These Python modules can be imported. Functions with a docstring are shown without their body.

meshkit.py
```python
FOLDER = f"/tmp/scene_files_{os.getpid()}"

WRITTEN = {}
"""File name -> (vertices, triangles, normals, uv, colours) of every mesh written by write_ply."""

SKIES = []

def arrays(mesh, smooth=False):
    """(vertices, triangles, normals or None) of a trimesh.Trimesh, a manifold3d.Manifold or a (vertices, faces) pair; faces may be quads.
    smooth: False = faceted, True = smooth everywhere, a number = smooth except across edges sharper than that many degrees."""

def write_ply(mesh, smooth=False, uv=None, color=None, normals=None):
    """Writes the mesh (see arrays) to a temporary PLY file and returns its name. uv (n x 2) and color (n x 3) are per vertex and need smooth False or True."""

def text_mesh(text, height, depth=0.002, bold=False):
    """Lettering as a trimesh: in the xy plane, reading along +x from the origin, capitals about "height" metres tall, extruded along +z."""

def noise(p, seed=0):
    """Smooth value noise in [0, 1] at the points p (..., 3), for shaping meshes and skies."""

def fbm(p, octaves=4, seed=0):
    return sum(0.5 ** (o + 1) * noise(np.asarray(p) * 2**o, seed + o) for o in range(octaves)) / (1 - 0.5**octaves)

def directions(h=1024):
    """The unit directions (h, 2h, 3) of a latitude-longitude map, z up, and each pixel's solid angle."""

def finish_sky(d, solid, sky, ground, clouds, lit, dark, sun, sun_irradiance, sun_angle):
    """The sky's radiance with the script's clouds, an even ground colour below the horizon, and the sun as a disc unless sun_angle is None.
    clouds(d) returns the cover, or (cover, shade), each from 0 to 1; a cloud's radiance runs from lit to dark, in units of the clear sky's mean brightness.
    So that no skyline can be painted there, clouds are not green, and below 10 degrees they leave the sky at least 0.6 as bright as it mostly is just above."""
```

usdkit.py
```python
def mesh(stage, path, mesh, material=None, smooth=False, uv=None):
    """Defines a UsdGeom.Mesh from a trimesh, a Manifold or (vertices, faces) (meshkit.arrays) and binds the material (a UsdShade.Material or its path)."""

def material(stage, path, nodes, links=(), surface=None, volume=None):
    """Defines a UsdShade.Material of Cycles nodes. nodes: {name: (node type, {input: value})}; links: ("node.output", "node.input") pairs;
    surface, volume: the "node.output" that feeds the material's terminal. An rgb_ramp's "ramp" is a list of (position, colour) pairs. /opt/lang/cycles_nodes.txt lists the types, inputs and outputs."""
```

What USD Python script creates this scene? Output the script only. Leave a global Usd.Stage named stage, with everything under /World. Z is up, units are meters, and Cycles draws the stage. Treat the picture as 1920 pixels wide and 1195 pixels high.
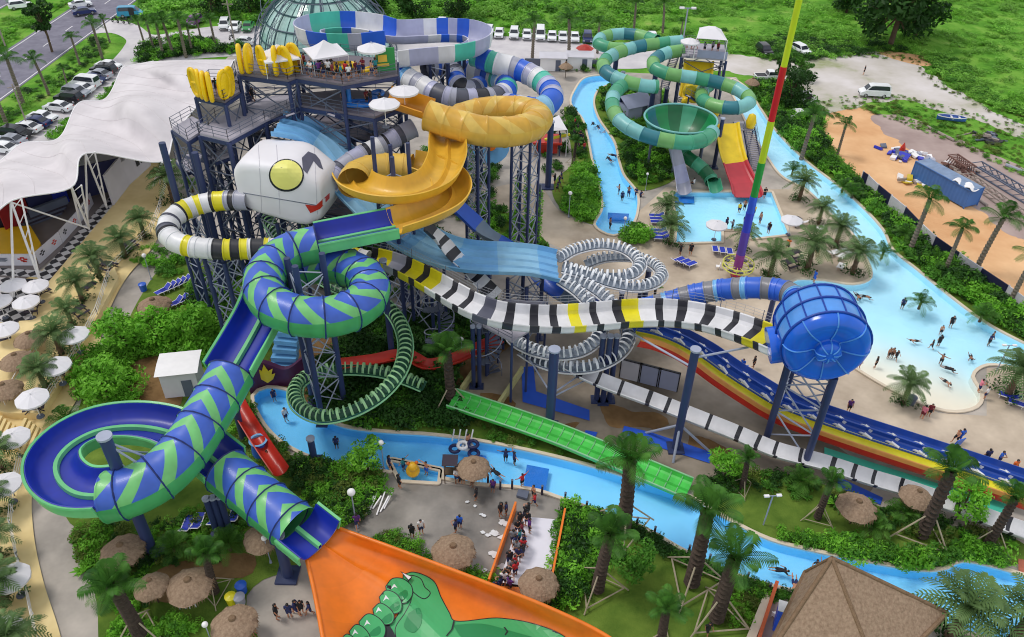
import math, random
import numpy as np, trimesh, usdkit, meshkit
from pxr import Usd, UsdGeom, UsdLux, UsdShade, Gf, Sdf, Vt
from shapely.geometry import Polygon, Point, LineString, MultiPolygon
from shapely.ops import unary_union
from shapely import contains_xy, affinity

stage = Usd.Stage.CreateInMemory()
UsdGeom.SetStageUpAxis(stage, 'Z'); UsdGeom.SetStageMetersPerUnit(stage, 1.0)
UsdGeom.Xform.Define(stage, '/World')
UsdGeom.Scope.Define(stage, '/World/Looks')

# ---------------------------------------------------------------- camera (52 m up, looking 37.5 degrees down), sky, sun, exposure
F, CX, CY, HC = 1493., 960., 597.5, 52.
_d = np.array([915 - CX, 2540 - CY, F]); _d /= np.linalg.norm(_d)
_up = -_d
_fw = np.array([0, 0, 1.]) - _up[2] * _up; _fw /= np.linalg.norm(_fw)
RC = np.stack([np.cross(_fw, _up), _fw, _up])                 # camera axes (right, down, forward) to world
cam = UsdGeom.Camera.Define(stage, '/World/camera')
m4 = np.eye(4); m4[:3, 0] = RC[:, 0]; m4[:3, 1] = -RC[:, 1]; m4[:3, 2] = -RC[:, 2]; m4[:3, 3] = (0, 0, HC)
cam.AddTransformOp().Set(Gf.Matrix4d(m4.T))
cam.CreateHorizontalApertureAttr(36.0); cam.CreateFocalLengthAttr(36.0 * F / 1920)
cam.CreateClippingRangeAttr((0.5, 20000.0))
cam.CreateExposureAttr(0.12)
SUN_EL, SUN_AZ = math.radians(62), math.radians(-75)          # azimuth = atan2(x, y)
sd = np.array([math.cos(SUN_EL) * math.sin(SUN_AZ), math.cos(SUN_EL) * math.cos(SUN_AZ), math.sin(SUN_EL)])
sun = UsdLux.DistantLight.Define(stage, '/World/sun')
sun.CreateIntensityAttr(0.36); sun.CreateAngleAttr(16.0); sun.CreateColorAttr((1, .95, .88)); sun.CreateNormalizeAttr(True)
_q = Gf.Rotation(Gf.Vec3d(0, 0, 1), Gf.Vec3d(*sd)); sun.AddTransformOp().Set(Gf.Matrix4d().SetRotate(_q))
dome = UsdLux.DomeLight.Define(stage, '/World/sky'); dome.GetPrim().SetCustomDataByKey('kind', 'structure')
sky_m = usdkit.material(stage, '/World/Looks/sky', {
    's': ('sky_texture', {'sky_type': 'single_scattering', 'sun_disc': False, 'sun_elevation': SUN_EL, 'sun_rotation': SUN_AZ, 'aerosol_density': 1.6}),
    'tc': ('texture_coordinate', {}),
    'n': ('noise_texture', {'scale': 2.2, 'detail': 5.0, 'roughness': .6}),
    'r': ('rgb_ramp', {'ramp': [(.30, (.55, .55, .55)), (.55, (.95, .95, .95))]}),
    'c': ('color', {'value': (5.6, 5.7, 5.9)}),
    'm': ('mix', {}),
    'b': ('background_shader', {'strength': 0.13})},
    [('tc.generated', 'n.vector'), ('n.fac', 'r.fac'), ('r.color', 'm.fac'), ('s.color', 'm.color1'), ('c.color', 'm.color2'), ('m.color', 'b.color')], surface='b.background')
UsdShade.MaterialBindingAPI.Apply(dome.GetPrim()).Bind(sky_m)

# ---------------------------------------------------------------- measuring: a point of the photograph (1920 px wide) at a height above ground
def P(px, py, z=0.):
    v = RC @ np.array([px - CX, py - CY, F]); t = (z - HC) / v[2]
    return np.array([0, 0, HC]) + v * t
def P2(px, py, z=0.): return P(px, py, z)[:2]
def PXY(p):
    c = RC.T @ (np.asarray(p, float) - [0, 0, HC]); return CX + F * c[0] / c[2], CY + F * c[1] / c[2]
def ZT(fx, fy, ty, zf=0.):
    "height above ground of a thing whose foot is at pixel (fx, fy) and whose top is at row ty"
    g = P(fx, fy, zf); lo, hi = -5., 51.
    for _ in range(40):
        m = (lo + hi) / 2
        lo, hi = (m, hi) if PXY((g[0], g[1], m))[1] > ty else (lo, m)
    return lo
rng = np.random.default_rng(7)
ORD = ['first', 'second', 'third', 'fourth', 'fifth', 'sixth', 'seventh', 'eighth', 'ninth', 'tenth', 'eleventh', 'twelfth', 'thirteenth', 'fourteenth', 'fifteenth', 'sixteenth', 'seventeenth', 'eighteenth', 'nineteenth', 'twentieth', 'twenty-first', 'twenty-second', 'twenty-third']
def nth_left(pts, i):
    k = sorted(range(len(pts)), key=lambda j: (pts[j][0], pts[j][1])).index(i); return ORD[k] + ' from the left'

# ---------------------------------------------------------------- materials
def C(r, g, b, k=1.0):
    "sRGB 0..255 as linear base colour"
    return tuple(k * ((c / 255 / 12.92) if c / 255 <= .04045 else ((c / 255 + .055) / 1.055) ** 2.4) for c in (r, g, b))
MATS = {}
def mat(name, col, rough=.55, var=.12, scale=1.5, col2=None, metal=0., bump=0., bscale=None, spec=.5, coat=0., rnd=0., stretch=None, detail=4., ramp=None, transl=0.):
    if name in MATS: return MATS[name]
    c1 = tuple(max(0., x * (1 - var)) for x in col); c2 = col2 if col2 is not None else tuple(min(.95, x * (1 + var)) for x in col)
    n = {'tc': ('texture_coordinate', {}), 'mp': ('mapping', {'scale': stretch or (1, 1, 1)}),
         'n': ('noise_texture', {'scale': scale, 'detail': detail, 'roughness': .6}),
         'r': ('rgb_ramp', {'ramp': ramp or [(.30, c1), (.70, c2)]}),
         'p': ('principled_bsdf', {'roughness': rough, 'metallic': metal, 'specular_ior_level': spec, 'coat_weight': coat})}
    l = [('tc.object', 'mp.vector'), ('mp.vector', 'n.vector'), ('n.fac', 'r.fac')]
    last = 'r.color'
    if rnd:
        n['oi'] = ('object_info', {}); n['mr'] = ('map_range', {'to_min': 1 - rnd, 'to_max': 1 + rnd}); n['h'] = ('hsv', {})
        l += [('oi.random', 'mr.value'), ('mr.result', 'h.value'), (last, 'h.color')]; last = 'h.color'
    l.append((last, 'p.base_color'))
    if bump:
        n['n2'] = ('noise_texture', {'scale': bscale or scale * 6, 'detail': 3.0}); n['b'] = ('bump', {'strength': 1.0, 'distance': bump})
        l += [('mp.vector', 'n2.vector'), ('n2.fac', 'b.height'), ('b.normal', 'p.normal')]
    surf = 'p.BSDF'
    if transl:
        n['t'] = ('translucent_bsdf', {}); n['mx'] = ('mix_closure', {'fac': transl})
        l += [(last, 't.color'), ('p.BSDF', 'mx.closure1'), ('t.BSDF', 'mx.closure2')]; surf = 'mx.closure'
    MATS[name] = usdkit.material(stage, '/World/Looks/' + name, n, l, surface=surf)
    return MATS[name]
def plastic(name, rgb, k=.8, rough=.4, var=.12):
    "sun-bleached fibreglass: faint fading and dirt streaks"
    return mat('gel_' + name, C(*rgb, k), rough, var, .7, coat=.06, detail=8., rnd=.06, stretch=(1, 1, .45))
def chevron_mat(name, base, print_, band, period=2.3, slope=-4.4, vmax=.40, share=.6):
    "flat chevron print on a tube: uv = (metres along, -1..1 round from the top)"
    if name in MATS: return MATS[name]
    n = {'a': ('texture_coordinate', {}), 's': ('separate_xyz', {}),
         'av': ('math', {'math_type': 'absolute'}), 'sl': ('math', {'math_type': 'multiply', 'value2': slope}),
         'ad': ('math', {'math_type': 'add'}), 'dv': ('math', {'math_type': 'divide', 'value2': period}), 'fr': ('math', {'math_type': 'fraction'}), 'of': ('math', {'math_type': 'add', 'value2': 100.}),
         'lt': ('math', {'math_type': 'less_than', 'value2': share}), 'in': ('math', {'math_type': 'less_than', 'value2': vmax}),
         'tc': ('texture_coordinate', {}), 'mp': ('mapping', {'scale': (1, 1, .5)}), 'nz': ('noise_texture', {'scale': .9, 'detail': 8.}), 'mr': ('map_range', {'from_min': .25, 'from_max': .75, 'to_min': .8, 'to_max': 1.12}),
         'm1': ('mix', {'color1': band, 'color2': print_}), 'mx': ('mix', {'color1': base}), 'h': ('hsv', {}),
         'p': ('principled_bsdf', {'roughness': .4, 'coat_weight': .06})}
    l = [('a.UV', 's.vector'), ('s.y', 'av.value1'), ('av.value', 'sl.value1'), ('s.x', 'ad.value1'), ('sl.value', 'ad.value2'), ('ad.value', 'of.value1'), ('of.value', 'dv.value1'), ('dv.value', 'fr.value1'),
         ('fr.value', 'lt.value1'), ('av.value', 'in.value1'), ('lt.value', 'm1.fac'), ('m1.color', 'mx.color2'), ('in.value', 'mx.fac'),
         ('tc.object', 'mp.vector'), ('mp.vector', 'nz.vector'), ('nz.fac', 'mr.value'), ('mr.result', 'h.value'), ('mx.color', 'h.color'), ('h.color', 'p.base_color')]
    MATS[name] = usdkit.material(stage, '/World/Looks/' + name, n, l, surface='p.BSDF')
    return MATS[name]

# ---------------------------------------------------------------- mesh building
class MB:
    def __init__(s): s.v, s.f, s.n = [], [], 0
    def add(s, v, f):
        v = np.asarray(v, float); f = np.asarray(f, int)
        if f.shape[1] == 4: f = np.vstack([f[:, [0, 1, 2]], f[:, [0, 2, 3]]])
        s.v.append(v); s.f.append(f + s.n); s.n += len(v); return s
    def tm(s, t): return s.add(t.vertices, t.faces)
    def box(s, c, d, rz=0., rx=0.):
        x, y, z = np.asarray(d, float) / 2
        v = np.array([[i * x, j * y, k * z] for i in (-1, 1) for j in (-1, 1) for k in (-1, 1)])
        if rx: v = v @ rot('x', rx).T
        if rz: v = v @ rot('z', rz).T
        return s.add(v + c, [[0, 1, 3, 2], [4, 6, 7, 5], [0, 4, 5, 1], [2, 3, 7, 6], [0, 2, 6, 4], [1, 5, 7, 3]])
    def beam(s, p, q, w, h=None):
        p, q = np.asarray(p, float), np.asarray(q, float); h = h or w
        t = q - p; L = np.linalg.norm(t)
        if L < 1e-6: return s
        t /= L
        a = np.cross(t, [0, 0, 1.] if abs(t[2]) < .95 else [1., 0, 0]); a /= np.linalg.norm(a); b = np.cross(a, t)
        o = [(-a * w - b * h) / 2, (a * w - b * h) / 2, (a * w + b * h) / 2, (-a * w + b * h) / 2]
        return s.add([p + x for x in o] + [q + x for x in o], [[3, 2, 1, 0], [4, 5, 6, 7], [0, 1, 5, 4], [1, 2, 6, 5], [2, 3, 7, 6], [3, 0, 4, 7]])
    def tube(s, pts, r, n=8, caps=True):
        pts = np.asarray(pts, float); r = np.broadcast_to(r, (len(pts),)); k = len(pts)
        t = np.gradient(pts, axis=0); t /= np.linalg.norm(t, axis=1, keepdims=True) + 1e-12
        ref = np.array([0, 0, 1.]) if abs(t[:, 2]).mean() < .9 else np.array([1., 0, 0])
        a = np.cross(t, ref); a /= np.linalg.norm(a, axis=1, keepdims=True) + 1e-12; b = np.cross(a, t)
        an = np.arange(n) * 2 * np.pi / n
        v = pts[:, None] + r[:, None, None] * (np.cos(an)[None, :, None] * a[:, None] + np.sin(an)[None, :, None] * b[:, None])
        i, j = np.meshgrid(np.arange(k - 1), np.arange(n), indexing='ij')
        q = np.stack([i * n + j, i * n + (j + 1) % n, (i + 1) * n + (j + 1) % n, (i + 1) * n + j], -1).reshape(-1, 4)
        f = np.vstack([q[:, [0, 1, 2]], q[:, [0, 2, 3]]])
        if caps:
            f = np.vstack([f, [[0, j + 1, j] for j in range(1, n - 1)], [[(k - 1) * n, (k - 1) * n + j, (k - 1) * n + j + 1] for j in range(1, n - 1)]])
        return s.add(v.reshape(-1, 3), f)
    def rod(s, p, q, r, n=8): return s.tube([p, q], r, n)
    def lathe(s, prof, c=(0, 0, 0), n=16, sx=1., sy=1., a0=0.):
        prof = np.asarray(prof, float); an = a0 + np.arange(n) * 2 * np.pi / n; k = len(prof)
        v = np.stack([prof[:, 0:1] * np.cos(an) * sx, prof[:, 0:1] * np.sin(an) * sy, np.repeat(prof[:, 1:2], n, 1)], -1).reshape(-1, 3) + c
        i, j = np.meshgrid(np.arange(k - 1), np.arange(n), indexing='ij')
        return s.add(v, np.stack([i * n + j, i * n + (j + 1) % n, (i + 1) * n + (j + 1) % n, (i + 1) * n + j], -1).reshape(-1, 4))
    def ball(s, c, r, sub=1):
        t = trimesh.creation.icosphere(sub); return s.add(t.vertices * r + c, t.faces)
    def poly(s, pg, z0, z1):
        "extruded shapely polygon"
        for g in geoms(pg):
            t = trimesh.creation.extrude_polygon(g, z1 - z0, engine='earcut'); t.apply_translation((0, 0, z0)); s.tm(t)
        return s
    def sheet(s, pg, z):
        for g in geoms(pg):
            v, f = trimesh.creation.triangulate_polygon(g, engine='earcut')
            a = np.cross(v[f[:, 1]] - v[f[:, 0]], v[f[:, 2]] - v[f[:, 0]]) < 0; f = np.where(a[:, None], f[:, ::-1], f)
            s.add(np.c_[v, np.full(len(v), z)], f)
        return s
    def grid(s, v):
        "v (m, n, 3) as a surface"
        v = np.asarray(v, float); m, n = v.shape[:2]
        i, j = np.meshgrid(np.arange(m - 1), np.arange(n - 1), indexing='ij')
        return s.add(v.reshape(-1, 3), np.stack([i * n + j, i * n + j + 1, (i + 1) * n + j + 1, (i + 1) * n + j], -1).reshape(-1, 4))
    def out(s): return np.vstack(s.v), np.vstack(s.f)
    def xf(s, R=None, t=None, k=1.):
        s.v = [(v * k @ (np.eye(3) if R is None else R).T) + (0 if t is None else t) for v in s.v]; return s
    def merge(s, o):
        if o.n: v, f = o.out(); s.add(v, f)
        return s
def geoms(pg): return [g for g in getattr(pg, 'geoms', [pg]) if g.geom_type == 'Polygon' and g.area > 1e-4]
def rot(ax, a):
    c, s = math.cos(a), math.sin(a)
    return np.array({'x': [[1, 0, 0], [0, c, -s], [0, s, c]], 'y': [[c, 0, s], [0, 1, 0], [-s, 0, c]], 'z': [[c, -s, 0], [s, c, 0], [0, 0, 1]]}[ax])

# ---------------------------------------------------------------- scene objects
USED = {}
def numbered(parent, name):
    k = (str(parent), name); n = USED.get(k, -1) + 1; USED[k] = n
    return f'{parent}/{name}' if n == 0 else f'{parent}/{name}_{n:03d}'
def tag(prim, label=None, cat=None, group=None, kind=None):
    for k, v in (('label', label), ('category', cat), ('group', group), ('kind', kind)):
        if v: prim.SetCustomDataByKey(k, v)
    return prim
def thing(name, label, cat, loc=(0, 0, 0), rz=0., group=None):
    x = UsdGeom.Xform.Define(stage, numbered('/World', name))
    x.AddTranslateOp().Set(Gf.Vec3d(*map(float, loc)))
    if rz: x.AddRotateZOp().Set(math.degrees(rz))
    tag(x.GetPrim(), label, cat, group); return str(x.GetPath())
def part(parent, name, mb, m, smooth=False, label=None, kind=None, uv=None):
    if mb.n == 0: return None
    path = numbered(parent, name)
    g = usdkit.mesh(stage, path, mb.out(), m, smooth=smooth, uv=uv)
    tag(g.GetPrim(), label, kind=kind); return path
def solo(name, mb, m, label=None, cat=None, group=None, kind=None, smooth=False):
    path = numbered('/World', name); g = usdkit.mesh(stage, path, mb.out(), m, smooth=smooth); tag(g.GetPrim(), label, cat, group, kind); return path
def ground(name, pg, z, m): return solo(name, MB().sheet(pg, z), m, kind='structure')
def proto(name):
    p = stage.CreateClassPrim('/' + name); p.SetTypeName('Xform'); return '/' + name
def place(src, name, label, cat, loc, rz=0., group=None, s=1., sz=None, rx=0., ry=0.):
    x = UsdGeom.Xform.Define(stage, numbered('/World', name))
    x.AddTranslateOp().Set(Gf.Vec3d(*map(float, loc)))
    if rz: x.AddRotateZOp().Set(math.degrees(rz))
    if rx: x.AddRotateXOp().Set(math.degrees(rx))
    if ry: x.AddRotateYOp().Set(math.degrees(ry))
    if s != 1. or sz: x.AddScaleOp().Set(Gf.Vec3f(s, s, sz or s))
    pr = x.GetPrim(); pr.GetReferences().AddInternalReference(src); pr.SetInstanceable(True)
    tag(pr, label, cat, group); return str(x.GetPath())
def scatter(name, protos, pts, scales, kind='stuff', tilt=.1):
    pi = UsdGeom.PointInstancer.Define(stage, numbered('/World', name)); n = len(pts)
    ps = []
    for k, p in enumerate(protos):
        x = UsdGeom.Xform.Define(stage, f'{pi.GetPath()}/kind_{"abcdefghijklmnopqrstuvw"[k]}'); x.GetPrim().GetReferences().AddInternalReference(p); ps.append(x.GetPath())
    pi.CreatePrototypesRel().SetTargets(ps)
    pi.CreateProtoIndicesAttr(Vt.IntArray.FromNumpy(rng.integers(0, len(protos), n).astype(np.int32)))
    pi.CreatePositionsAttr(Vt.Vec3fArray.FromNumpy(np.asarray(pts, np.float32)))
    a = rng.uniform(0, np.pi, n)
    pi.CreateOrientationsAttr(Vt.QuathArray([Gf.Quath(float(math.cos(t)), 0, 0, float(math.sin(t))) for t in a]))
    pi.CreateScalesAttr(Vt.Vec3fArray.FromNumpy(np.asarray(scales, np.float32)))
    tag(pi.GetPrim(), kind=kind); return str(pi.GetPath())

# ---------------------------------------------------------------- paths and sweeps
def spline(ctrl, step=.5, closed=False):
    "Catmull-Rom through the control points, resampled evenly; extra columns (radius, ...) are interpolated along"
    c = np.asarray(ctrl, float); n = len(c)
    g = np.vstack([2 * c[0] - c[1], c, 2 * c[-1] - c[-2]]); out = []
    for i in range(n - 1):
        p0, p1, p2, p3 = g[i:i + 4]
        d = [max(1e-3, np.linalg.norm((b - a)[:3])) ** .5 for a, b in ((p0, p1), (p1, p2), (p2, p3))]
        t0, t1 = 0, d[0]; t2 = t1 + d[1]; t3 = t2 + d[2]
        t = np.linspace(t1, t2, 24, endpoint=False)[:, None]
        A1 = (t1 - t) / (t1 - t0) * p0 + (t - t0) / (t1 - t0) * p1; A2 = (t2 - t) / (t2 - t1) * p1 + (t - t1) / (t2 - t1) * p2; A3 = (t3 - t) / (t3 - t2) * p2 + (t - t2) / (t3 - t2) * p3
        B1 = (t2 - t) / (t2 - t0) * A1 + (t - t0) / (t2 - t0) * A2; B2 = (t3 - t) / (t3 - t1) * A2 + (t - t1) / (t3 - t1) * A3
        out.append((t2 - t) / (t2 - t1) * B1 + (t - t1) / (t2 - t1) * B2)
    q = np.vstack(out + [c[-1:]])
    s = np.r_[0, np.cumsum(np.linalg.norm(np.diff(q[:, :3], axis=0), axis=1))]
    m = max(2, int(round(s[-1] / step)) + 1); u = np.linspace(0, s[-1], m)
    return np.stack([np.interp(u, s, q[:, k]) for k in range(q.shape[1])], 1), u
def px_path(ctrl): return [tuple(P(*c[:3])) + tuple(c[3:]) for c in ctrl]
def frames(q):
    t = np.gradient(q[:, :3], axis=0); t /= np.linalg.norm(t, axis=1, keepdims=True)
    a = np.cross(t, [0, 0, 1.]); a /= np.linalg.norm(a, axis=1, keepdims=True) + 1e-9; b = np.cross(a, t)
    return t, a, b                                               # a = right hand side looking along, b = up
def arc(r, a0, a1, n, sq=1., dz=0.):
    "angles in degrees from straight down, positive to the right"
    a = np.radians(np.linspace(a0, a1, n)); return np.stack([r * sq * np.sin(a), dz - r * np.cos(a)], 1)
def thick(pl, th):
    "open polyline profile to a closed loop of thickness th (outwards = below)"
    d = np.gradient(pl, axis=0); d /= np.linalg.norm(d, axis=1, keepdims=True); nn = np.stack([d[:, 1], -d[:, 0]], 1)
    return np.vstack([pl, (pl + nn * th)[::-1]])
def tube_slide(root, q, s, sections, r, name='tube_section', lip=.06, n=20, uv=False, oval=1., open_ends=True):
    "sections: list of (s0, s1, material). Every moulded section is a part of its own with a raised flange at its joint."
    an = np.radians(np.linspace(0, 360, n + 1)[:-1])
    t, a, b = frames(q); k = len(s)
    for (s0, s1, m) in sections:
        w = .09 if s1 - s0 > .35 else (s1 - s0) * .2
        ss = np.unique(np.r_[s0, s0 + w, s0 + w + .03, s[(s > s0 + w + .06) & (s < s1 - w - .06)], s1 - w - .03, s1 - w, s1])
        cc = np.stack([np.interp(ss, s, q[:, x]) for x in range(q.shape[1])], 1)
        aa = np.stack([np.interp(ss, s, a[:, x]) for x in range(3)], 1); bb = np.stack([np.interp(ss, s, b[:, x]) for x in range(3)], 1)
        rr = cc[:, 3] if cc.shape[1] > 3 else np.full(len(ss), r)
        fl = np.where((ss < s0 + w + .01) | (ss > s1 - w - .01), lip, 0.)
        V = cc[:, None, :3] + ((rr + fl)[:, None, None]) * (np.sin(an)[None, :, None] * aa[:, None] * oval + np.cos(an)[None, :, None] * bb[:, None])
        if uv:
            an2 = np.radians(np.linspace(-180, 180, n + 1)); V = cc[:, None, :3] + ((rr + fl)[:, None, None]) * (np.sin(an2)[None, :, None] * aa[:, None] * oval + np.cos(an2)[None, :, None] * bb[:, None])
            mb = MB().grid(V); UVs = np.stack([np.repeat(ss[:, None], n + 1, 1), np.repeat(an2[None] / np.pi, len(ss), 0)], -1).reshape(-1, 2)
            part(root, name, mb, m, smooth=True, uv=UVs)
        else:
            mm, kk = V.shape[:2]; i, j = np.meshgrid(np.arange(mm - 1), np.arange(kk), indexing='ij')
            mb = MB().add(V.reshape(-1, 3), np.stack([i * kk + j, (i + 1) * kk + j, (i + 1) * kk + (j + 1) % kk, i * kk + (j + 1) % kk], -1).reshape(-1, 4))
            part(root, name, mb, m, smooth=40)
def cut(L, lens, mats, start=0.):
    "repeat lengths and materials along L"
    out, x, i = [], start, 0
    while x < L - .05:
        y = min(L, x + lens[i % len(lens)])
        if L - y < .3: y = L
        out.append((x, y, mats[i % len(mats)])); x = y; i += 1
    return out
def trough_slide(root, q, s, sections, prof, name='trough_section', smooth=35):
    "open channel; prof: closed loop (k even: inner skin then outer skin)"
    t, a, b = frames(q)
    for (s0, s1, m) in sections:
        ss = np.unique(np.r_[s0, s[(s > s0 + .05) & (s < s1 - .05)], s1])
        sc = np.ones(len(ss))
        cc = np.stack([np.interp(ss, s, q[:, x]) for x in range(3)], 1)
        aa = np.stack([np.interp(ss, s, a[:, x]) for x in range(3)], 1); bb = np.stack([np.interp(ss, s, b[:, x]) for x in range(3)], 1)
        V = []
        for x in range(len(ss)):
            pr = prof(ss[x]) if callable(prof) else prof
            V.append(cc[x] + pr[:, 0:1] * aa[x] + pr[:, 1:2] * bb[x])
        V = np.array(V); mm, k = V.shape[:2]
        i, j = np.meshgrid(np.arange(mm - 1), np.arange(k), indexing='ij')
        mb = MB().add(V.reshape(-1, 3), np.stack([i * k + j, (i + 1) * k + j, (i + 1) * k + (j + 1) % k, i * k + (j + 1) % k], -1).reshape(-1, 4))
        h = k // 2; cf = np.array([[base + x, base + x + 1, base + k - 2 - x, base + k - 1 - x] for base in (0, (mm - 1) * k) for x in range(h - 1)])
        mb.f.append(np.vstack([cf[:, [0, 1, 2]], cf[:, [0, 2, 3]]]))
        part(root, name, mb, m, smooth=smooth)
# ================================================================ the ground: lawns, roads, paving, pools
def PG(pts, z=0., smooth=True, close=None):
    c = np.array([P2(x, y, z) for x, y in pts])
    if smooth:
        q, _ = spline(np.c_[np.vstack([c[-1:], c, c[:2]]), np.zeros(len(c) + 3)], .8)
        n0 = np.argmin(np.linalg.norm(q[:, :2] - c[0], axis=1)); 
        q = q[:, :2]; i0 = np.argmin(np.linalg.norm(q[:len(q) // 3] - c[0], axis=1)); i1 = len(q) - 1 - np.argmin(np.linalg.norm(q[::-1][:len(q) // 3] - c[0], axis=1))
        c = q[i0:i1]
    p = Polygon(c)
    return p if p.is_valid else p.buffer(0)
LAWN = mat('lawn_grass', C(78, 112, 40), .9, .25, .35, col2=C(116, 140, 58), bump=.04, bscale=9, spec=.1)
FIELD = mat('wild_grass', C(66, 120, 34), .95, .3, .16, ramp=[(.3, C(58, 106, 34)), (.46, C(92, 146, 50)), (.6, C(118, 164, 66)), (.76, C(156, 168, 98))], bump=.25, bscale=1.6, spec=.05, detail=12.)
CONC = mat('paving_concrete', C(150, 144, 138), .75, .13, .22, col2=C(192, 183, 174), bump=.006, bscale=14, detail=8., spec=.3)
GREYC = mat('path_concrete', C(168, 168, 172), .75, .1, .3, col2=C(190, 188, 190), detail=8., spec=.3)
DECKC = mat('beige_paving', C(170, 153, 134), .7, .12, .18, col2=C(212, 196, 176), detail=8., spec=.35)
WETC = mat('wet_concrete', C(112, 108, 104), .22, .15, .2, col2=C(164, 157, 150), detail=8.)
YELC = mat('yellow_paving', C(222, 196, 136), .75, .08, .25, col2=C(242, 220, 166), detail=8., spec=.3)
ASPH = mat('asphalt', C(112, 110, 126), .85, .1, .5, col2=C(132, 130, 144), detail=8., spec=.3)
LOTC = mat('car_park_concrete', C(190, 186, 192), .8, .07, .25, col2=C(212, 208, 210), detail=8., spec=.3)
SAND = mat('orange_sand', C(212, 158, 112), .95, .12, .12, col2=C(232, 190, 146), bump=.05, bscale=3, detail=8., spec=.05)
GRAV = mat('pale_gravel', C(188, 180, 180), .95, .1, .09, ramp=[(.34, C(150, 156, 118)), (.46, C(190, 184, 176)), (.7, C(214, 208, 208))], bump=.03, bscale=7, detail=10., spec=.1)
DUST = mat('grey_dirt', C(160, 140, 136), .95, .1, .16, col2=C(184, 166, 160), detail=8., spec=.1)
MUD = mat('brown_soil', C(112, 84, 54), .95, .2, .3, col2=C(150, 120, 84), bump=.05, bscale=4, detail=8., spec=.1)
MUDG = mat('worn_concrete', C(104, 94, 80), .85, .22, .13, col2=C(172, 160, 146), detail=9., spec=.3)
CREAM = mat('pool_coping', C(214, 200, 180), .7, .06, 1., spec=.3)
BLUEF = mat('blue_rubber', C(28, 84, 200), .6, .12, .4, detail=6.)
TEALF = mat('teal_paint', C(70, 196, 172), .6, .1, .5, detail=6.)
WHITEF = mat('white_floor', C(228, 226, 238), .45, .03, .4)
BLACK = mat('black_paint', C(34, 34, 40), .5, .1); WHITE = mat('white_paint', C(236, 234, 236), .5, .04, 1.)
def pool_mat(name, ca, cb, direction=None, a=0., b=1., var=.05):
    "painted pool floor; two paints blending along a direction where a beach runs out into the deep"
    n = {'g': ('geometry', {}), 'mp': ('mapping', {'rotation': (0, 0, -direction if direction is not None else 0)}), 's': ('separate_xyz', {}),
         'mr': ('map_range', {'range_type': 'smoothstep', 'from_min': a, 'from_max': b, 'clamp': True}), 'm': ('mix', {'color1': ca, 'color2': cb}),
         'nz': ('noise_texture', {'scale': .25, 'detail': 6.}), 'v': ('map_range', {'to_min': 1 - var * 2.2, 'to_max': 1 + var * 2.2}), 'h': ('hsv', {}), 'p': ('principled_bsdf', {'roughness': .6, 'specular_ior_level': .2})}
    l = [('g.position', 'mp.vector'), ('mp.vector', 's.vector'), ('s.x', 'mr.value'), ('mr.result', 'm.fac'), ('g.position', 'nz.vector'), ('nz.fac', 'v.value'), ('v.result', 'h.value'), ('m.color', 'h.color'), ('h.color', 'p.base_color')]
    return usdkit.material(stage, '/World/Looks/' + name, n, l, surface='p.BSDF')
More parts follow.
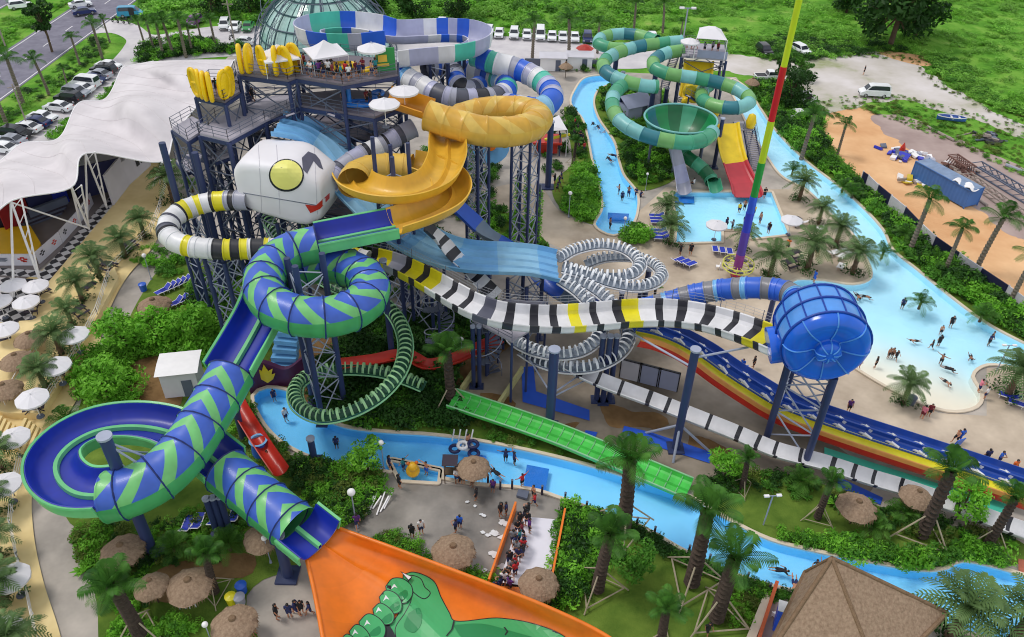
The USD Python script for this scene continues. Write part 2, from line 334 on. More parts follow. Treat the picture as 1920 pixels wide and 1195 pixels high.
WATER = usdkit.material(stage, '/World/Looks/pool_water', {
    'g': ('geometry', {}), 'n': ('noise_texture', {'scale': 1.1, 'detail': 5.}), 'b': ('bump', {'strength': .8, 'distance': .08}),
    'fr': ('fresnel', {'IOR': 1.33}), 't': ('transparent_bsdf', {'color': (.95, .99, 1.0)}), 'gl': ('glossy_bsdf', {'roughness': .04, 'color': (1, 1, 1)}), 'm': ('mix_closure', {})},
    [('g.position', 'n.vector'), ('n.fac', 'b.height'), ('b.normal', 'gl.normal'), ('b.normal', 'fr.normal'), ('fr.fac', 'm.fac'), ('t.BSDF', 'm.closure1'), ('gl.BSDF', 'm.closure2')], surface='m.closure')

river_a = PG([(1102,146),(1143,144),(1145,156),(1122,168),(1112,190),(1120,222),(1150,268),(1158,300),(1168,330),(1192,362),(1194,392),(1182,424),(1150,442),(1118,426),(1131,392),(1124,345),(1112,300),(1104,260),(1094,225),(1072,196),(1078,172)])
kid_pool = PG([(1262,362),(1446,362),(1478,441),(1410,449),(1405,432),(1352,432),(1352,455),(1268,457),(1270,420)], smooth=False)
wave = PG([(1372,150),(1396,164),(1424,205),(1454,248),(1508,302),(1588,365),(1652,431),(1672,470),(1718,508),(1782,560),(1850,610),(1990,690),
           (1965,712),(1900,690),(1850,684),(1820,705),(1838,742),(1826,764),(1775,771),(1690,740),(1600,688),(1545,648),(1496,590),(1480,550),(1490,528),(1540,528),(1600,536),(1634,524),(1622,478),(1598,438),(1560,404),(1512,356),(1470,334),(1440,296),(1404,238),(1384,196),(1370,168)])
lazy = PG([(478,742),(500,730),(545,738),(580,772),(640,802),(720,813),(800,818),(870,826),(960,842),(1080,870),(1170,896),(1290,934),(1345,967),(1440,1015),(1520,1036),(1620,1056),(1740,1074),(1780,1068),(1800,1056),(1868,1068),(1960,1096),(2050,1120),
           (2050,1250),(1900,1210),(1760,1170),(1640,1140),(1500,1110),(1390,1080),(1290,1035),(1200,985),(1130,960),(1060,936),(1000,917),(880,905),(830,896),(760,888),(700,880),(650,872),(600,862),(545,838),(515,815),(492,785)])
tot = PG([(735,868),(822,886),(820,906),(752,902)], smooth=False)
lazy = lazy.difference(tot.buffer(.5))
pools = unary_union([river_a, kid_pool, wave, lazy, tot])
lip = pools.buffer(.02)

def cutp(pg): return pg.difference(lip)
far = 6000
base = Polygon([(-far, -far), (far, -far), (far, far), (-far, far)])
ground('grassland', cutp(base), 0., FIELD)
park = PG([(300,290),(330,200),(430,105),(500,98),(700,100),(1000,118),(1130,120),(1145,135),(1380,145),(1420,190),(1470,255),(1520,310),(1600,380),(1660,440),(1700,490),(1800,570),(1920,640),(2100,720),(2300,1400),(-300,1400),(-200,800),(0,520),(150,420),(230,340)], smooth=False)
ground('park_paving', cutp(park), .004, CONC)
# layers on the paving, each 4 mm above the last
def rough(pg, amp=1., wl=1.6):
    "an edge worn uneven"
    out = []
    for g in geoms(pg):
        c = np.array(g.exterior.segmentize(.7).coords)[:-1]; f = lambda k: (meshkit.fbm(np.c_[c / wl, np.full(len(c), k)], 3) - .5) * 2 * amp
        p = Polygon(c + np.c_[f(1.3), f(7.7)]); out.append(p if p.is_valid else p.buffer(0))
    return unary_union(out)
LZ = [.004]
def layer(name, pg, m, k=0): LZ[0] += .004; ground(name, cutp(pg), LZ[0], m)
layer('beige_plaza', PG([(1140,440),(1200,395),(1250,350),(1290,355),(1480,355),(1500,330),(1560,390),(1640,520),(1600,560),(1480,545),(1480,640),(1600,690),(1760,775),(1850,780),(1850,690),(1960,700),(2000,900),(1920,890),(1700,830),(1400,700),(1190,590),(1060,600),(1010,540),(1050,470)], smooth=False), DECKC, 2)
layer('ramp_path', PG([(915,360),(960,345),(1010,350),(1055,400),(1180,450),(1230,480),(1190,520),(1060,470),(1000,440),(940,400)]), DECKC, 3)
layer('worn_yard', PG([(850,700),(960,640),(1180,600),(1440,740),(1560,830),(1640,900),(1560,960),(1440,890),(1290,915),(1150,860),(950,790),(850,745)]), MUDG, 3)
layer('bare_soil', PG([(480,620),(700,600),(900,600),(960,640),(900,690),(860,740),(960,790),(900,820),(700,810),(600,790),(560,740),(470,720)]), MUD, 4)
layer('splash_court', PG([(735,890),(830,908),(1000,925),(1060,945),(1050,1000),(960,1110),(870,1110),(700,1010),(640,985),(690,920)]), WETC, 4)
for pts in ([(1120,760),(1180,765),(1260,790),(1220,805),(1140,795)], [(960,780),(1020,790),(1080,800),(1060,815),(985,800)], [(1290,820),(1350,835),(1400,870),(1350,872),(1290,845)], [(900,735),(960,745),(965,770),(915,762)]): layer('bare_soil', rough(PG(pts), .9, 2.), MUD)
layer('lawn', PG([(235,610),(262,560),(300,505),(345,475),(480,520),(520,640),(470,735),(490,800),(560,862),(700,888),(720,915),(650,985),(520,960),(420,1000),(300,990),(142,990),(118,930),(140,830),(150,760),(195,670)]), LAWN, 5)
layer('lawn', PG([(138,985),(300,980),(500,985),(560,1060),(490,1090),(462,1120),(470,1160),(490,1250),(210,1260),(180,1120)]), LAWN, 5)
layer('lawn', PG([(1060,945),(1140,970),(1290,1042),(1390,1088),(1420,1110),(1395,1260),(1120,1260),(1000,1140),(1062,1020)]), LAWN, 5)
layer('lawn', PG([(1296,932),(1340,905),(1430,885),(1540,908),(1620,940),(1760,985),(1900,1010),(1940,1040),(1890,1062),(1870,1060),(1800,1046),(1775,1060),(1730,1066),(1600,1048),(1500,1026),(1440,1008),(1348,960)]), LAWN, 5)
layer('lawn', PG([(848,752),(900,775),(1100,845),(1260,905),(1285,925),(1170,890),(1080,864),(960,836),(870,820),(700,806),(640,795),(700,760)]), LAWN, 5)
layer('lawn', PG([(1406,160),(1480,160),(1530,215),(1560,275),(1640,365),(1760,470),(1920,590),(2050,660),(2000,690),(1850,604),(1770,560),(1660,478),(1640,436),(1576,368),(1502,300),(1452,246)]), LAWN, 6)
layer('lawn', PG([(1128,168),(1150,158),(1240,170),(1250,260),(1270,330),(1235,352),(1200,358),(1172,328),(1162,298),(1154,265),(1124,220),(1116,190)]), LAWN, 6)
layer('lawn', PG([(1060,200),(1092,228),(1102,262),(1110,302),(1122,347),(1128,390),(1116,422),(1060,398),(1036,365),(1044,335),(1070,310)]), LAWN, 6)
layer('lawn', PG([(915,390),(950,400),(1010,440),(1030,470),(960,480),(900,450)]), LAWN, 6)
layer('bare_soil', PG([(235,690),(330,665),(345,720),(330,770),(260,765)]), MUD, 6)
layer('bare_soil', PG([(290,1075),(420,1040),(480,1045),(470,1080),(400,1090),(340,1130),(280,1120)]), MUD, 6)
layer('blue_mat', PG([(978,690),(1000,688),(1005,735),(1105,770),(1105,790),(980,755)], smooth=False), BLUEF, 6)
layer('blue_mat', PG([(1098,808),(1120,812),(1108,842),(1084,838)], smooth=False), BLUEF, 6)
layer('blue_mat', PG([(1170,800),(1220,812),(1335,850),(1330,870),(1165,818)], smooth=False), BLUEF, 6)
layer('blue_mat', PG([(1570,895),(1655,935),(1650,948),(1570,915)], smooth=False), BLUEF, 7)
layer('teal_floor', PG([(1545,840),(1810,925),(1890,945),(1880,985),(1730,935),(1545,868)], smooth=False), TEALF, 7)
FOAM = mat('water_splash', C(214, 216, 220), .3, .1, 2.)
for fx, fy, fr_, k in ((950,985,9,1), (970,1010,7,2), (935,1005,8,3), (905,1000,5,4), (925,1040,9,5), (945,1065,8,6), (900,965,4,7), (880,945,4,8), (960,1045,6,9), (915,1075,6,10)):
    r_ = np.random.default_rng(k); layer('water_splash', unary_union([PG([(fx + fr_ * math.cos(t) * r_.uniform(.5, 1.3) + o, fy + .6 * fr_ * math.sin(t) * r_.uniform(.5, 1.3) + o * .5) for t in np.linspace(0, 6.28, 15)[:-1]], smooth=False) for o in r_.uniform(-11, 11, 3)]), FOAM)
layer('blue_mat', PG([(1884,1070),(1906,1078),(1908,1100),(1890,1096)], smooth=False), BLUEF)
layer('brick_paving', PG([(1908,1050),(1960,1060),(1960,1110),(1908,1098)], smooth=False), mat('brick_red_paving', C(170, 96, 74), .8, .15, 3.))
# the hard ground round the park
OZ = [.0]
def outer(name, pg, m, amp=1.2): OZ[0] += .005; ground(name, rough(cutp(pg), amp, 2.5), OZ[0], m)
outer('sand_lot', PG([(1545,215),(1600,192),(1665,222),(1740,265),(1800,300),(1920,352),(2100,440),(2100,700),(1920,575),(1780,475),(1660,372),(1562,285)]), SAND)
outer('dirt_yard', PG([(1640,212),(1700,222),(1830,275),(1960,335),(2060,400),(2010,470),(1900,440),(1830,395),(1780,330),(1720,290),(1665,250)]), DUST, 2.)
outer('gravel_lot', PG([(1180,78),(1300,92),(1420,108),(1560,102),(1640,96),(1700,112),(1760,150),(1830,192),(1960,252),(2200,350),(2190,375),(1940,268),(1790,215),(1690,190),(1640,192),(1595,205),(1545,208),(1505,165),(1400,140),(1180,120)]), GRAV, 1.6)
outer('bare_soil', PG([(1765,85),(1800,88),(1835,100),(1838,115),(1800,110)]), SAND)
outer('bare_soil', PG([(1640,98),(1700,100),(1750,115),(1740,124),(1690,116)]), SAND)
# rough open land: a bumpy sheet of long grass beyond the lots
gx_, gy_ = np.meshgrid(np.arange(-140, 190, 1.5), np.arange(95, 330, 1.5)); keep_out = unary_union([park.buffer(3), PG([(1180,70),(1420,100),(1640,90),(1720,108),(1850,190),(2200,340),(2200,1400),(1400,900),(1180,200)], smooth=False).buffer(2)])
carpark = PG([(132,62),(190,40),(232,40),(262,50),(290,66),(330,60),(400,50),(460,48),(560,58),(760,62),(1000,72),(1130,86),(1220,95),(1220,126),(1000,122),(700,112),(440,106),(290,118),(272,118),(255,150),(232,185),(150,255),(60,320),(-120,420),(-160,400),(0,268),(60,226),(110,190),(160,158),(204,120),(232,88),(236,75),(205,62),(150,66)])
ground('car_park', carpark, .035, LOTC)
def strip(a, b, w0, w1, ext=260):
    a, b = P2(*a), P2(*b); d = (b - a) / np.linalg.norm(b - a); n = np.array([d[1], -d[0]])
    return Polygon([a - d * ext + n * w0, b + d * ext + n * w0, b + d * ext + n * w1, a - d * ext + n * w1])
ra, rb = (40, 120), (195, 12)
ground('road', strip(ra, rb, -6.2, 5.2), .040, ASPH)
ground('road', strip(ra, rb, -32, -20), .040, ASPH)
mk = MB()
for w in (-5.6, 4.6, -31.4, -20.6): mk.sheet(strip(ra, rb, w, w + .16), .045)
a, b = P2(*ra), P2(*rb); d = (b - a) / np.linalg.norm(b - a); n = np.array([d[1], -d[0]])
for k in range(-30, 40):
    for off in (-.6, -26.):
        c = a + d * k * 9; mk.sheet(Polygon([c + n * off, c + d * 3 + n * off, c + d * 3 + n * (off + .16), c + n * (off + .16)]), .045)
solo('road_marking', mk, WHITE, kind='structure')
keep_out = unary_union([keep_out, carpark.buffer(2.5), strip(ra, rb, -8, 7), strip(ra, rb, -34, -18)]); m_, n_ = gx_.shape
hz_ = meshkit.fbm(np.stack([gx_ / 9, gy_ / 9, 0 * gx_], -1), 5, 2); hz_ = .15 + 1.5 * np.clip(hz_ - .3, 0, 1); inside = contains_xy(keep_out, gx_, gy_); gi = np.arange(m_ * n_).reshape(m_, n_)
qf = np.stack([gi[:-1, :-1], gi[:-1, 1:], gi[1:, 1:], gi[1:, :-1]], -1).reshape(-1, 4); qf = qf[~inside.ravel()[qf].any(1)]
hz_ = np.where(inside, 0, hz_); near = np.zeros_like(hz_)
from scipy.ndimage import distance_transform_edt
hz_ = hz_ * np.clip(distance_transform_edt(~inside) / 6., 0, 1); hz_[0] = hz_[-1] = 0; hz_[:, 0] = hz_[:, -1] = 0
solo('rough_grass', MB().add(np.stack([gx_.ravel(), gy_.ravel(), hz_.ravel() + .004], 1), qf), FIELD, kind='structure', smooth=True)
ground('stage_paving', PG([(-260,480),(-60,330),(60,300),(180,290),(290,300),(262,328),(215,372),(150,440),(60,520),(-60,560),(-240,640)], smooth=False), .125, mat('stage_paving', C(120, 112, 112), .7, .1, .5))
# promenade: yellow ramp path, the raised yellow terrace with its steps, grey path beside it
prom = PG([(300,300),(326,330),(318,395),(285,468),(240,520),(203,590),(183,660),(152,738),(108,812),(78,868),(62,925),(64,1000),(82,1090),(116,1200),(128,1290),(-160,1290),(-220,900),(-80,560),(60,520),(150,440),(215,372),(262,328)])
ground('promenade', prom, .14, YELC)
chk = PG([(-60,515),(70,522),(92,530),(225,372),(210,366),(80,510),(-60,500)], smooth=False).union(PG([(-40,520),(78,526),(60,600),(-20,660),(-60,640)], smooth=False))
CHECK = usdkit.material(stage, '/World/Looks/checker_tiles', {'g': ('geometry', {}), 'mp': ('mapping', {'rotation': (0, 0, .75)}), 'k': ('checker_texture', {'scale': 1.15, 'color1': C(40, 40, 46), 'color2': C(206, 204, 206)}), 'p': ('principled_bsdf', {'roughness': .4})},
    [('g.position', 'mp.vector'), ('mp.vector', 'k.vector'), ('k.color', 'p.base_color')], surface='p.BSDF')
ground('checker_paving', chk, .144, CHECK)
# pools: sunk floor, walls, coping, water
def pool(name, pg, fm, depth=.9, lvl=-.12, cop=.32, cm=CREAM):
    ground(name + '_floor', pg.buffer(.03), -depth, fm)
    w = MB()
    for g in geoms(pg):
        for ring in [g.exterior, *g.interiors]:
            c = np.array(ring.coords); m = len(c)
            w.grid(np.stack([np.c_[c, np.full(m, -depth - .02)], np.c_[c, np.full(m, .06)]]))
    solo(name + '_wall', w, fm, kind='structure')
    solo(name + '_coping', MB().poly(pg.buffer(cop).difference(pg), .05, .20), cm, kind='structure')
    ground(name + '_water', pg.buffer(.01), lvl, WATER)
BL = C(124, 210, 254); BL2 = C(150, 222, 254)
p0, p1 = P2(1700, 720), P2(1760, 560); an = math.atan2(*(p1 - p0)[::-1])
e = np.array([math.cos(an), math.sin(an)])
pool('wave_pool', wave, pool_mat('wave_pool_paint', C(244, 232, 216), C(192, 236, 253), an, float(p0 @ e) - 1, float(p0 @ e) + 10), .7)
pool('lazy_river', lazy, pool_mat('river_paint', BL, C(142, 218, 254)), .9)
pool('upper_river', river_a, pool_mat('upper_river_paint', C(112, 202, 250), BL2), .9)
pool('slide_pool', kid_pool, pool_mat('slide_pool_paint', C(140, 216, 252), C(176, 232, 253)), .6)
pool('toddler_pool', tot, pool_mat('toddler_pool_paint', C(120, 206, 246), C(140, 216, 250)), .4)
DKB = mat('dark_blue_mat', C(30, 120, 206), .6, .1, .5)
for pts in ([(988,868),(1030,876),(1022,918),(982,908)], [(1140,396),(1180,398),(1178,410),(1140,408)], [(893,848),(912,852),(908,878),(886,872)], [(1262,366),(1302,366),(1302,378),(1266,378)]):
    ground('pool_floor_mat', PG(pts, -.12, smooth=False), -.35, DKB)
# ================================================================ the slides
G_GOLD = plastic('gold', (236, 186, 60)); G_GOLDP = plastic('pale_gold', (234, 192, 86)); G_AMBER = plastic('amber', (222, 150, 22))
G_GREEN = plastic('leaf_green', (66, 178, 104)); G_LGREEN = plastic('light_green', (112, 206, 136)); G_BLUE = plastic('royal_blue', (16, 42, 172)); G_RBLUE = plastic('racer_blue', (34, 78, 176)); G_DGREEN = plastic('deep_green', (20, 110, 66))
G_WHITE = plastic('white', (238, 238, 242)); G_BLACK = plastic('black', (46, 46, 54)); G_YEL = plastic('lemon', (238, 226, 40)); G_GREY = plastic('grey', (176, 178, 196)); G_DGREY = plastic('dark_grey', (92, 94, 110))
G_MBLUE = plastic('mid_blue', (44, 104, 222)); G_SKY = plastic('sky_blue', (120, 186, 238)); G_TEAL = plastic('teal', (84, 200, 176)); G_LAV = plastic('lavender', (190, 192, 222)); G_PBLUE = plastic('pale_blue', (150, 205, 240))
G_TAUPE = plastic('taupe', (132, 132, 140)); G_ORANGE = plastic('orange', (246, 128, 28), .85); G_RED = plastic('red', (206, 50, 34)); G_CRIM = plastic('crimson', (200, 60, 72))
G_GT1 = plastic('sea_green', (74, 168, 130)); G_GT2 = plastic('aqua', (136, 206, 206)); G_GT3 = plastic('moss', (126, 188, 112)); G_GT4 = plastic('petrol', (48, 128, 142)); G_GT5 = plastic('emerald', (28, 148, 84))
G_LIME = plastic('lime_run', (84, 214, 90)); G_MINT = plastic('mint', (150, 214, 160)); G_STEELB = plastic('smoke_blue', (120, 140, 160))
CHEV = chevron_mat('chevron_print', C(72, 170, 104, .8), C(66, 106, 214, .8), C(124, 208, 126, .8))
CHEVG = chevron_mat('gold_leaf_print', C(232, 186, 78, .8), C(228, 176, 62, .8), C(238, 200, 96, .8), period=3.2, vmax=.42)
def L_(s): return s[-1]
def near_s(q, s, px, py):
    d = [abs(PXY(p[:3])[0] - px) + abs(PXY(p[:3])[1] - py) for p in q]; return float(s[int(np.argmin(d))])
def two_lane(w, h, mid=.35, th=.12):
    "wide channel with a low ridge between its two lanes"
    l = np.r_[arc(1., -82, 0, 9) * [w * .5, h] + [-w * .5, h], arc(1., 0, 82, 9) * [w * .5, h] + [w * .5, h]]
    x = np.linspace(-1, 1, 25); z = h * np.clip(np.abs(x) ** 4.5, 0, 1) + mid * np.exp(-(x / .09) ** 2); 
    return thick(np.stack([x * w, z], 1), th)
def channel(w, h, th=.08, n=15, p=3.):
    x = np.sin(np.linspace(-np.pi / 2, np.pi / 2, n)); return thick(np.stack([x * w, h * np.abs(x) ** p], 1), th)
def boxchan(w, h, th=.12):
    return thick(np.array([[-w - .25, h], [-w, h * .85], [-w * .93, .12], [-w * .8, 0], [w * .8, 0], [w * .93, .12], [w, h * .85], [w + .25, h]]), th)

# ---- the long raft slide: gold coils, green chevron tubes, orange run-out
raft = thing('raft_slide', 'giant raft slide: gold coils at the tower, green chevron tubes, orange flared run-out', 'water slide')
q, s = spline(px_path([(722,192,20.6),(760,203,20.2),(800,216,19.8),(850,232,19.3),(905,246,18.9),(960,247,18.5),(1000,235,18.2),(1008,220,18),(985,209,17.9),(940,207,17.8),(895,212,17.7),(858,226,17.6),(842,250,17.5),(840,280,17.4),(838,315,17.3),(815,352,17.2),(770,370,17.1),(715,371,17.0),(672,356,16.9),(664,338,16.8),(688,322,16.7),(735,316,16.6),(790,322,16.4),(836,343,16.2),(848,368,16.05),(834,392,15.9),(795,412,15.75),(742,430,15.6)]), .45)
g0, g1, g2, g3 = near_s(q, s, 800, 214), near_s(q, s, 856, 228), near_s(q, s, 667, 345), near_s(q, s, 775, 318)
g1 = float(s[np.argmin([abs(PXY(p[:3])[0] - 845) + abs(PXY(p[:3])[1] - 240) + (0 if si > 30 else 99) for p, si in zip(q, s)])])
W2 = two_lane(1.75, 1.25); W2c = two_lane(1.75, .95)
trough_slide(raft, q, s, cut(g0, [3.2], [G_AMBER]), two_lane(1.7, 1.1), 'entry_trough')
tube_slide(raft, q, s, cut(g1, [2.0], [CHEVG], g0), 1.5, 'gold_tube', uv=True)
trough_slide(raft, q, s, cut(g2, [3.0], [G_GOLD], g1), W2, 'gold_trough')
tube_slide(raft, q, s, cut(g3, [1.6], [G_GOLDP], g2), 1.45, 'gold_tube')
trough_slide(raft, q, s, cut(s[-1], [3.0], [G_GOLD], g3), W2, 'gold_trough')
q, s = spline(px_path([(742,430,15.6),(690,440,15.5),(640,450,15.4),(600,458,15.3),(545,472,15.1),(508,500,14.9),(494,535,14.7),(510,570,14.5),(560,592,14.3),(620,594,14.1),(672,576,13.9),(694,545,13.7),(680,516,13.5),(640,500,13.3),(590,498,13.1),(540,515,12.7),(508,560,12.1),(490,600,11.6),(466,645,11.1),(440,690,10.6),(415,735,10.1),(385,785,9.6),(350,840,9.1),(305,888,8.7),(250,920,8.35),(195,933,8.1),(146,930,7.85),(112,904,7.6),(108,870,7.4),(134,838,7.2),(182,813,7.0),(245,804,6.8),(310,812,6.6),(365,838,6.35),(410,872,6.0),(460,913,5.6),(520,962,5.2),(560,995,4.8),(600,1027,4.4)]), .45)
t0, t1 = near_s(q, s, 600, 458), near_s(q, s, 512, 556)
cand = lambda px, py, lo, hi: float(s[int(np.argmin([abs(PXY(p[:3])[0] - px) + abs(PXY(p[:3])[1] - py) + (0 if lo < si < hi else 999) for p, si in zip(q, s)]))])
t1 = cand(520, 545, s[-1] * .33, s[-1] * .6); t2 = cand(432, 706, 0, 999); t3 = cand(208, 932, 0, 999); t4 = cand(422, 882, s[-1] * .75, 999); t5 = cand(560, 995, s[-1] * .8, 999)
def open_two_lane(a, b, k=1.):
    "blue lanes, light green divider and green side walls, each moulding a part"
    for (x0, x1, _) in cut(b, [4.0], [0], a):
        pl = two_lane(1.66 * k, 1.12, .0, .08)
        trough_slide(raft, q, s, [(x0, x1, G_BLUE)], pl, 'blue_lane')
        w = lambda sg: thick((np.array([[sg * 1.66, .12], [sg * 1.75, .6], [sg * 1.76, 1.12], [sg * 1.92, 1.18]]) * [k, 1])[::sg], .14)
        for sg in (1, -1): trough_slide(raft, q, s, [(x0, x1, G_LGREEN)], w(sg), 'side_wall')
        trough_slide(raft, q, s, [(x0, x1, G_LGREEN)], thick(np.array([[-.2, .03], [-.14, .34], [.14, .34], [.2, .03]]), .05), 'lane_divider')
open_two_lane(0, t0)
tube_slide(raft, q, s, cut(t1, [2.05], [CHEV], t0), 1.62, 'chevron_tube', uv=True)
open_two_lane(t1, t2, 1.06)
tube_slide(raft, q, s, cut(t3, [2.4], [CHEV], t2), 1.78, 'chevron_tube', uv=True)
open_two_lane(t3, t4, 1.02)
tube_slide(raft, q, s, cut(t5, [2.3], [CHEV], t4), 1.78, 'chevron_tube', uv=True)
open_two_lane(t5, s[-1], 1.1)
# dark joint straps over the tubes
def straps(root, q, s, a, b, step, r, m, name='joint_strap', half=150):
    t, aa, bb = frames(q)
    for x in np.arange(a, b, step):
        c = np.array([np.interp(x, s, q[:, k]) for k in range(3)]); A = np.array([np.interp(x, s, aa[:, k]) for k in range(3)]); B = np.array([np.interp(x, s, bb[:, k]) for k in range(3)])
        an = np.radians(np.linspace(-half, half, 15)); part(root, name, MB().tube(c + r * (np.sin(an)[:, None] * A + np.cos(an)[:, None] * B), .07, 4), m)
NAVY = mat('navy_joint', C(20, 40, 110, .8), .4)
straps(raft, q, s, t0 + .02, t1, 2.05, 1.70, NAVY); straps(raft, q, s, t2, t3, 2.4, 1.86, NAVY); straps(raft, q, s, t4, t5, 2.3, 1.86, NAVY)
# orange run-out: flares from the tube mouth into a broad half funnel. rows across, from the mouth down
end = q[-1]; 
fun_rows = [[(575,1049,4.3),(596,1034,3.9),(606,1024,3.95),(617,1012,3.9),(633,990,4.3)],
            [(586,1095,4.3),(640,1075,3.1),(668,1052,3.1),(690,1032,3.2),(722,1022,4.4)],
            [(596,1145,4.3),(668,1128,2.5),(722,1095,2.5),(780,1062,2.6),(830,1062,4.3)],
            [(606,1200,4.3),(700,1190,2.0),(790,1145,2.0),(880,1100,2.1),(935,1102,4.1)],
            [(620,1265,4.2),(740,1265,1.6),(870,1210,1.6),(985,1150,1.7),(1030,1140,3.8)],
            [(640,1350,4.0),(790,1360,1.4),(960,1300,1.4),(1080,1210,1.5),(1136,1192,3.4)],
            [(660,1440,3.8),(850,1480,1.2),(1060,1400,1.2),(1180,1290,1.3),(1240,1270,3.0)]]
rows = [np.array([P(*c) for c in r]) for r in fun_rows]
rr = [spline(r, .2)[0] for r in rows]; rr = [np.stack([np.interp(np.linspace(0, 1, 41), np.linspace(0, 1, len(x)), x[:, k]) for k in range(3)], 1) for x in rr]
cols = np.array(rr); gg = []
for j in range(41):
    c, _ = spline(cols[:, j], .2); gg.append(np.stack([np.interp(np.linspace(0, 1, 61), np.linspace(0, 1, len(c)), c[:, k]) for k in range(3)], 1))
FUN = np.array(gg).transpose(1, 0, 2)                            # (61 along, 41 across, 3)
mid = 20
FUN[:, mid, 2] += .22 * np.linspace(1, .2, 61); FUN[:, mid - 1, 2] += .1 * np.linspace(1, .2, 61); FUN[:, mid + 1, 2] += .1 * np.linspace(1, .2, 61)
for a in range(0, 60, 10):
    g = FUN[a:a + 11]; v = np.concatenate([g, g[:, ::-1] - [0, 0, .12]], 1)
    part(raft, 'run_out_panel', MB().grid(np.concatenate([v, v[:, :1]], 1)), G_ORANGE, smooth=40)
for j in (0, 40): part(raft, 'run_out_rim', MB().tube(FUN[:, j], .14, 8), G_ORANGE, smooth=True)
# painted figure on the run-out: a broad green open hand with pale nails, as thin prints lying on the surface
def on_fun(px, py, dz=.03):
    d = RC @ np.array([px - CX, py - CY, F]); d /= np.linalg.norm(d)
    proj = FUN.reshape(-1, 3) - [0, 0, HC]; t = proj @ d; e = np.linalg.norm(proj - t[:, None] * d, axis=1); k = np.argsort(e)[:4]
    tz = np.average(FUN.reshape(-1, 3)[k, 2], weights=1 / (e[k] + .05)); p = P(px, py, tz + dz); return p
from scipy.interpolate import RegularGridInterpolator, LinearNDInterpolator
_fp = np.array([PXY(p) for p in FUN.reshape(-1, 3)]); _fz = LinearNDInterpolator(_fp, FUN.reshape(-1, 3)[:, 2])
def decal(pts, m, dz, nm, sm=True):
    c = np.array(pts, float)
    if sm:
        qq, _ = spline(np.c_[np.vstack([c, c[:1]]), np.zeros(len(c) + 1)], 3.); c = qq[:-1, :2]
    pg = Polygon(c).buffer(0); mb = MB()
    pieces = []
    x0, y0, x1, y1 = pg.bounds; st = 12
    for X in np.arange(x0, x1, st):
        for Y in np.arange(y0, y1, st):
            z = pg.intersection(Polygon([(X, Y), (X + st, Y), (X + st, Y + st), (X, Y + st)]))
            for g in geoms(z):
                v, f = trimesh.creation.triangulate_polygon(g, engine='earcut')
                zz = _fz(v); zz = np.where(np.isnan(zz), 2., zz)
                mb.add([P(a, b, h + dz) for (a, b), h in zip(v, zz)], f)
    part(raft, nm, mb, m)
HG = mat('painted_green', C(70, 178, 108, .85), .35, .06, .5); HDG = mat('painted_dark_green', C(32, 140, 80, .85), .35, .06, .5); INK = mat('painted_black', C(22, 26, 34), .4, .05); NAIL = mat('painted_white', C(236, 236, 240, .9), .35, .03)
palm = [(757,1078),(776,1074),(812,1090),(826,1120),(842,1150),(850,1164),(935,1160),(1005,1172),(1060,1196),(1100,1240),(1080,1262),(880,1270),(780,1250),(752,1216),(742,1180),(760,1150),(772,1124),(768,1108),(757,1092)]
def grow(pts, k):
    g = Polygon(spline(np.c_[np.vstack([pts, pts[:1]]), np.zeros(len(pts) + 1)], 3.)[0][:-1, :2]).buffer(0).buffer(k); g = max(geoms(g), key=lambda x: x.area); return np.array(g.exterior.coords)[:-1]
fingers = [[(724,1100),(736,1086),(754,1086),(770,1098),(772,1116),(760,1130),(742,1128),(728,1116)], [(712,1120),(724,1108),(742,1114),(752,1130),(750,1146),(734,1150),(718,1140)], [(700,1142),(712,1132),(728,1140),(738,1154),(734,1168),(718,1170),(704,1158)],
           [(674,1166),(690,1152),(710,1160),(722,1178),(716,1198),(694,1196),(678,1184)], [(656,1184),(668,1172),(684,1180),(694,1200),(684,1216),(664,1212)], [(640,1200),(650,1190),(664,1198),(672,1216),(658,1228),(642,1216)]]
thumbp = [(766,1082),(772,1080),(788,1086),(796,1102),(806,1112),(796,1122),(778,1112),(768,1098)]
back = [(742,1120),(790,1112),(800,1150),(780,1200),(740,1210),(728,1180),(748,1150)]
LZ_ = [.02]
def shape(pts, m, nm, k=1.7):
    LZ_[0] += .014; decal(grow(pts, k), INK, LZ_[0], 'painted_outline', False); LZ_[0] += .014; decal(pts, m, LZ_[0], nm)
shape(back, HG, 'painted_hand'); shape(palm, HG, 'painted_hand'); shape(thumbp, HG, 'painted_finger')
LZ_[0] += .01; decal([(766,1150),(786,1140),(790,1168),(776,1186),(758,1176)], HDG, LZ_[0], 'painted_shade'); decal([(700,1190),(722,1168),(742,1196),(736,1226),(714,1224)], INK, LZ_[0], 'painted_shade'); decal([(850,1172),(905,1170),(960,1184),(1010,1200),(930,1200),(868,1196)], HDG, LZ_[0], 'painted_shade')
for f_ in fingers:
    shape(f_, HG, 'painted_finger'); c = np.mean(f_, 0); LZ_[0] += .01
    decal([c + (2, 4), c + (14, -2), c + (16, 10), c + (6, 17), c + (-6, 14)], HDG, LZ_[0], 'painted_shade'); c = c + (-9, -8); decal([c + (-6, 6), c + (-1, -6), c + (6, 3), c + (0, 1)], NAIL, LZ_[0], 'painted_nail', False)
LZ_[0] += .01; decal([(750,1071),(773,1082),(767,1090)], INK, LZ_[0], 'painted_outline', False); decal([(754,1074),(771,1082),(766,1087)], NAIL, LZ_[0] + .012, 'painted_nail', False)
for a, b, c in (((850,1164),(846,1180),(836,1192)), ((944,1176),(950,1184),(946,1190))): decal([a, (a[0] + 3, a[1]), (b[0] + 3, b[1]), (c[0] + 2, c[1] + 1), c, b], INK, .16, 'painted_outline', False)

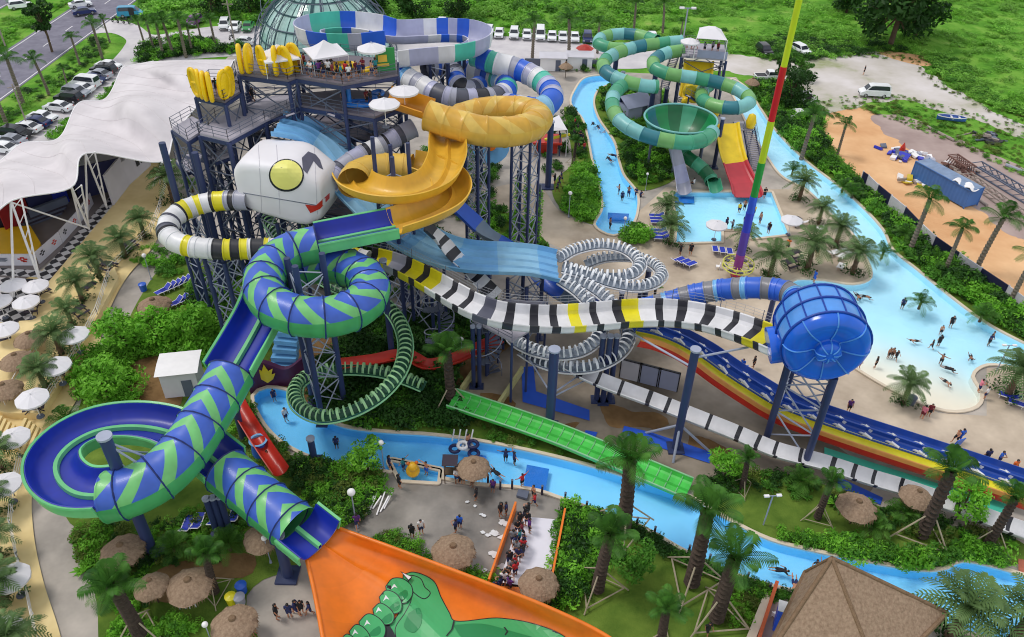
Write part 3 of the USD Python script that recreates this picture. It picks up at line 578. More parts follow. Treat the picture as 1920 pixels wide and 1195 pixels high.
# ---- blue, white and teal bowl and tubes behind the tower
bw = thing('tube_slide', 'blue, white and teal slide with open high-walled loops and fat looping tubes', 'water slide')
hw = lambda h, w=1.5: thick(np.r_[np.array([[-w - .1, h], [-w, h * .5], [-w * .9, h * .2]]), np.array([[-w * .6, .03], [0, 0], [w * .6, .03]]), np.array([[w * .9, h * .2], [w, h * .5], [w + .1, h]])][:8], .14)
seq = [G_MBLUE, G_GREY, G_TEAL, G_MBLUE, G_WHITE, G_LAV, G_TEAL, G_MBLUE, G_WHITE, G_MBLUE, G_LAV, G_WHITE, G_MBLUE, G_LAV, G_MBLUE, G_LAV, G_WHITE, G_LAV, G_TEAL, G_WHITE, G_LAV, G_WHITE, G_TEAL, G_WHITE]
q, s = spline(px_path([(720,84,20.6),(660,90,20.5),(610,88,20.4),(582,80,20.3),(584,70,20.2),(612,63,20.1),(655,61,20),(700,66,19.9),(740,77,19.8),(790,76,19.7),(840,74,19.6),(880,77,19.5),(900,88,19.4),(888,100,19.3),(850,110,19.2),(790,116,19.1),(745,121,19)]), .5)
trough_slide(bw, q, s, cut(s[-1], [2.6, 1.2, 2.0, 2.2, 1.7, 3.4, 3.0, 1.5, 3.0, 2.4, 4.2, 1.6, 1.2, 1.0, 1.1], seq), hw(2.1, 1.35), 'loop_panel')
seq2 = [G_TEAL, G_MBLUE, G_TEAL, G_WHITE, G_GREY, G_MBLUE, G_LAV, G_WHITE, G_TEAL, G_LAV, G_MBLUE, G_LAV, G_MBLUE, G_PBLUE, G_MBLUE, G_WHITE, G_MBLUE, G_LAV, G_TEAL, G_GREY, G_MBLUE, G_LAV]
q, s = spline(px_path([(890,104,18.2),(925,118,17.8),(965,128,17.4),(1003,145,17),(1030,168,16.6),(1034,188,16.3),(1012,204,16),(980,202,15.7),(950,196,15.4)]), .5)
tube_slide(bw, q, s, cut(s[-1], [1.0, 1.2, .8, 1.9, 1.1, 1.3, 1.2, 1.1, 1.2], seq2), 1.3, 'tube_section')
q, s = spline(px_path([(742,130,18),(760,145,17.6),(790,162,17.2),(815,176,16.9),(850,186,16.6),(890,187,16.3),(925,184,16),(948,172,15.8),(945,155,15.6),(915,141,15.5),(880,134,15.4),(855,133,15.3)]), .5)
seq3 = [G_WHITE, G_MBLUE, G_SKY, G_WHITE, G_GREY, G_WHITE, G_LAV, G_DGREY, G_LAV, G_GREY, G_DGREY, G_LAV, G_BLACK, G_GREY, G_DGREY, G_LAV, G_WHITE, G_MBLUE, G_TEAL, G_MBLUE, G_WHITE, G_PBLUE, G_TEAL, G_WHITE, G_MBLUE, G_LAV]
tube_slide(bw, q, s, cut(s[-1], [1.3, .6, .6, 1.2, 1.0, 1.4, .7], seq3), 1.25, 'tube_section')
q, s = spline(px_path([(795,128,16.9),(830,125,16.7),(850,132,16.5),(856,152,16.0),(868,166,15.6),(884,168,15.2),(898,160,15)]), .5)
tube_slide(bw, q, s, cut(s[-1], [.9, .6, .7, .8], [G_DGREY, G_GREY, G_MBLUE, G_LAV, G_BLACK, G_GREY]), 1.1, 'tube_section')

# ---- grey banded tube to the white pod, pod, white/black/yellow loop and half pipe, blue drum, white chute
zeb = thing('striped_slide', 'white, black and yellow striped slide from white pod through half pipe into blue drum', 'water slide')
q, s = spline(px_path([(776,240,17.6),(752,252,17.2),(720,270,16.7),(690,285,16.3),(660,302,15.9),(636,320,15.4),(618,342,15)]), .4)
tube_slide(zeb, q, s, cut(s[-1], [1.4, .7, .25, 1.0, .3, .5, 1.3, .5, .3, 1.2], [G_GREY, G_DGREY, G_LAV, G_LAV, G_BLACK, G_GREY, G_WHITE, G_BLACK, G_GREY, G_LAV]), .95, 'grey_tube')
q, s = spline(px_path([(468,376,13.9),(430,376,13.7),(390,380,13.5),(350,392,13.3),(322,412,13.1),(314,436,12.9),(334,456,12.7),(375,465,12.5),(420,468,12.35),(470,467,12.2),(520,466,12.1),(580,470,12),(640,478,11.9),(690,490,11.7)]), .4)
WB = [G_GREY, G_BLACK, G_GREY, G_YEL, G_BLACK, G_WHITE, G_YEL, G_WHITE, G_YEL, G_BLACK, G_WHITE, G_DGREY, G_WHITE, G_DGREY, G_BLACK, G_WHITE, G_WHITE, G_YEL, G_WHITE, G_WHITE, G_WHITE, G_BLACK, G_YEL, G_BLACK, G_YEL, G_WHITE, G_BLACK, G_YEL, G_WHITE, G_WHITE, G_BLACK, G_WHITE]
tube_slide(zeb, q, s, cut(s[-1], [1.3, .6, .5, 1.1, .4, .9, .6, .8, .7, .3, 1.2, .4, 1.1, .5, .4, 1.0], WB), .95, 'striped_tube')
q, s = spline(px_path([(690,490,11.7),(735,502,11.4),(790,528,11),(840,557,10.6),(885,582,10.2),(930,598,9.9),(985,606,9.7),(1050,608,9.6),(1120,603,9.6),(1190,597,9.7),(1260,597,9.9),(1320,606,10.2),(1370,620,10.6),(1420,638,11),(1462,656,11.4)]), .4)
def HP(x):
    w = float(np.interp(x, [0, 9, 20, 58, 66], [.95, 1.2, 1.5, 1.5, 1.3])); return thick(np.array([[-w - .12, .95], [-w, .9], [-w * .98, .3], [-w * .85, .05], [0, 0], [w * .85, .05], [w * .98, .3], [w, .9], [w + .12, .95]]), .1)
WB2 = [G_BLACK, G_YEL, G_GREY, G_BLACK, G_YEL, G_BLACK, G_YEL, G_WHITE, G_BLACK, G_WHITE, G_BLACK, G_WHITE, G_DGREY, G_WHITE, G_BLACK, G_WHITE, G_BLACK, G_WHITE, G_BLACK, G_WHITE, G_YEL, G_WHITE, G_BLACK, G_WHITE, G_BLACK, G_YEL, G_WHITE, G_BLACK, G_WHITE, G_BLACK, G_WHITE, G_BLACK, G_WHITE, G_BLACK, G_WHITE, G_BLACK, G_YEL, G_BLACK, G_WHITE, G_BLACK, G_YEL, G_WHITE, G_YEL, G_BLACK, G_WHITE, G_BLACK, G_WHITE, G_BLACK, G_WHITE, G_YEL, G_WHITE, G_BLACK, G_WHITE, G_YEL, G_BLACK, G_YEL]
sec, x_ = [], 0.; r_ = random.Random(4)
for k_ in range(200):
    m_ = WB2[k_ % len(WB2)]; y_ = x_ + (r_.uniform(.55, .85) if m_ is G_BLACK else r_.uniform(.9, 1.5) if x_ > 12 else 1.25)
    if x_ >= s[-1] - .3: break
    sec.append((x_, min(y_, s[-1]), m_)); x_ = min(y_, s[-1])
trough_slide(zeb, q, s, sec, HP, 'half_pipe_section')
# net along the far edge of the half pipe
NET = mat('grey_net', C(150, 152, 160), .8); STEEL = mat('navy_steel', C(48, 60, 100, .85), .45, .1, .7); STEELP = mat('pale_steel', C(168, 176, 198, .85), .45, .08, .8); STEELG = mat('grey_steel', C(98, 106, 126, .85), .45, .1, .7)
t_, a_, b_ = frames(q); mbn = MB(); edge = q[:, :3] - np.interp(s, [0, 9, 20, 58, 66], [1.05, 1.3, 1.6, 1.6, 1.4])[:, None] * a_ + .95 * b_
edge2 = edge + [0, 0, .9]
for i in range(0, len(q), 9): part(zeb, 'net_post', MB().rod(edge[i], edge2[i] + [0, 0, .1], .035, 5), STEELG)
for h in (.3, .6, .9): mbn.tube(edge + [0, 0, h], .018, 3)
for i in range(0, len(q), 2): mbn.beam(edge[i], edge2[i], .016)
part(zeb, 'edge_net', mbn, NET)
# white pod: faceted fabric-and-shell body over the tube junction, painted with one large yellow oval eye
PODM = mat('pod_white', C(236, 234, 240, .9), .5, .03, .5)
pc = P(540, 336, 15.2); ax = P(620, 348, 15.2) - P(455, 330, 15.2); rz_pod = math.atan2(ax[1], ax[0]) ; RP = rot('z', rz_pod)
pl = np.array([(-4.2,-2.2,-1.3),(-4.2,2.2,-1.3),(-4.2,-2.4,1.7),(-4.2,2.4,1.7),(-3.2,-2.7,2.7),(-3.2,2.7,2.7),(1.6,-2.9,2.8),(1.6,2.9,2.8),(4.3,-2.3,1.2),(4.3,2.3,1.2),(4.4,-2.2,-1.2),(4.4,2.2,-1.2),(-3.6,-2.9,-2.2),(-3.6,2.9,-2.2),(2.6,-3.1,-3.2),(2.6,3.1,-3.2),(3.9,-2.5,-2.6),(3.9,2.5,-2.6),(0,-3.3,0),(0,3.3,0)])
pl = pl * [1., 1.02, 1.06]; hull = trimesh.convex.convex_hull(pl); hull = hull.subdivide().subdivide().subdivide(); trimesh.smoothing.filter_laplacian(hull, iterations=4)
hv = hull.vertices @ RP.T + pc
part(zeb, 'pod_body', MB().add(hv, hull.faces), PODM, smooth=50, label='white rounded pod over the tube junction')
_pt = trimesh.Trimesh(hv, hull.faces, process=False)
from scipy.spatial import cKDTree
def ray_first(tm, px, py):
    d = RC @ np.array([px - CX, py - CY, F]); d /= np.linalg.norm(d); o = np.array([0, 0, HC])
    v = tm.vertices[tm.faces]; e1, e2 = v[:, 1] - v[:, 0], v[:, 2] - v[:, 0]; h = np.cross(d, e2); a = (e1 * h).sum(1); f = 1 / np.where(np.abs(a) < 1e-12, 1e-12, a)
    sv = o - v[:, 0]; u = f * (sv * h).sum(1); qq = np.cross(sv, e1); w = f * (qq @ d); t = f * (e2 * qq).sum(1); ok = (u >= -1e-6) & (w >= -1e-6) & (u + w <= 1 + 1e-6) & (t > 1)
    if not ok.any(): return None, d
    return o + d * t[ok].min(), d
def skin_decal(tm, pts, m, nm, lift=.03, st=6, root=None):
    pg = Polygon(pts).buffer(0); x0, y0, x1, y1 = pg.bounds; mb = MB()
    for X in np.arange(x0, x1, st):
        for Y in np.arange(y0, y1, st):
            for g in geoms(pg.intersection(Polygon([(X, Y), (X + st, Y), (X + st, Y + st), (X, Y + st)]))):
                v, f = trimesh.creation.triangulate_polygon(g, engine='earcut'); h = [ray_first(tm, *p) for p in v]
                if any(p is None for p, _ in h): continue
                mb.add([p - d * lift for p, d in h], f)
    part(root, nm, mb, m)
el = lambda cx, cy, rx, ry, a=0, n=30: [(cx + rx * math.cos(t) * math.cos(a) - ry * math.sin(t) * math.sin(a), cy + rx * math.cos(t) * math.sin(a) + ry * math.sin(t) * math.cos(a)) for t in np.linspace(0, 2 * np.pi, n, endpoint=False)]
skin_decal(_pt, el(537, 329, 33, 31), INK, 'eye_outline', .05, 8, zeb); skin_decal(_pt, el(537, 328, 30, 28), mat('painted_pale_yellow', C(240, 236, 130, .9), .5, .03), 'eye', .09, 8, zeb)
skin_decal(_pt, [(566,296),(578,284),(592,290),(600,300),(606,318),(598,314),(588,302),(584,310),(576,326),(568,318)], mat('painted_slate', C(86, 86, 104), .5), 'eye_patch', .05, 8, zeb)
skin_decal(_pt, [(572,384),(592,386),(618,362),(618,372),(600,392),(582,400)], G_RED, 'mouth_patch', .05, 8, zeb)
part(zeb, 'pod_seam', MB().tube(np.array([p for p in (ray_first(_pt, x, 362 + (x - 456) * .17)[0] for x in range(456, 600, 6)) if p is not None]), .05, 4), STEELG)
for xs in (486, 520, 590):
    v = [p for p in (ray_first(_pt, xs + (y - 300) * .05, y)[0] for y in range(272, 405, 5)) if p is not None]
    if len(v) > 4: part(zeb, 'pod_seam', MB().tube(np.array(v), .03, 4), mat('pod_seam_grey', C(186, 184, 194), .6))
# blue drum
dr = P(1537, 618, 13.6); DA = np.array([-.05, -1., -.02]); DA /= np.linalg.norm(DA); DS = np.cross(DA, [0, 0, 1.]); DS /= np.linalg.norm(DS); DU = np.cross(DS, DA); DM = np.stack([DS, DU, DA], 1)
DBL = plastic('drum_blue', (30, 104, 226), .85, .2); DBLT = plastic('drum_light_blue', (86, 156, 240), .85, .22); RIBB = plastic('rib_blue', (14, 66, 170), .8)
prof = [(0, -2.9), (1.6, -2.8), (2.7, -2.4), (3.15, -1.6), (3.3, 0), (3.3, 1.4), (3.25, 2.0)]
nseg = 14
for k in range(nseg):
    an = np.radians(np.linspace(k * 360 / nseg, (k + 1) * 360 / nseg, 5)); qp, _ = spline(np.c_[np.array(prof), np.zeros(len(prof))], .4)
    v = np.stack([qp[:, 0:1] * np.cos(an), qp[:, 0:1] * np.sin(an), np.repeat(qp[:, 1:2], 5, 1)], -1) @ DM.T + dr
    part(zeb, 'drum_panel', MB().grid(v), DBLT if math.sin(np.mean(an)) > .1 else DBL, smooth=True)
    part(zeb, 'drum_rib', MB().tube(np.stack([(qp[:, 0] + .03) * np.cos(an[0]), (qp[:, 0] + .03) * np.sin(an[0]), qp[:, 1]], 1) @ DM.T + dr, .07, 5), RIBB)
for zz, r_ in ((-1.6, 3.22), (0.2, 3.38), (2., 3.34)):
    an = np.linspace(0, 2 * np.pi, 49); part(zeb, 'drum_hoop', MB().tube(np.stack([r_ * np.cos(an), r_ * np.sin(an), np.full(49, zz)], 1) @ DM.T + dr, .1, 6), RIBB, smooth=True)
fp = [(3.3, 2.0), (3.1, 2.5), (2.6, 2.85), (1.7, 2.7), (1.0, 2.45), (.92, 2.9), (.6, 3.15), (0, 3.2)]
for k in range(8):
    an = np.radians(np.linspace(k * 45, k * 45 + 45, 7)); qp, _ = spline(np.c_[np.array(fp), np.zeros(len(fp))], .15)
    part(zeb, 'drum_front_panel', MB().grid(np.stack([qp[:, 0:1] * np.cos(an), qp[:, 0:1] * np.sin(an), np.repeat(qp[:, 1:2], 7, 1)], -1) @ DM.T + dr), DBL, smooth=True)
    part(zeb, 'drum_spoke', MB().tube(np.stack([(qp[:-2, 0]) * np.cos(an[0]), (qp[:-2, 0]) * np.sin(an[0]), qp[:-2, 1] + .05], 1) @ DM.T + dr, .06, 5), DBLT)
# banded tube into the back of the drum
q, s = spline(px_path([(1110,600,7.0),(1150,592,7.6),(1200,580,8.4),(1250,567,9.3),(1300,553,10.3),(1350,544,11.2),(1400,540,12.1),(1440,541,12.5),(1480,550,12.9),(1500,575,13.2)]), .4)
tube_slide(zeb, q, s, cut(s[-1], [1.2, .9, .5, .8, .9, .35, .35, 1.0, .7, .4], [G_MBLUE, G_TAUPE, G_MBLUE, G_MBLUE, G_TAUPE, G_SKY, G_MBLUE, G_MBLUE, G_TAUPE, G_SKY]), .95, 'banded_tube')
part(zeb, 'tube_rail', MB().tube(q[:, :3] - [0, 0, 1.05], .09, 6), STEEL)
part(zeb, 'drum_inlet', MB().tube([P(1440,648,11.6), P(1500,640,12.2)], 1.5, 16), DBL, smooth=40)
# white chute with black joints below
ch = thing('body_slide', 'white open chute with black joints running down across the yard', 'water slide')
q, s = spline(px_path([(1060,690,4.2),(1110,716,3.7),(1160,736,3.3),(1220,758,2.8),(1300,790,2.3),(1380,822,1.9),(1450,852,1.5),(1540,876,1.2),(1620,902,1.0),(1700,926,.8),(1780,954,.65),(1860,984,.5),(1930,1010,.4)]), .4)
trough_slide(ch, q, s, cut(s[-1], [1.35, .35, 1.3, .3, 1.9, .3, 2.3, .4], [G_WHITE, G_BLACK, G_WHITE, G_BLACK, G_WHITE, G_BLACK, G_WHITE, G_BLACK]), channel(.85, .75, .08, 13, 2.6), 'chute_section')
# ---- black and white narrow chute by the blue hump
nr = thing('body_slide', 'narrow black and white chute dropping steeply beside the blue wave slide', 'water slide')
q, s = spline(px_path([(795,430,13.2),(822,455,11.8),(850,487,10.3),(880,515,9.),(905,540,8.1),(925,560,7.6)]), .4)
trough_slide(nr, q, s, cut(s[-1], [1.1, .8, .5, .8, .9, .6], [G_BLACK, G_WHITE]), channel(.9, .6, .08, 11, 2.4), 'chute_section')

# ---- mat racer: yellow lane with red and orange flank, dark blue lanes with white dividers
rc = thing('mat_racer', 'long mat racer slide with yellow lane, red flank and blue lanes with white dividers', 'water slide')
ctl = [(1195,628,8.2),(1230,636,7.4),(1270,652,6.4),(1310,676,5.3),(1350,705,4.3),(1400,738,3.3),(1450,768,2.6),(1520,796,2.2),(1600,824,2.0),(1700,857,1.8),(1800,890,1.6),(1930,934,1.4)]
q, s = spline(px_path(ctl), .4); t_, a_, b_ = frames(q); KX = np.array([.55, 1.])
for (x0, x1, _) in cut(s[-1], [4.5], [0]):
    trough_slide(rc, q, s, [(x0, x1, G_YEL)], thick(KX * np.array([[-.85, .30], [-.7, .05], [-.4, 0], [.8, 0], [1.1, .05], [1.22, .35]]), .1), 'yellow_lane')
    trough_slide(rc, q, s, [(x0, x1, plastic('peach', (244, 168, 90)))], thick(KX * np.array([[1.24, .36], [1.36, .42], [1.48, .36], [1.54, -.05]]), .07), 'orange_kerb')
    trough_slide(rc, q, s, [(x0, x1, G_RED)], thick(KX * np.array([[1.52, -.0], [1.6, -.35], [1.55, -.6], [1.45, -.72]]), .06), 'red_flank')
    trough_slide(rc, q, s, [(x0, x1, G_RBLUE)], thick(KX * np.array([[-2.9, .5], [-2.75, .1], [-2.5, 0], [-1.9, 0], [-1.8, 0], [-.9, .0], [-.88, .2], [-.87, .3]]), .1), 'blue_lane')
    trough_slide(rc, q, s, [(x0, x1, G_RBLUE)], thick(KX * np.array([[-4.9, .55], [-4.7, .1], [-4.5, 0], [-3.1, 0], [-2.98, .1], [-2.92, .5]]), .1), 'blue_lane')
for x in np.arange(2., s[-1], 2.25):
    c, A, B, T = [np.array([np.interp(x, s, z[:, k]) for k in range(3)]) for z in (q[:, :3], a_, b_, t_)]
    for o in (-.5, -1.58): part(rc, 'white_divider', MB().beam(c + A * o + T * .7 + B * .2, c + A * (o - .15) + B * .42, .24, .3).beam(c + A * (o - .15) + B * .42, c + A * (o - .55) - T * .25 + B * .1, .24, .1), G_WHITE)

# ---- light blue wave slide: multi-lane hump, then into four slatted coils
wv = thing('wave_slide', 'broad light blue multi-lane slide with hump feeding four grey slatted coils', 'water slide')
q, s = spline(px_path([(520,236,18.4),(545,240,18.2),(575,250,17.6),(605,272,16.4),(632,305,15),(660,342,13.8),(700,384,12.6),(750,430,11.4),(800,462,10.6),(850,480,10.2),(900,487,10.1),(950,489,10),(1000,493,9.6),(1045,503,9)]), .45)
lane4 = thick(np.array([[-2.5, .55], [-2.35, .08], [-1.9, 0], [-1.32, .1], [-1.2, .28], [-1.08, .1], [-.6, 0], [-.12, .1], [0, .28], [.12, .1], [.6, 0], [1.08, .1], [1.2, .28], [1.32, .1], [1.9, 0], [2.35, .08], [2.45, .5], [2.5, .55]]), .12)
trough_slide(wv, q, s, cut(s[-1], [4.], [G_SKY, G_PBLUE]), lane4, 'wave_lane_section', smooth=25)
SLAT = mat('translucent_slat', C(232, 236, 242, .95), .35, .05); SLATD = mat('smoked_slat', C(138, 150, 166, .85), .35, .1)
def coil(root, ctrl, r=.56, mat_a=SLAT, mat_b=SLATD, rail=G_WHITE, step=.56, wd=.22):
    "open ribbed coil: dark half-pipe trough, separate arched ribs over it, two rails"
    q, s = spline(px_path(ctrl), .4); t, a, b = frames(q)
    trough_slide(root, q, s, cut(s[-1], [3.], [mat_b]), thick(arc(r, -80, 80, 9), .05), 'coil_trough')
    an = np.radians(np.linspace(-125, 125, 11))
    for k, x in enumerate(np.arange(.2, s[-1], step)):
        c, A, B, T = [np.array([np.interp(x, s, z[:, i]) for i in range(3)]) for z in (q[:, :3], a, b, t)]
        o = c + (r + .02) * (np.sin(an)[:, None] * A + np.cos(an)[:, None] * B); w_ = wd * (1. if k % 2 else .6)
        part(root, 'rib', MB().grid([o - T * w_ / 2, o + T * w_ / 2]).grid([(o - c) * .93 + c + T * w_ / 2, (o - c) * .93 + c - T * w_ / 2]), mat_a, smooth=True)
    for sg in (1, -1): part(root, 'coil_rail', MB().tube(q[:, :3] + sg * a * (r + .12) - b * .28, .085, 6), rail, smooth=True)
    return q, s
coil(wv, [(1048,482,9),(1078,466,8.8),(1130,457,8.6),(1175,467,8.4),(1200,490,8.2),(1185,512,8),(1140,516,7.8),(1090,508,7.6),(1060,498,7.6)])
coil(wv, [(1055,500,9),(1100,512,8.6),(1145,528,8.2),(1195,536,7.9),(1230,526,7.6),(1240,508,7.3),(1220,490,7.0),(1180,480,6.8),(1130,482,6.6),(1100,492,6.4)])
coil(wv, [(1055,512,9),(1095,528,8.5),(1130,550,8),(1155,575,7.4),(1172,600,6.8),(1178,630,6.2),(1160,660,5.7),(1120,682,5.3),(1070,688,4.9),(1020,678,4.5),(980,655,4.2)])
coil(wv, [(1052,522,9),(1085,545,8.4),(1108,568,7.8),(1124,595,7.1),(1125,625,6.5),(1090,655,6.0),(1040,662,5.6),(995,652,5.2),(962,630,4.9),(975,610,4.6),(1010,600,4.3)])
# green slatted spiral over the river, ending in the green run-out
gs = thing('spiral_slide', 'pale green slatted spiral tube looping above the bend of lazy river', 'water slide')
GS1 = mat('green_slat', C(168, 218, 160, .9), .4, .08); GS2 = mat('dark_green_slat', C(40, 96, 74, .85), .4, .1)
coil(gs, [(500,405,9.5),(520,440,8.9),(560,490,8.2),(640,540,7.6),(710,560,7.2),(742,590,6.8),(760,640,6.3),(750,690,5.8),(715,735,5.3),(660,768,4.8),(605,780,4.4),(560,758,4.0),(556,720,3.6),(590,698,3.3),(650,690,3.0),(715,695,2.7),(760,708,2.4),(795,722,2.1)], .56, GS1, GS2, G_MINT)
gr = thing('run_out_slide', 'bright green ribbed slide run-out along the river bank', 'water slide')
q, s = spline(px_path([(846,752,1.5),(900,770,1.3),(960,790,1.1),(1050,822,.9),(1130,855,.75),(1210,888,.6),(1290,922,.5)]), .45)
trough_slide(gr, q, s, cut(s[-1], [1.0], [G_LIME]), thick(np.array([[-1.1, .5], [-1.0, .1], [-.8, 0], [-.1, 0], [0, .22], [.1, 0], [.8, 0], [1.0, .1], [1.1, .5], [1.18, .5]]), .08), 'run_out_section', smooth=25)
for x in np.arange(.5, s[-1], 1.0):
    t, a, b = frames(q); c, A, B = [np.array([np.interp(x, s, z[:, k]) for k in range(3)]) for z in (q[:, :3], a, b)]
    part(gr, 'cross_rib', MB().tube([c - A * 1.05 + B * .35, c - A * .9 + B * .06, c + A * .9 + B * .06, c + A * 1.05 + B * .35], .05, 4), G_MINT)
for sg in (1, -1): part(gr, 'edge_rail', MB().tube(q[:, :3] + sg * a * 1.16 + b * .52, .08, 6), G_MINT, smooth=True)
# dark blue trough behind and red troughs
db = thing('body_slide', 'blue open trough dropping behind the gold coils', 'water slide')
q, s = spline(px_path([(850,392,12),(875,415,10.8),(905,442,9.4),(940,466,7.8),(990,500,6.2),(1030,545,5.4),(1080,572,5),(1130,585,5)]), .45)
trough_slide(db, q, s, cut(s[-1], [3.], [G_MBLUE, G_STEELB]), channel(1.1, .8, .1, 13, 2.6), 'trough_section')
for lab, ctl, w in (('red trough curving through the shrubs under the tower', [(640,690,2.2),(700,682,2),(760,672,2),(800,690,1.6),(850,680,1.5),(900,658,2),(940,640,2.4)], .7), ('red trough beside the lazy river bend left of purple wall', [(430,720,3.2),(445,760,2.8),(468,800,2.2),(500,850,1.6),(528,890,1.2)], .66)):
    rd = thing('body_slide', lab, 'water slide'); q, s = spline(px_path(ctl), .45); trough_slide(rd, q, s, cut(s[-1], [2.5], [G_RED]), channel(w, .6, .08, 11, 2.6), 'trough_section')

# ---- upper right: two green tube slides with bowl, wide yellow and red slide, grey chute
ug = thing('tube_slide', 'green and aqua banded tube slide curling into the bowl', 'water slide')
GSEQ = [G_GT2, G_GT1, G_GT3, G_GT4, G_GT2, G_GT3]
q, s = spline(px_path([(1278,78,11),(1235,82,10.8),(1195,88,10.6),(1150,103,10.3),(1131,120,10),(1140,138,9.7),(1170,152,9.3),(1205,161,9),(1232,163,8.8)]), .5)
tube_slide(ug, q, s, cut(s[-1], [2.1, 1.8, 2.2], GSEQ), .95)
q, s = spline(px_path([(1232,77,11.1),(1195,66,11),(1160,64,10.9),(1130,70,10.7),(1122,82,10.5),(1145,90,10.3),(1180,92,10)]), .5)
tube_slide(ug, q, s, cut(s[-1], [2.0, 2.2], GSEQ[1:] + GSEQ[:1]), .9)
q, s = spline(px_path([(1170,158,8.9),(1152,176,8.6),(1148,200,8.2),(1158,222,7.8),(1180,240,7.4),(1210,254,7),(1250,264,6.7),(1290,268,6.5),(1320,262,6.4),(1336,248,6.3)]), .5)
tube_slide(ug, q, s, cut(s[-1], [2.0, 2.3], [G_GT1, G_GT1, G_GT2, G_GT1, G_GT3, G_GT2, G_GT2, G_GT4, G_GT3, G_GT1]), .98)
ug2 = thing('tube_slide', 'green and aqua banded tube slide looping right below its white-roofed tower', 'water slide')
q, s = spline(px_path([(1280,95,10.5),(1250,100,10.3),(1228,112,10),(1226,126,9.7),(1250,138,9.4),(1300,146,9),(1350,156,8.6),(1390,172,8.2),(1406,190,7.8),(1385,202,7.4),(1345,200,7.1),(1318,188,6.9),(1318,170,6.7),(1330,160,6.5)]), .5)
tube_slide(ug2, q, s, cut(s[-1], [2.3, 1.9], [G_GT3, G_GT2, G_GT4, G_GT3, G_GT1, G_GT3, G_GT2, G_GT1, G_GT4, G_GT3, G_GT2]), .95)
bowl = thing('bowl_slide', 'open green bowl of dark and light segments with flared rim', 'water slide')
bc = P(1273, 244, 5.2)
prof = spline(np.array([(.8, -1.9, 0), (2.0, -1.6, 0), (3.5, -.8, 0), (4.5, .5, 0), (4.85, 1.5, 0), (5.0, 1.75, 0)]), .3)[0]
for k in range(14):
    an = np.radians(np.linspace(k * 360 / 14, (k + 1) * 360 / 14, 6))
    inn = np.stack([prof[:, 0:1] * np.cos(an), prof[:, 0:1] * np.sin(an), np.repeat(prof[:, 1:2], 6, 1)], -1) + bc
    part(bowl, 'bowl_segment', MB().grid(inn).grid(inn[:, ::-1] * 1. + (inn[:, ::-1] - bc) * [.02, .02, 0] - [0, 0, .08]), [G_GT5, G_DGREEN, G_GT1, G_DGREEN, G_GT5, G_GT4, G_GT5][k % 7], smooth=True)
an = np.linspace(0, 2 * np.pi, 61); part(bowl, 'bowl_rim', MB().tube(np.stack([5.03 * np.cos(an), 5.03 * np.sin(an), np.full(61, 1.77)], 1) + bc, .15, 8), G_GT2, smooth=True)
for k in range(6): c = bc + 4.1 * np.array([math.cos(k * 1.05 + .3), math.sin(k * 1.05 + .3), 0]); part(bowl, 'bowl_leg', MB().rod((c[0], c[1], 0), (c[0], c[1], bc[2] - .6), .18, 8), STEELG)
q, s = spline(px_path([(1262,268,3.6),(1285,292,3),(1312,312,2.2),(1332,335,1.2),(1340,362,.3)]), .4)
tube_slide(bowl, q, s, cut(s[-1] - 2., [1.6], [G_DGREEN, G_GT1]), .9, 'outlet_tube'); trough_slide(bowl, q, s, [(s[-1] - 2., s[-1], G_GT1)], channel(.9, .8, .08), 'outlet_trough')
gc = thing('body_slide', 'grey steep chute beside the bowl ending in splash pool', 'water slide')
q, s = spline(px_path([(1258,278,5),(1264,300,3.6),(1272,330,1.8),(1278,352,.7),(1281,366,.2)]), .4)
trough_slide(gc, q, s, cut(s[-1], [2.5], [G_GREY, G_LAV]), channel(.95, .8, .08), 'chute_section')
wd = thing('wide_slide', 'wide flat slide, yellow upper half and red lower half, into splash pool', 'water slide')
q, s = spline(px_path([(1362,232,6.2),(1364,250,5.2),(1368,275,3.9),(1374,300,2.7),(1384,326,1.5),(1396,352,.6),(1402,370,.25)]), .4)
k_ = near_s(q, s, 1376, 303)
trough_slide(wd, q, s, cut(k_, [3.4], [plastic('slide_yellow', (246, 212, 40), .9)]), lambda x: boxchan(1.45 + x * .035, .55), 'yellow_bed', smooth=25); trough_slide(wd, q, s, cut(s[-1], [3.4], [G_CRIM], k_), lambda x: boxchan(1.45 + x * .035, .55), 'red_bed', smooth=25)
yw = thing('wide_slide', 'upright yellow slide wall under the white-roofed tower', 'water slide')
q, s = spline(px_path([(1310,116,9.2),(1308,140,7.8),(1304,165,6.2),(1300,185,5)]), .4)
trough_slide(yw, q, s, cut(s[-1], [2.], [plastic('slide_yellow', (246, 212, 40), .9)]), boxchan(2.0, .5), 'yellow_bed')
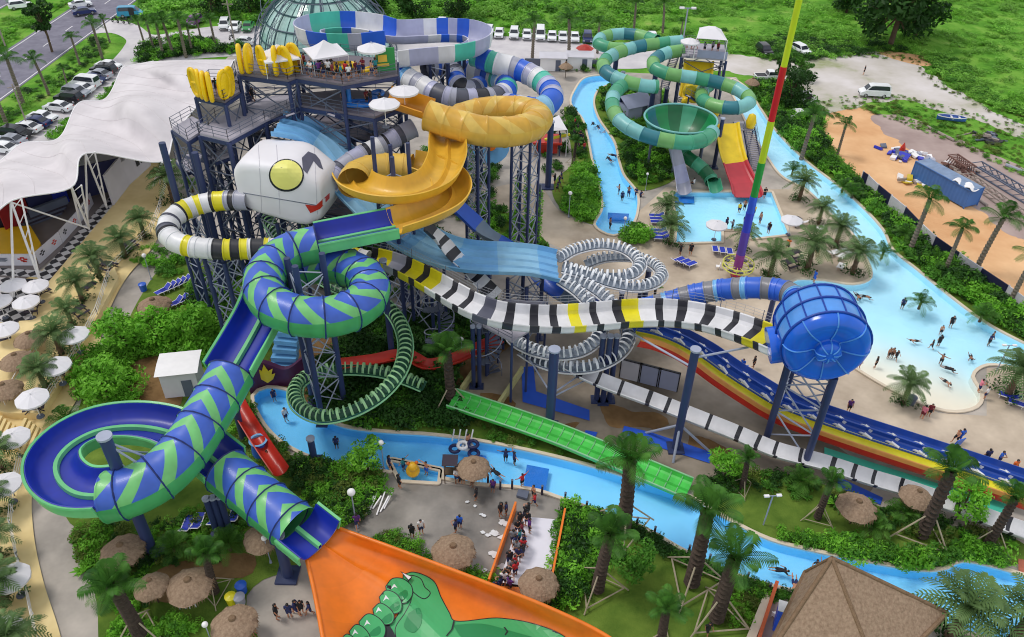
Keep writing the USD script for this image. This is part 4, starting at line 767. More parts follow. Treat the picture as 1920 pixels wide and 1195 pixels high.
# ================================================================ steel: the slide tower and the supports
def zat(xy, ty):
    lo, hi = -2., 50.
    for _ in range(40):
        m = (lo + hi) / 2; lo, hi = (m, hi) if PXY((xy[0], xy[1], m))[1] > ty else (lo, m)
    return lo
def railing(root, pts, h=1.1, m=None, step=1.5, name='railing', closed=False, rails=(.35, .7, 1.08), t=.045):
    m = m or STEELG; mb = MB(); pts = [np.asarray(p, float) for p in pts]
    if closed: pts = pts + [pts[0]]
    for a, b in zip(pts, pts[1:]):
        n = max(1, int(np.linalg.norm(b - a) / step))
        for i in range(n + 1): c = a + (b - a) * i / n; mb.beam(c, c + [0, 0, h], t)
        for r in rails: mb.beam(a + [0, 0, r], b + [0, 0, r], t * .9)
    return part(root, name, mb, m)
def xbrace(mb, a, b, z0, z1, dz, r=.06):
    n = max(1, int(round((z1 - z0) / dz)))
    for i in range(n):
        u, v = z0 + (z1 - z0) * i / n, z0 + (z1 - z0) * (i + 1) / n
        mb.rod((a[0], a[1], u), (b[0], b[1], v), r, 5).rod((b[0], b[1], u), (a[0], a[1], v), r, 5).rod((a[0], a[1], v), (b[0], b[1], v), r, 5)
def lattice(label, c, top, w=2.4, n=4, r=.2, rz=.3, dz=2.6, extra=(0, 0, 0, 0), group=None, z0=0., cap=True):
    t = thing('support_tower', label, 'support tower', (c[0], c[1], 0)); pts = [(w * .5 * 1.414 * math.cos(rz + k * 2 * np.pi / n), w * .5 * 1.414 * math.sin(rz + k * 2 * np.pi / n)) for k in range(n)]
    for k, p in enumerate(pts):
        part(t, 'column', MB().rod((p[0], p[1], z0), (p[0], p[1], top + extra[k % len(extra)]), r, 10), STEEL, smooth=40)
        part(t, 'base_plate', MB().box((p[0], p[1], z0 + .06), (r * 4, r * 4, .12)), STEEL)
    for k in range(n):
        mb = MB(); xbrace(mb, pts[k], pts[(k + 1) % n], z0 + .6, top - .3, dz); part(t, 'brace', mb, STEELP)
    return t
def post(label, foot, ty=None, top=None, r=.28, arms=(), m=None, name='support_post'):
    g = P2(*foot); top = zat(g, ty) if top is None else top
    t = thing(name, label, 'support post', (g[0], g[1], 0)); m = m or STEEL
    part(t, 'column', MB().rod((0, 0, 0), (0, 0, top), r, 12), m, smooth=40); part(t, 'base_plate', MB().box((0, 0, .1), (r * 4, r * 4, .2)), m)
    part(t, 'cap', MB().lathe([(0, top + .05), (r * 1.25, top + .05), (r * 1.25, top - .12), (r, top - .14)], n=12), STEELP)
    for a in arms: part(t, 'strut', MB().rod((0, 0, a[0]), np.array(a[1]) - [g[0], g[1], 0], a[2] if len(a) > 2 else .08, 7), STEELP)
    return t
DECK = mat('deck_boards', C(108, 102, 112), .7, .12, .6, stretch=(1, 8, 1)); DECKG = mat('walkway_deck', C(168, 164, 176), .6, .08, .5, detail=6.)
TW = thing('slide_tower', 'tall navy steel slide tower with stepped decks, railings, stairs and walkways', 'slide tower')
def deck(pts, z, m=DECK, rail=True, skip=(), name='deck_plate', th=.22):
    w = [P2(*p, z) for p in pts]
    part(TW, name, MB().poly(Polygon(w), z - th, z), m)
    mb = MB()
    for a, b in zip(w, w[1:] + w[:1]): mb.beam((*a, z - th - .18), (*b, z - th - .18), .2, .34)
    for k in np.linspace(.15, .85, 6): mb.beam((*(w[0] + (w[1] - w[0]) * k), z - th - .16), (*(w[-1] + (w[-2] - w[-1]) * k), z - th - .16), .14, .28)
    part(TW, 'deck_beam', mb, STEEL)
    if rail:
        for k, (a, b) in enumerate(zip(w, w[1:] + w[:1])):
            if k not in skip: railing(TW, [(*a, z), (*b, z)])
    return [np.array([*p, z]) for p in w]
ZD1, ZD2, ZW, ZD3 = 22.5, 19.6, 18.3, 20.9
d1 = deck([(447,137),(540,150),(555,144),(642,158),(746,139),(744,112),(640,102),(560,104),(455,116)], ZD1)
d2 = deck([(556,196),(702,219),(760,196),(738,172),(640,168),(552,176)], ZD2, skip=(1, 5))
dw = deck([(374,250),(428,263),(497,226),(560,197),(553,172),(480,186),(405,222)], ZW, DECKG, skip=(3,))
d3 = deck([(366,178),(421,190),(450,171),(446,150),(395,150)], ZD3)
d4 = deck([(322,240),(352,262),(392,236),(360,218)], 18.0, DECKG)
def column_under(p, z0=0., r=.2): part(TW, 'column', MB().rod((p[0], p[1], z0), (p[0], p[1], p[2] - .3), r, 10), STEEL, smooth=40)
for p in d1[:6] + d1[6:9] + d2[:3] + d3[:4] + d4[:3]: column_under(p)
for p in (dw[0], dw[1], dw[2], dw[6]): column_under(p, r=.24)
# frame: a grid of columns, ring beams and crossed braces down to the ground
gx = np.array([[np.array(P2(460 + 95 * i, 160 - 12 * j, 20.)) for j in range(3)] for i in range(4)])
for i in range(4):
    for j in range(3): part(TW, 'column', MB().rod((*gx[i, j], 0), (*gx[i, j], 19.2), .22, 10), STEEL, smooth=40)
for i in range(4):
    for j in range(3):
        for u in ((i + 1, j), (i, j + 1)):
            if u[0] < 4 and u[1] < 3:
                mb = MB(); xbrace(mb, gx[i, j], gx[u], .5, 19., 4.4, .075); part(TW, 'brace', mb, STEEL if (i + j) % 2 else STEELG)
for zz, pts in ((15.2, [(478,250),(560,240),(700,262),(745,236),(640,214),(552,218)]), (11., [(478,330),(560,310),(690,330),(740,296),(640,276),(552,282)]), (6.5, [(478,410),(560,390),(690,410),(740,370),(640,350),(552,360)])): deck(pts, zz, rail=zz > 12)
# flights of stairs on the left
def stairs(root, a, b, w=1.1, n=None, m=None, rail=True):
    a, b = np.asarray(a, float), np.asarray(b, float); n = n or max(3, int(abs(b[2] - a[2]) / .2)); d = b - a; h = np.array([d[0], d[1], 0]); h /= np.linalg.norm(h); sd_ = np.array([-h[1], h[0], 0])
    for i in range(n): part(root, 'tread', MB().beam(a + d * (i + .5) / n - sd_ * w / 2, a + d * (i + .5) / n + sd_ * w / 2, .3, .05), m or DECKG)
    for sg in (1, -1):
        part(root, 'stringer', MB().beam(a + sd_ * sg * w / 2, b + sd_ * sg * w / 2, .07, .28), STEEL)
        if rail:
            mb = MB(); k = max(2, int(np.linalg.norm(d) / 1.4))
            for i in range(k + 1): c = a + d * i / k + sd_ * sg * w / 2; mb.beam(c, c + [0, 0, 1.05], .04)
            for r in (.55, 1.05): mb.beam(a + sd_ * sg * w / 2 + [0, 0, r], b + sd_ * sg * w / 2 + [0, 0, r], .045)
            part(root, 'railing', mb, STEELG)
stairs(TW, P(446,150,ZD3) + [0, 0, 0], P(452,132,ZD1))
stairs(TW, P(366,244,18.), P(398,282,15.4), 1.3); deck([(385,280),(404,300),(440,288),(425,268)], 15.4, DECKG)
stairs(TW, P(392,300,15.3), P(352,290,12.8), 1.2); deck([(330,300),(346,322),(370,312),(356,292)], 12.8, DECKG)
stairs(TW, P(352,318,12.8), P(392,350,10.2), 1.2); deck([(385,346),(400,366),(436,354),(424,336)], 10.2, DECKG)
stairs(TW, P(390,366,10.2), P(350,392,7.0), 1.2)
for foot, ty, r in (((345,470),262,.34), ((386,470),284,.34)):
    pass
for x, yb, yt in ((327, 385, 268), (378, 372, 286)):
    c = P2(x + 8, yb, 12.5); part(TW, 'column', MB().rod((*c, 0), (*c, zat(c, yt)), .32, 12), STEEL, smooth=40)
for a_, b_ in ((dw[0], dw[6]), (dw[0], dw[1]), (dw[1], dw[2]), (dw[6], d3[0]), (d3[0], d3[1]), (d3[1], d1[0]), (d1[0], d1[1]), (d1[1], d1[2]), (d1[2], d1[3]), (d4[0], d4[1]), (d4[1], d4[2]), (d2[0], d2[1]), (d2[1], d2[2])):
    mb = MB(); xbrace(mb, a_[:2], b_[:2], 1., min(a_[2], b_[2]) - .6, 3.2, .07); part(TW, 'brace', mb, STEELG)
stairs(TW, P(470,240,15.3), P(545,215,19.4), 1.2); stairs(TW, P(700,250,15.3), P(620,215,19.4), 1.2); stairs(TW, P(500,330,11.1), P(600,265,15.1), 1.2); stairs(TW, P(690,320,11.1), P(600,275,15.1), 1.2); stairs(TW, P(480,405,6.6), P(590,335,10.9), 1.2)
# slide supports
gt = P2(605, 700); 
lattice('four-legged lattice under the green chevron coil', P2(613, 770), 15.2, 2.4, 3, .26, .5, extra=(1.6, 1.0, 2.0))
cgs = P(738, 345, 16.6)
lattice('lattice inside the gold spiral', cgs, 17.2, 2.2, 4, .2, .2, extra=(3.4, 2.6, 4.2, 2.9))
lattice('tall slim lattice right of the gold trough', P(895, 345, 12.), 16.6, 1.7, 4, .17, .1)
lattice('lattice under the right edge of gold coil', P(985, 300, 13.), 16.2, 2.2, 4, .17, .3)
lattice('lattice under the white, black and yellow loop', P(415, 470, 11.6), 11.2, 2.2, 4, .22, .4)
lattice('lattice behind the striped loop, left', P(352, 395, 12), 11.8, 1.8, 4, .18, .2)
lattice('lattice under the white pod', P(520, 395, 12), 11.6, 2.6, 4, .2, .2)
lattice('lattice under the blue-banded tubes behind the gold coil', P(835, 165, 14.5), 17.6, 2.6, 4, .26, .3, extra=(1.2, .5, .9, .6))
lattice('lattice under the high blue and white loop', P(880, 100, 17.5), 17.2, 2.0, 3, .24, .1)
lattice('lattice under the blue wave slide', P(800, 480, 9.), 8.8, 2.4, 4, .18, .3)
lattice('lattice at the foot of the wave slide by the slatted coils', P(985, 508, 8.6), 7.8, 2.4, 4, .2, .1)
# four-legged drum stand
ds = thing('support_tower', 'stand of navy legs and crossed tubes carrying the blue drum', 'support tower')
feet = [P(1434, 832), P(1506, 880), P(1462, 770), P(1530, 800)]; tops = [P(1472, 690, 10.2), P(1556, 716, 10.2), P(1492, 660, 10.2), P(1572, 680, 10.2)]
for f_, t_ in zip(feet, tops):
    t_ = np.array([f_[0], f_[1], 10.6]) * .75 + np.array([*t_[:2], 10.6]) * .25
    part(ds, 'leg', MB().rod(f_, t_, .3, 12), STEEL, smooth=40); part(ds, 'base_plate', MB().box(f_ + [0, 0, .1], (1.1, 1.1, .2)), STEEL)
for i, j in ((0, 1), (1, 3), (3, 2), (2, 0)):
    mb = MB(); xbrace(mb, feet[i][:2], feet[j][:2], 1.2, 10., 3.0, .08); part(ds, 'brace', mb, STEELP)
# single posts
post('post through the middle of the lower green spiral', (287,1038), 818, r=.42, arms=[(12.3, P(330,878,7.6)), (12., P(318,905,7.6)), (11., P(262,905,7.8)), (11., P(232,900,7.8)), (10., P(300,925,7.6)), (11.5, P(285,850,7.6)), (9.5, P(240,920,7.6))])
post('post with tie rods below the slatted coils', (1030,803), 655, r=.42, arms=[(4.2, P(985,662,4.4)), (4.2, P(1085,705,3.6)), (3.8, P(1100,712,3.4))])
post('leaning-looking post under the right of half pipe', (1266,842), 655, r=.36, arms=[(10.6, P(1404,651,10.4), .1), (9.6, P(1180,622,8.4), .1), (3., P(1210,812,.0), .12), (3., P(1332,848,.0), .12), (3., P(1262,868,.0), .12)])
for k, x in enumerate((1118, 1130, 1142)): post(f"{('left', 'middle', 'right')[k]} one of three clustered posts under the half pipe", (x, 755 - abs(k - 1) * 4), 630, r=.26)
for k, x in enumerate((888, 899)): post(f"{('left', 'right')[k]} post of the pair beside the spiral stairs", (x, 726), 612, r=.2)
post('post under the upper bend of orange run-out', (540,1080), 1004, r=.4)
for k, x in enumerate((408, 420, 432)): post(f"{('left', 'middle', 'right')[k]} of three posts under the lower chevron tube", (x, 1002 - k * 2), top=4.3, r=.24)
post('short blue post standing in the river', (590,865), 822, r=.3)
post('post left of the red trough by the river', (458,828), 745, r=.3)
post('post under the green torus, right side', (737,688), top=12.6, r=.3)
post('post under the gold and green joint', (760,560), top=13.6, r=.34)
post('dark post right of the gold coil', (1027,352), 228, r=.4)
post('post under the far right side of slatted coils', (1205,585), 505, r=.3)
post('post under the front of slatted coils', (1195,590), 540, r=.26); post('post behind the front of slatted coils', (1160,600), 548, r=.26)
post('post under the blue tube left of the drum', (1434,622), 556, r=.28)
post('post under the tube slide by the upper river', (1160,215), 135, r=.3); post('thick post left of the bowl', (1218,225), 128, r=.4); post('thin post behind the bowl', (1244,215), 165, r=.35); post('dark post right of the bowl', (1338,315), 222, r=.28)
post('thick post under the left green loop', (1147,195), 110, r=.4)
# spiral stairs
def spiral(label, c, top, r=1.5):
    t = thing('spiral_stairs', label, 'spiral stairs', (c[0], c[1], 0)); part(t, 'newel', MB().rod((0, 0, 0), (0, 0, top + 1), .14, 10), STEEL)
    n = int(top / .22)
    for i in range(n):
        a = i * .36; p = np.array([math.cos(a), math.sin(a), 0]); q_ = np.array([math.cos(a + .34), math.sin(a + .34), 0]); z = i * .22
        mb = MB().add([p * .14 + [0, 0, z], p * r + [0, 0, z], q_ * r + [0, 0, z], q_ * .14 + [0, 0, z], p * .14 + [0, 0, z - .06], p * r + [0, 0, z - .06], q_ * r + [0, 0, z - .06], q_ * .14 + [0, 0, z - .06]], [[0, 1, 2, 3], [7, 6, 5, 4], [0, 4, 5, 1], [1, 5, 6, 2], [2, 6, 7, 3]])
        part(t, 'tread', mb, STEELG)
    a = np.arange(n) * .36; part(t, 'handrail', MB().tube(np.stack([r * np.cos(a), r * np.sin(a), np.arange(n) * .22 + 1.], 1), .05, 5), STEELP)
    mb = MB()
    for i in range(0, n, 2): mb.rod((r * math.cos(a[i]), r * math.sin(a[i]), i * .22), (r * math.cos(a[i]), r * math.sin(a[i]), i * .22 + 1), .03, 4)
    part(t, 'baluster', mb, STEELG)
spiral('spiral stairs beside the grey pair of posts', P2(912, 705), 7.2); spiral('spiral stairs in the shade behind the small palms', P2(826, 665), 8.0)
pf = thing('platform', 'small steel platform at the head of the spiral stairs under half pipe', 'platform')
w = [P2(*p, 7.4) for p in ((885,600),(960,640),(990,622),(915,590))]; part(pf, 'deck_plate', MB().poly(Polygon(w), 7.2, 7.4), DECKG); railing(pf, [(*p, 7.4) for p in w[:2]])
for p in w[1:]: part(pf, 'leg', MB().rod((*p, 0), (*p, 7.2), .12, 8), STEEL)
lp = thing('platform', 'grey loading platform with railing under the blue wave slide', 'platform')
w = [P2(*p, 6.4) for p in ((935,585),(1010,600),(1025,565),(945,560))]; part(lp, 'deck_plate', MB().poly(Polygon(w), 6.2, 6.4), DECKG); railing(lp, [(*p, 6.4) for p in w], closed=True)
for p in w: part(lp, 'leg', MB().rod((*p, 0), (*p, 6.2), .12, 8), STEEL)
# upper right tower
ut = thing('slide_tower', 'smaller slide tower with white canopy roof above the bowl', 'slide tower')
uz = 10.4; w = [P2(*p, uz) for p in ((1278,105),(1362,112),(1358,84),(1284,80))]
part(ut, 'deck_plate', MB().poly(Polygon(w), uz - .25, uz), DECKG); railing(ut, [(*p, uz) for p in w], closed=True)
for p in w: part(ut, 'column', MB().rod((*p, 0), (*p, uz - .25), .2, 8), STEEL)
for i in range(4): mb = MB(); xbrace(mb, w[i], w[(i + 1) % 4], .5, uz - .6, 3.4, .07); part(ut, 'brace', mb, STEELG)
wm = [np.array([*p, 0.]) for p in w]
stairs(ut, (*(w[0] + (w[3] - w[0]) * .2 + (-2.2, -1.)), 5.2), (*(w[0] + (w[3] - w[0]) * .8 + (-.8, 0)), uz), 1.2); stairs(ut, (*(w[0] + (w[3] - w[0]) * .9 + (-3.4, -2.)), 0.4), (*(w[0] + (w[3] - w[0]) * .1 + (-3.2, -1.)), 5.2), 1.2)
CANV = mat('canvas_white', C(232, 230, 236, .9), .6, .04, .5); GREYPANEL = mat('grey_panel', C(170, 176, 205, .85), .5, .06, 1.)
rf = [P2(*p, uz + 3.) for p in ((1306,72),(1364,76),(1352,55),(1312,52))]
rp = MB(); c = np.mean(rf, 0)
for a, b in zip(rf, rf[1:] + rf[:1]): rp.add([(*a, uz + 3.), (*b, uz + 3.), (*(c + (b - c) * .3), uz + 3.9), (*(c + (a - c) * .3), uz + 3.9)], [[0, 1, 2, 3]])
rp.add([(*(c + (a - c) * .3), uz + 3.9) for a in rf], [[0, 1, 2, 3]]); part(ut, 'canopy', rp, CANV)
for a in rf: part(ut, 'canopy_post', MB().rod((*a, uz), (*a, uz + 3.), .06, 6), WHITE)
part(ut, 'front_panel', MB().poly(LineString([w[0] + (w[1] - w[0]) * .35, w[1]]).buffer(.06), uz, uz + 1.1), GREYPANEL)
ys = thing('slide_stairs', 'steel stairs climbing beside the red and yellow wide slide with small yellow pod on top', 'stairs')
stairs(ys, P(1418,318,.2), P(1404,240,4.8), 1.8, 22); part(ys, 'landing', MB().poly(Polygon([P2(*p, 4.8) for p in ((1376,243),(1412,243),(1412,228),(1376,228))]), 4.6, 4.8), DECKG)
for p in ((1376,243),(1412,243),(1376,228)): g = P2(*p, 4.7); part(ys, 'leg', MB().rod((*g, 0), (*g, 4.6), .12, 6), STEEL)
part(ys, 'pod', MB().lathe([(0, .0), (.6, .1), (.75, .9), (.5, 1.9), (0, 2.2)], P(1406,240,4.9), 12), plastic('slide_yellow', (246, 212, 40), .9), smooth=True)
yp = thing('slide_stairs', 'brown stairway with yellow tube pods beside the upright yellow slide', 'stairs')
stairs(yp, P(1345,215,2.5), P(1290,180,7.), 1.1)
for c_, r_ in ((P(1293,170,6.6), 1.0), (P(1302,183,5.4), .9), (P(1340,210,3.6), .8), (P(1285,190,4.6), .6)): part(yp, 'pod', MB().lathe([(0, -r_), (r_ * .7, -r_ * .8), (r_, 0), (r_ * .75, r_ * .75), (0, r_)], c_, 12, 1.1, .9), plastic('slide_yellow', (246, 212, 40), .9), smooth=True)
for p in ((1345,215,2.5),(1320,200,4.5),(1292,180,6.8)): g = P(*p); part(yp, 'leg', MB().rod((g[0], g[1], 0), g, .12, 6), STEEL)
# ---------------------------------------------------------------- rainbow pole and green pole, both taller than the frame
RB = [((150, 60, 150), 0, 3.2), ((86, 60, 170), 3.2, 6.2), ((40, 60, 200), 6.2, 8.6), ((40, 90, 220), 8.6, 10.6), ((30, 150, 60), 10.6, 14.6), ((190, 220, 40), 14.6, 19.2), ((200, 24, 40), 19.2, 24.8), ((200, 222, 40), 24.8, 45)]
g = P2(1379, 520); rp_ = thing('banded_pole', 'very tall slim pole banded purple, blue, green, yellow and red', 'pole', (g[0], g[1], 0))
for i, (c_, z0, z1) in enumerate(RB): part(rp_, 'pole_section', MB().rod((0, 0, z0), (0, 0, z1), .52 - i * .03, 12), plastic('band_%d_%d' % (c_[0], c_[1]), c_, .85), smooth=40)
part(rp_, 'base_block', MB().box((0, 0, .3), (1., 1., .6)), G_CRIM)
ring = MB(); an = np.linspace(0, 2 * np.pi, 33)
for r_, z in ((1.75, 1.5), (1.2, 1.5), (1.75, 2.0)): ring.tube(np.stack([r_ * np.cos(an), r_ * np.sin(an), np.full(33, z)], 1), .07, 6)
for k in range(10): a = k * .628; ring.rod((.3 * math.cos(a), .3 * math.sin(a), 1.6), (1.75 * math.cos(a), 1.75 * math.sin(a), 1.5), .05, 5).rod((1.75 * math.cos(a), 1.75 * math.sin(a), 1.5), (1.75 * math.cos(a), 1.75 * math.sin(a), 2.), .05, 5)
part(rp_, 'seat_ring', ring, plastic('ring_yellow', (226, 226, 110), .9)); 
for k in range(8): a = k * .785; part(rp_, 'seat', MB().box((1.45 * math.cos(a), 1.45 * math.sin(a), 1.62), (.42, .42, .16), a), G_DGREY)
g = P2(525, 78); gp = thing('pole', 'tall plain green pole in front of the glass dome', 'pole', (g[0], g[1], 0)); part(gp, 'shaft', MB().rod((0, 0, 0), (0, 0, 40), .5, 12), plastic('pole_green', (60, 170, 70)), smooth=40); part(gp, 'stay', MB().rod((.2, .2, 38), (-4, 3, 0), .05, 4), STEELP); part(gp, 'base_block', MB().box((0, 0, .4), (1.8, 1.8, .8)), GREYC)
# ---------------------------------------------------------------- glass dome
g = P2(613, 100); dm = thing('glass_dome', 'pale green glass dome with dark ribs inside an open lattice cage', 'dome', (g[0], g[1], 0))
GLZ = usdkit.material(stage, '/World/Looks/dome_glass', {'tc': ('texture_coordinate', {}), 'n': ('noise_texture', {'scale': .25, 'detail': 3.}), 'r': ('rgb_ramp', {'ramp': [(.3, C(146, 196, 190)), (.7, C(196, 228, 220))]}), 'p': ('principled_bsdf', {'roughness': .12, 'coat_weight': .4}), 't': ('transparent_bsdf', {'color': C(190, 226, 218)}), 'm': ('mix_closure', {'fac': .9})},
    [('tc.object', 'n.vector'), ('n.fac', 'r.fac'), ('r.color', 'p.base_color'), ('t.BSDF', 'm.closure1'), ('p.BSDF', 'm.closure2')], surface='m.closure')
DRIB = mat('dome_rib', C(40, 78, 84), .5); RD = 12.
pt = lambda th, ph, R=RD: np.array([R * math.sin(ph) * math.cos(th), R * math.sin(ph) * math.sin(th), R * math.cos(ph)])
phs = np.radians([2, 15, 29, 43, 57, 71, 82, 90]); NS = 28
for i in range(len(phs) - 1):
    for k in range(NS):
        th = np.linspace(k, k + 1, 3) * 2 * np.pi / NS; mb = MB().grid([[pt(t, p) for t in th] for p in np.linspace(phs[i], phs[i + 1], 3)]); 
        if k % 28 < 28: part(dm, 'pane', mb, GLZ) if i * NS + k < 300 else None
for p in phs[1:]: th = np.linspace(0, 2 * np.pi, 49); part(dm, 'ring_rib', MB().tube([pt(t, p, RD + .08) for t in th], .16, 5), DRIB)
for k in range(NS): part(dm, 'rib', MB().tube([pt(k * 2 * np.pi / NS, p, RD + .05) for p in np.linspace(.03, np.pi / 2, 14)], .08 if k % 7 else .3, 5), DRIB)
for k in range(14):
    mb = MB(); a0 = k * 2 * np.pi / 14; prev = None
    for p in np.linspace(.1, 1.75, 12):
        c1, c2, c3 = pt(a0 - .012, p, 13.2), pt(a0 + .05, p, 13.2), pt(a0 + .02, p, 12.4)
        if prev is not None:
            for u, v in zip(prev, (c1, c2, c3)): mb.rod(u, v, .06, 4)
            mb.rod(prev[0], c2, .04, 3).rod(prev[1], c1, .04, 3).rod(prev[2], c1, .04, 3)
        prev = (c1, c2, c3)
    part(dm, 'cage_truss', mb, STEELG)
for p in (.6, 1.0, 1.35): th = np.linspace(0, 2 * np.pi, 60); part(dm, 'cage_ring', MB().tube([pt(t, p, 13.2) for t in th], .06, 4), STEELG)
# ---------------------------------------------------------------- white membrane roof over the stage
MEMB = mat('membrane', C(208, 202, 206, .88), .7, .05, .18, col2=C(232, 226, 230, .88), detail=8.)
lines = [[(-170,330,5),(-120,380,7.5),(-90,500,8)], [(-75,345,5),(-40,375,7),(-60,480,7.5)], [(0,302,4.6),(14,335,8.2),(19,378,8.3)], [(45,268,4.6),(90,305,5.6),(133,352,7.8)], [(104,263,4.4),(132,272,8.4),(160,288,8.6)], [(150,192,5.6),(222,245,5.2),(304,303,5.6)], [(195,187,4.5),(262,210,8.6),(326,256,6.6)],
         [(230,127,5.6),(310,160,5.8),(372,196,7.4)], [(246,123,4.6),(330,138,8.),(408,160,7.6)], [(288,115,5.2),(362,112,6.2),(440,112,7.2)]]
rows = [spline(np.array([P(*c) for c in l]), .3)[0] for l in lines]; rows = np.array([np.stack([np.interp(np.linspace(0, 1, 33), np.linspace(0, 1, len(r)), r[:, k]) for k in range(3)], 1) for r in rows])
cols = [spline(rows[:, j], .3)[0] for j in range(33)]
RES = 91; cols = np.array([np.stack([np.interp(np.linspace(0, 1, RES), np.linspace(0, 1, len(c)), c[:, k]) for k in range(3)], 1) for c in cols]).transpose(1, 0, 2)
mr_ = thing('membrane_roof', 'white scalloped tensile membrane roof over the stage beside the car park', 'canopy')
for a in range(0, 90, 10):
    g_ = cols[a:a + 11]; v = np.concatenate([g_, g_[:, ::-1] - [0, 0, .06]], 1); part(mr_, 'membrane_panel', MB().grid(np.concatenate([v, v[:, :1]], 1)), MEMB, smooth=50)
SEAM = mat('membrane_seam', C(214, 208, 210), .7)
for a in range(5, 90, 5): part(mr_, 'seam', MB().tube(cols[a][::2] + [0, 0, .02], .025, 4), SEAM)
part(mr_, 'edge_cable', MB().tube(cols[:, -1], .09, 6), WHITE); part(mr_, 'edge_cable', MB().tube(cols[:, 0], .09, 6), WHITE)
for tp, fts in (((20,376,8.3), ((76,530),(26,560))), ((134,351,7.8), ((168,432),(152,425))), ((160,288,8.6), ((201,392),(164,410))), ((304,304,5.6), ((286,350),(300,346)))):
    t_ = P(*tp)
    for i, f_ in enumerate(fts):
        f0 = P(*f_); part(mr_, 'mast', MB().rod(f0, t_, .13, 8), WHITE)
    f0 = P(*fts[0]); dx = np.array([.9, .5, 0]); mb = MB().rod(f0, t_ + dx, .1, 8)
    for k in np.linspace(.15, .9, 5): mb.rod(f0 + (t_ - f0) * k, f0 + (t_ + dx - f0) * min(1, k + .12), .05, 5)
    part(mr_, 'truss', mb, WHITE)
part(mr_, 'tie_bar', MB().rod(P(22,380,8.1), P(165,428,.9), .1, 8), WHITE)
# stage under it
st = thing('stage_building', 'dark open stage under the membrane roof with red and blue backdrop', 'building')
NAVYW = mat('navy_wall', C(44, 48, 92), .6, .1, .5); REDW = mat('red_cloth', C(150, 28, 34), .8, .15, 1.); OFFW = mat('off_white_wall', C(214, 212, 222, .9), .6, .06, .4); YFL = mat('yellow_stage', C(226, 178, 22), .6, .1, .5); DARKW = mat('dark_wall', C(52, 44, 58), .8, .2, .4)
def wall(root, nm, pts, z0, z1, m, th=.25):
    w = [P2(*p, z0) for p in pts]; part(root, nm, MB().poly(LineString(w).buffer(th / 2, cap_style='square', join_style='mitre'), z0, z1), m)
wall(st, 'black_box_wall', [(150,372),(236,352)], .15, 4.4, NAVYW); wall(st, 'side_wall', [(239,350),(213,384)], .15, 4.4, OFFW); wall(st, 'rear_wall', [(0,430),(75,395),(150,365)], .15, 4.6, DARKW)
wall(st, 'backdrop', [(14,436),(60,412)], .3, 4.2, REDW, .12); wall(st, 'backdrop', [(64,410),(104,390)], .3, 4.4, NAVYW, .12); wall(st, 'backdrop', [(106,389),(130,378)], .3, 4.0, mat('blue_cloth', C(30, 50, 170), .8), .12)
part(st, 'stage_floor', MB().poly(Polygon([P2(*p) for p in ((-30,440),(60,432),(80,465),(72,490),(-30,492))]), .15, .7), YFL)
for k in range(5): wall(st, 'seat_row', [(48 + k * 3, 426 - k * 5), (112 + k * 3, 402 - k * 5)], .15 + k * .3, .7 + k * .4, DARKW if k % 2 else STEELG, .5)
wh = thing('building', 'low white service building with two dark windows under roof edge', 'building')
b0, b1, b2 = P2(240,352), P2(276,318), P2(300,270); n_ = np.array([-(b1 - b0)[1], (b1 - b0)[0]]); n_ /= np.linalg.norm(n_)
part(wh, 'wall', MB().poly(Polygon([b0, P2(284,312), P2(284,312) + n_ * 6, b0 + n_ * 6]), .15, 3.6), OFFW); 
for k in (.55, .72):
    c = b0 + (P2(284,312) - b0) * k; part(wh, 'window', MB().box((*(c - n_ * .03), 2.2), (.7, .12, 1.3), math.atan2(*(b1 - b0)[::-1])), BLACK)
# banner boards with red and grey emblems
BAN = mat('banner_board', C(214, 212, 222, .9), .5, .04, .6)
bn = thing('banner_board', 'white advertising board with grey and red emblems along the stage front', 'banner')
pts = [P2(74,498), P2(118,458), P2(153,418), P2(176,384)]
for i, (a, b) in enumerate(zip(pts, pts[1:])):
    part(bn, 'panel', MB().poly(LineString([a + (b - a) * .01, b - (b - a) * .01]).buffer(.05, cap_style='flat'), .16, 1.75), BAN)
    d_ = (b - a) / np.linalg.norm(b - a); nn = np.array([d_[1], -d_[0]])
    for k, m in ((.22, BLACK), (.72, G_RED)):
        c = a + (b - a) * k + nn * .07; e_ = MB()
        for u, v in ((-.25, .12), (.05, .3), (.3, .05), (0, -.15)): e_.box((c[0] + d_[0] * u, c[1] + d_[1] * u, 1.0 + v), (.34, .03, .16), math.atan2(d_[1], d_[0]))
        part(bn, 'emblem', e_, m)
bn2 = thing('banner_board', 'white advertising board with red emblem in front of the yellow stage', 'banner')
a, b = P2(-40,500), P2(70,500); part(bn2, 'panel', MB().poly(LineString([a, b]).buffer(.05, cap_style='flat'), .16, 1.7), BAN)
c = a + (b - a) * .8; e_ = MB()
for u, v in ((-.3, .1), (.05, .28), (.35, .1), (0, -.12), (.2, -.2)): e_.box((c[0] + u, c[1] - .07, .95 + v), (.45, .03, .18))
part(bn2, 'emblem', e_, G_RED)
ms = MB()
for k in range(3):
    for j in range(2): ms.box((*(a + (b - a) * (.45 + .0 * k) + (0, -.07)), 1.2 - j * .25 - k * .1), (1.4 - .3 * k, .03, .05))
part(bn2, 'print', ms, STEELG)
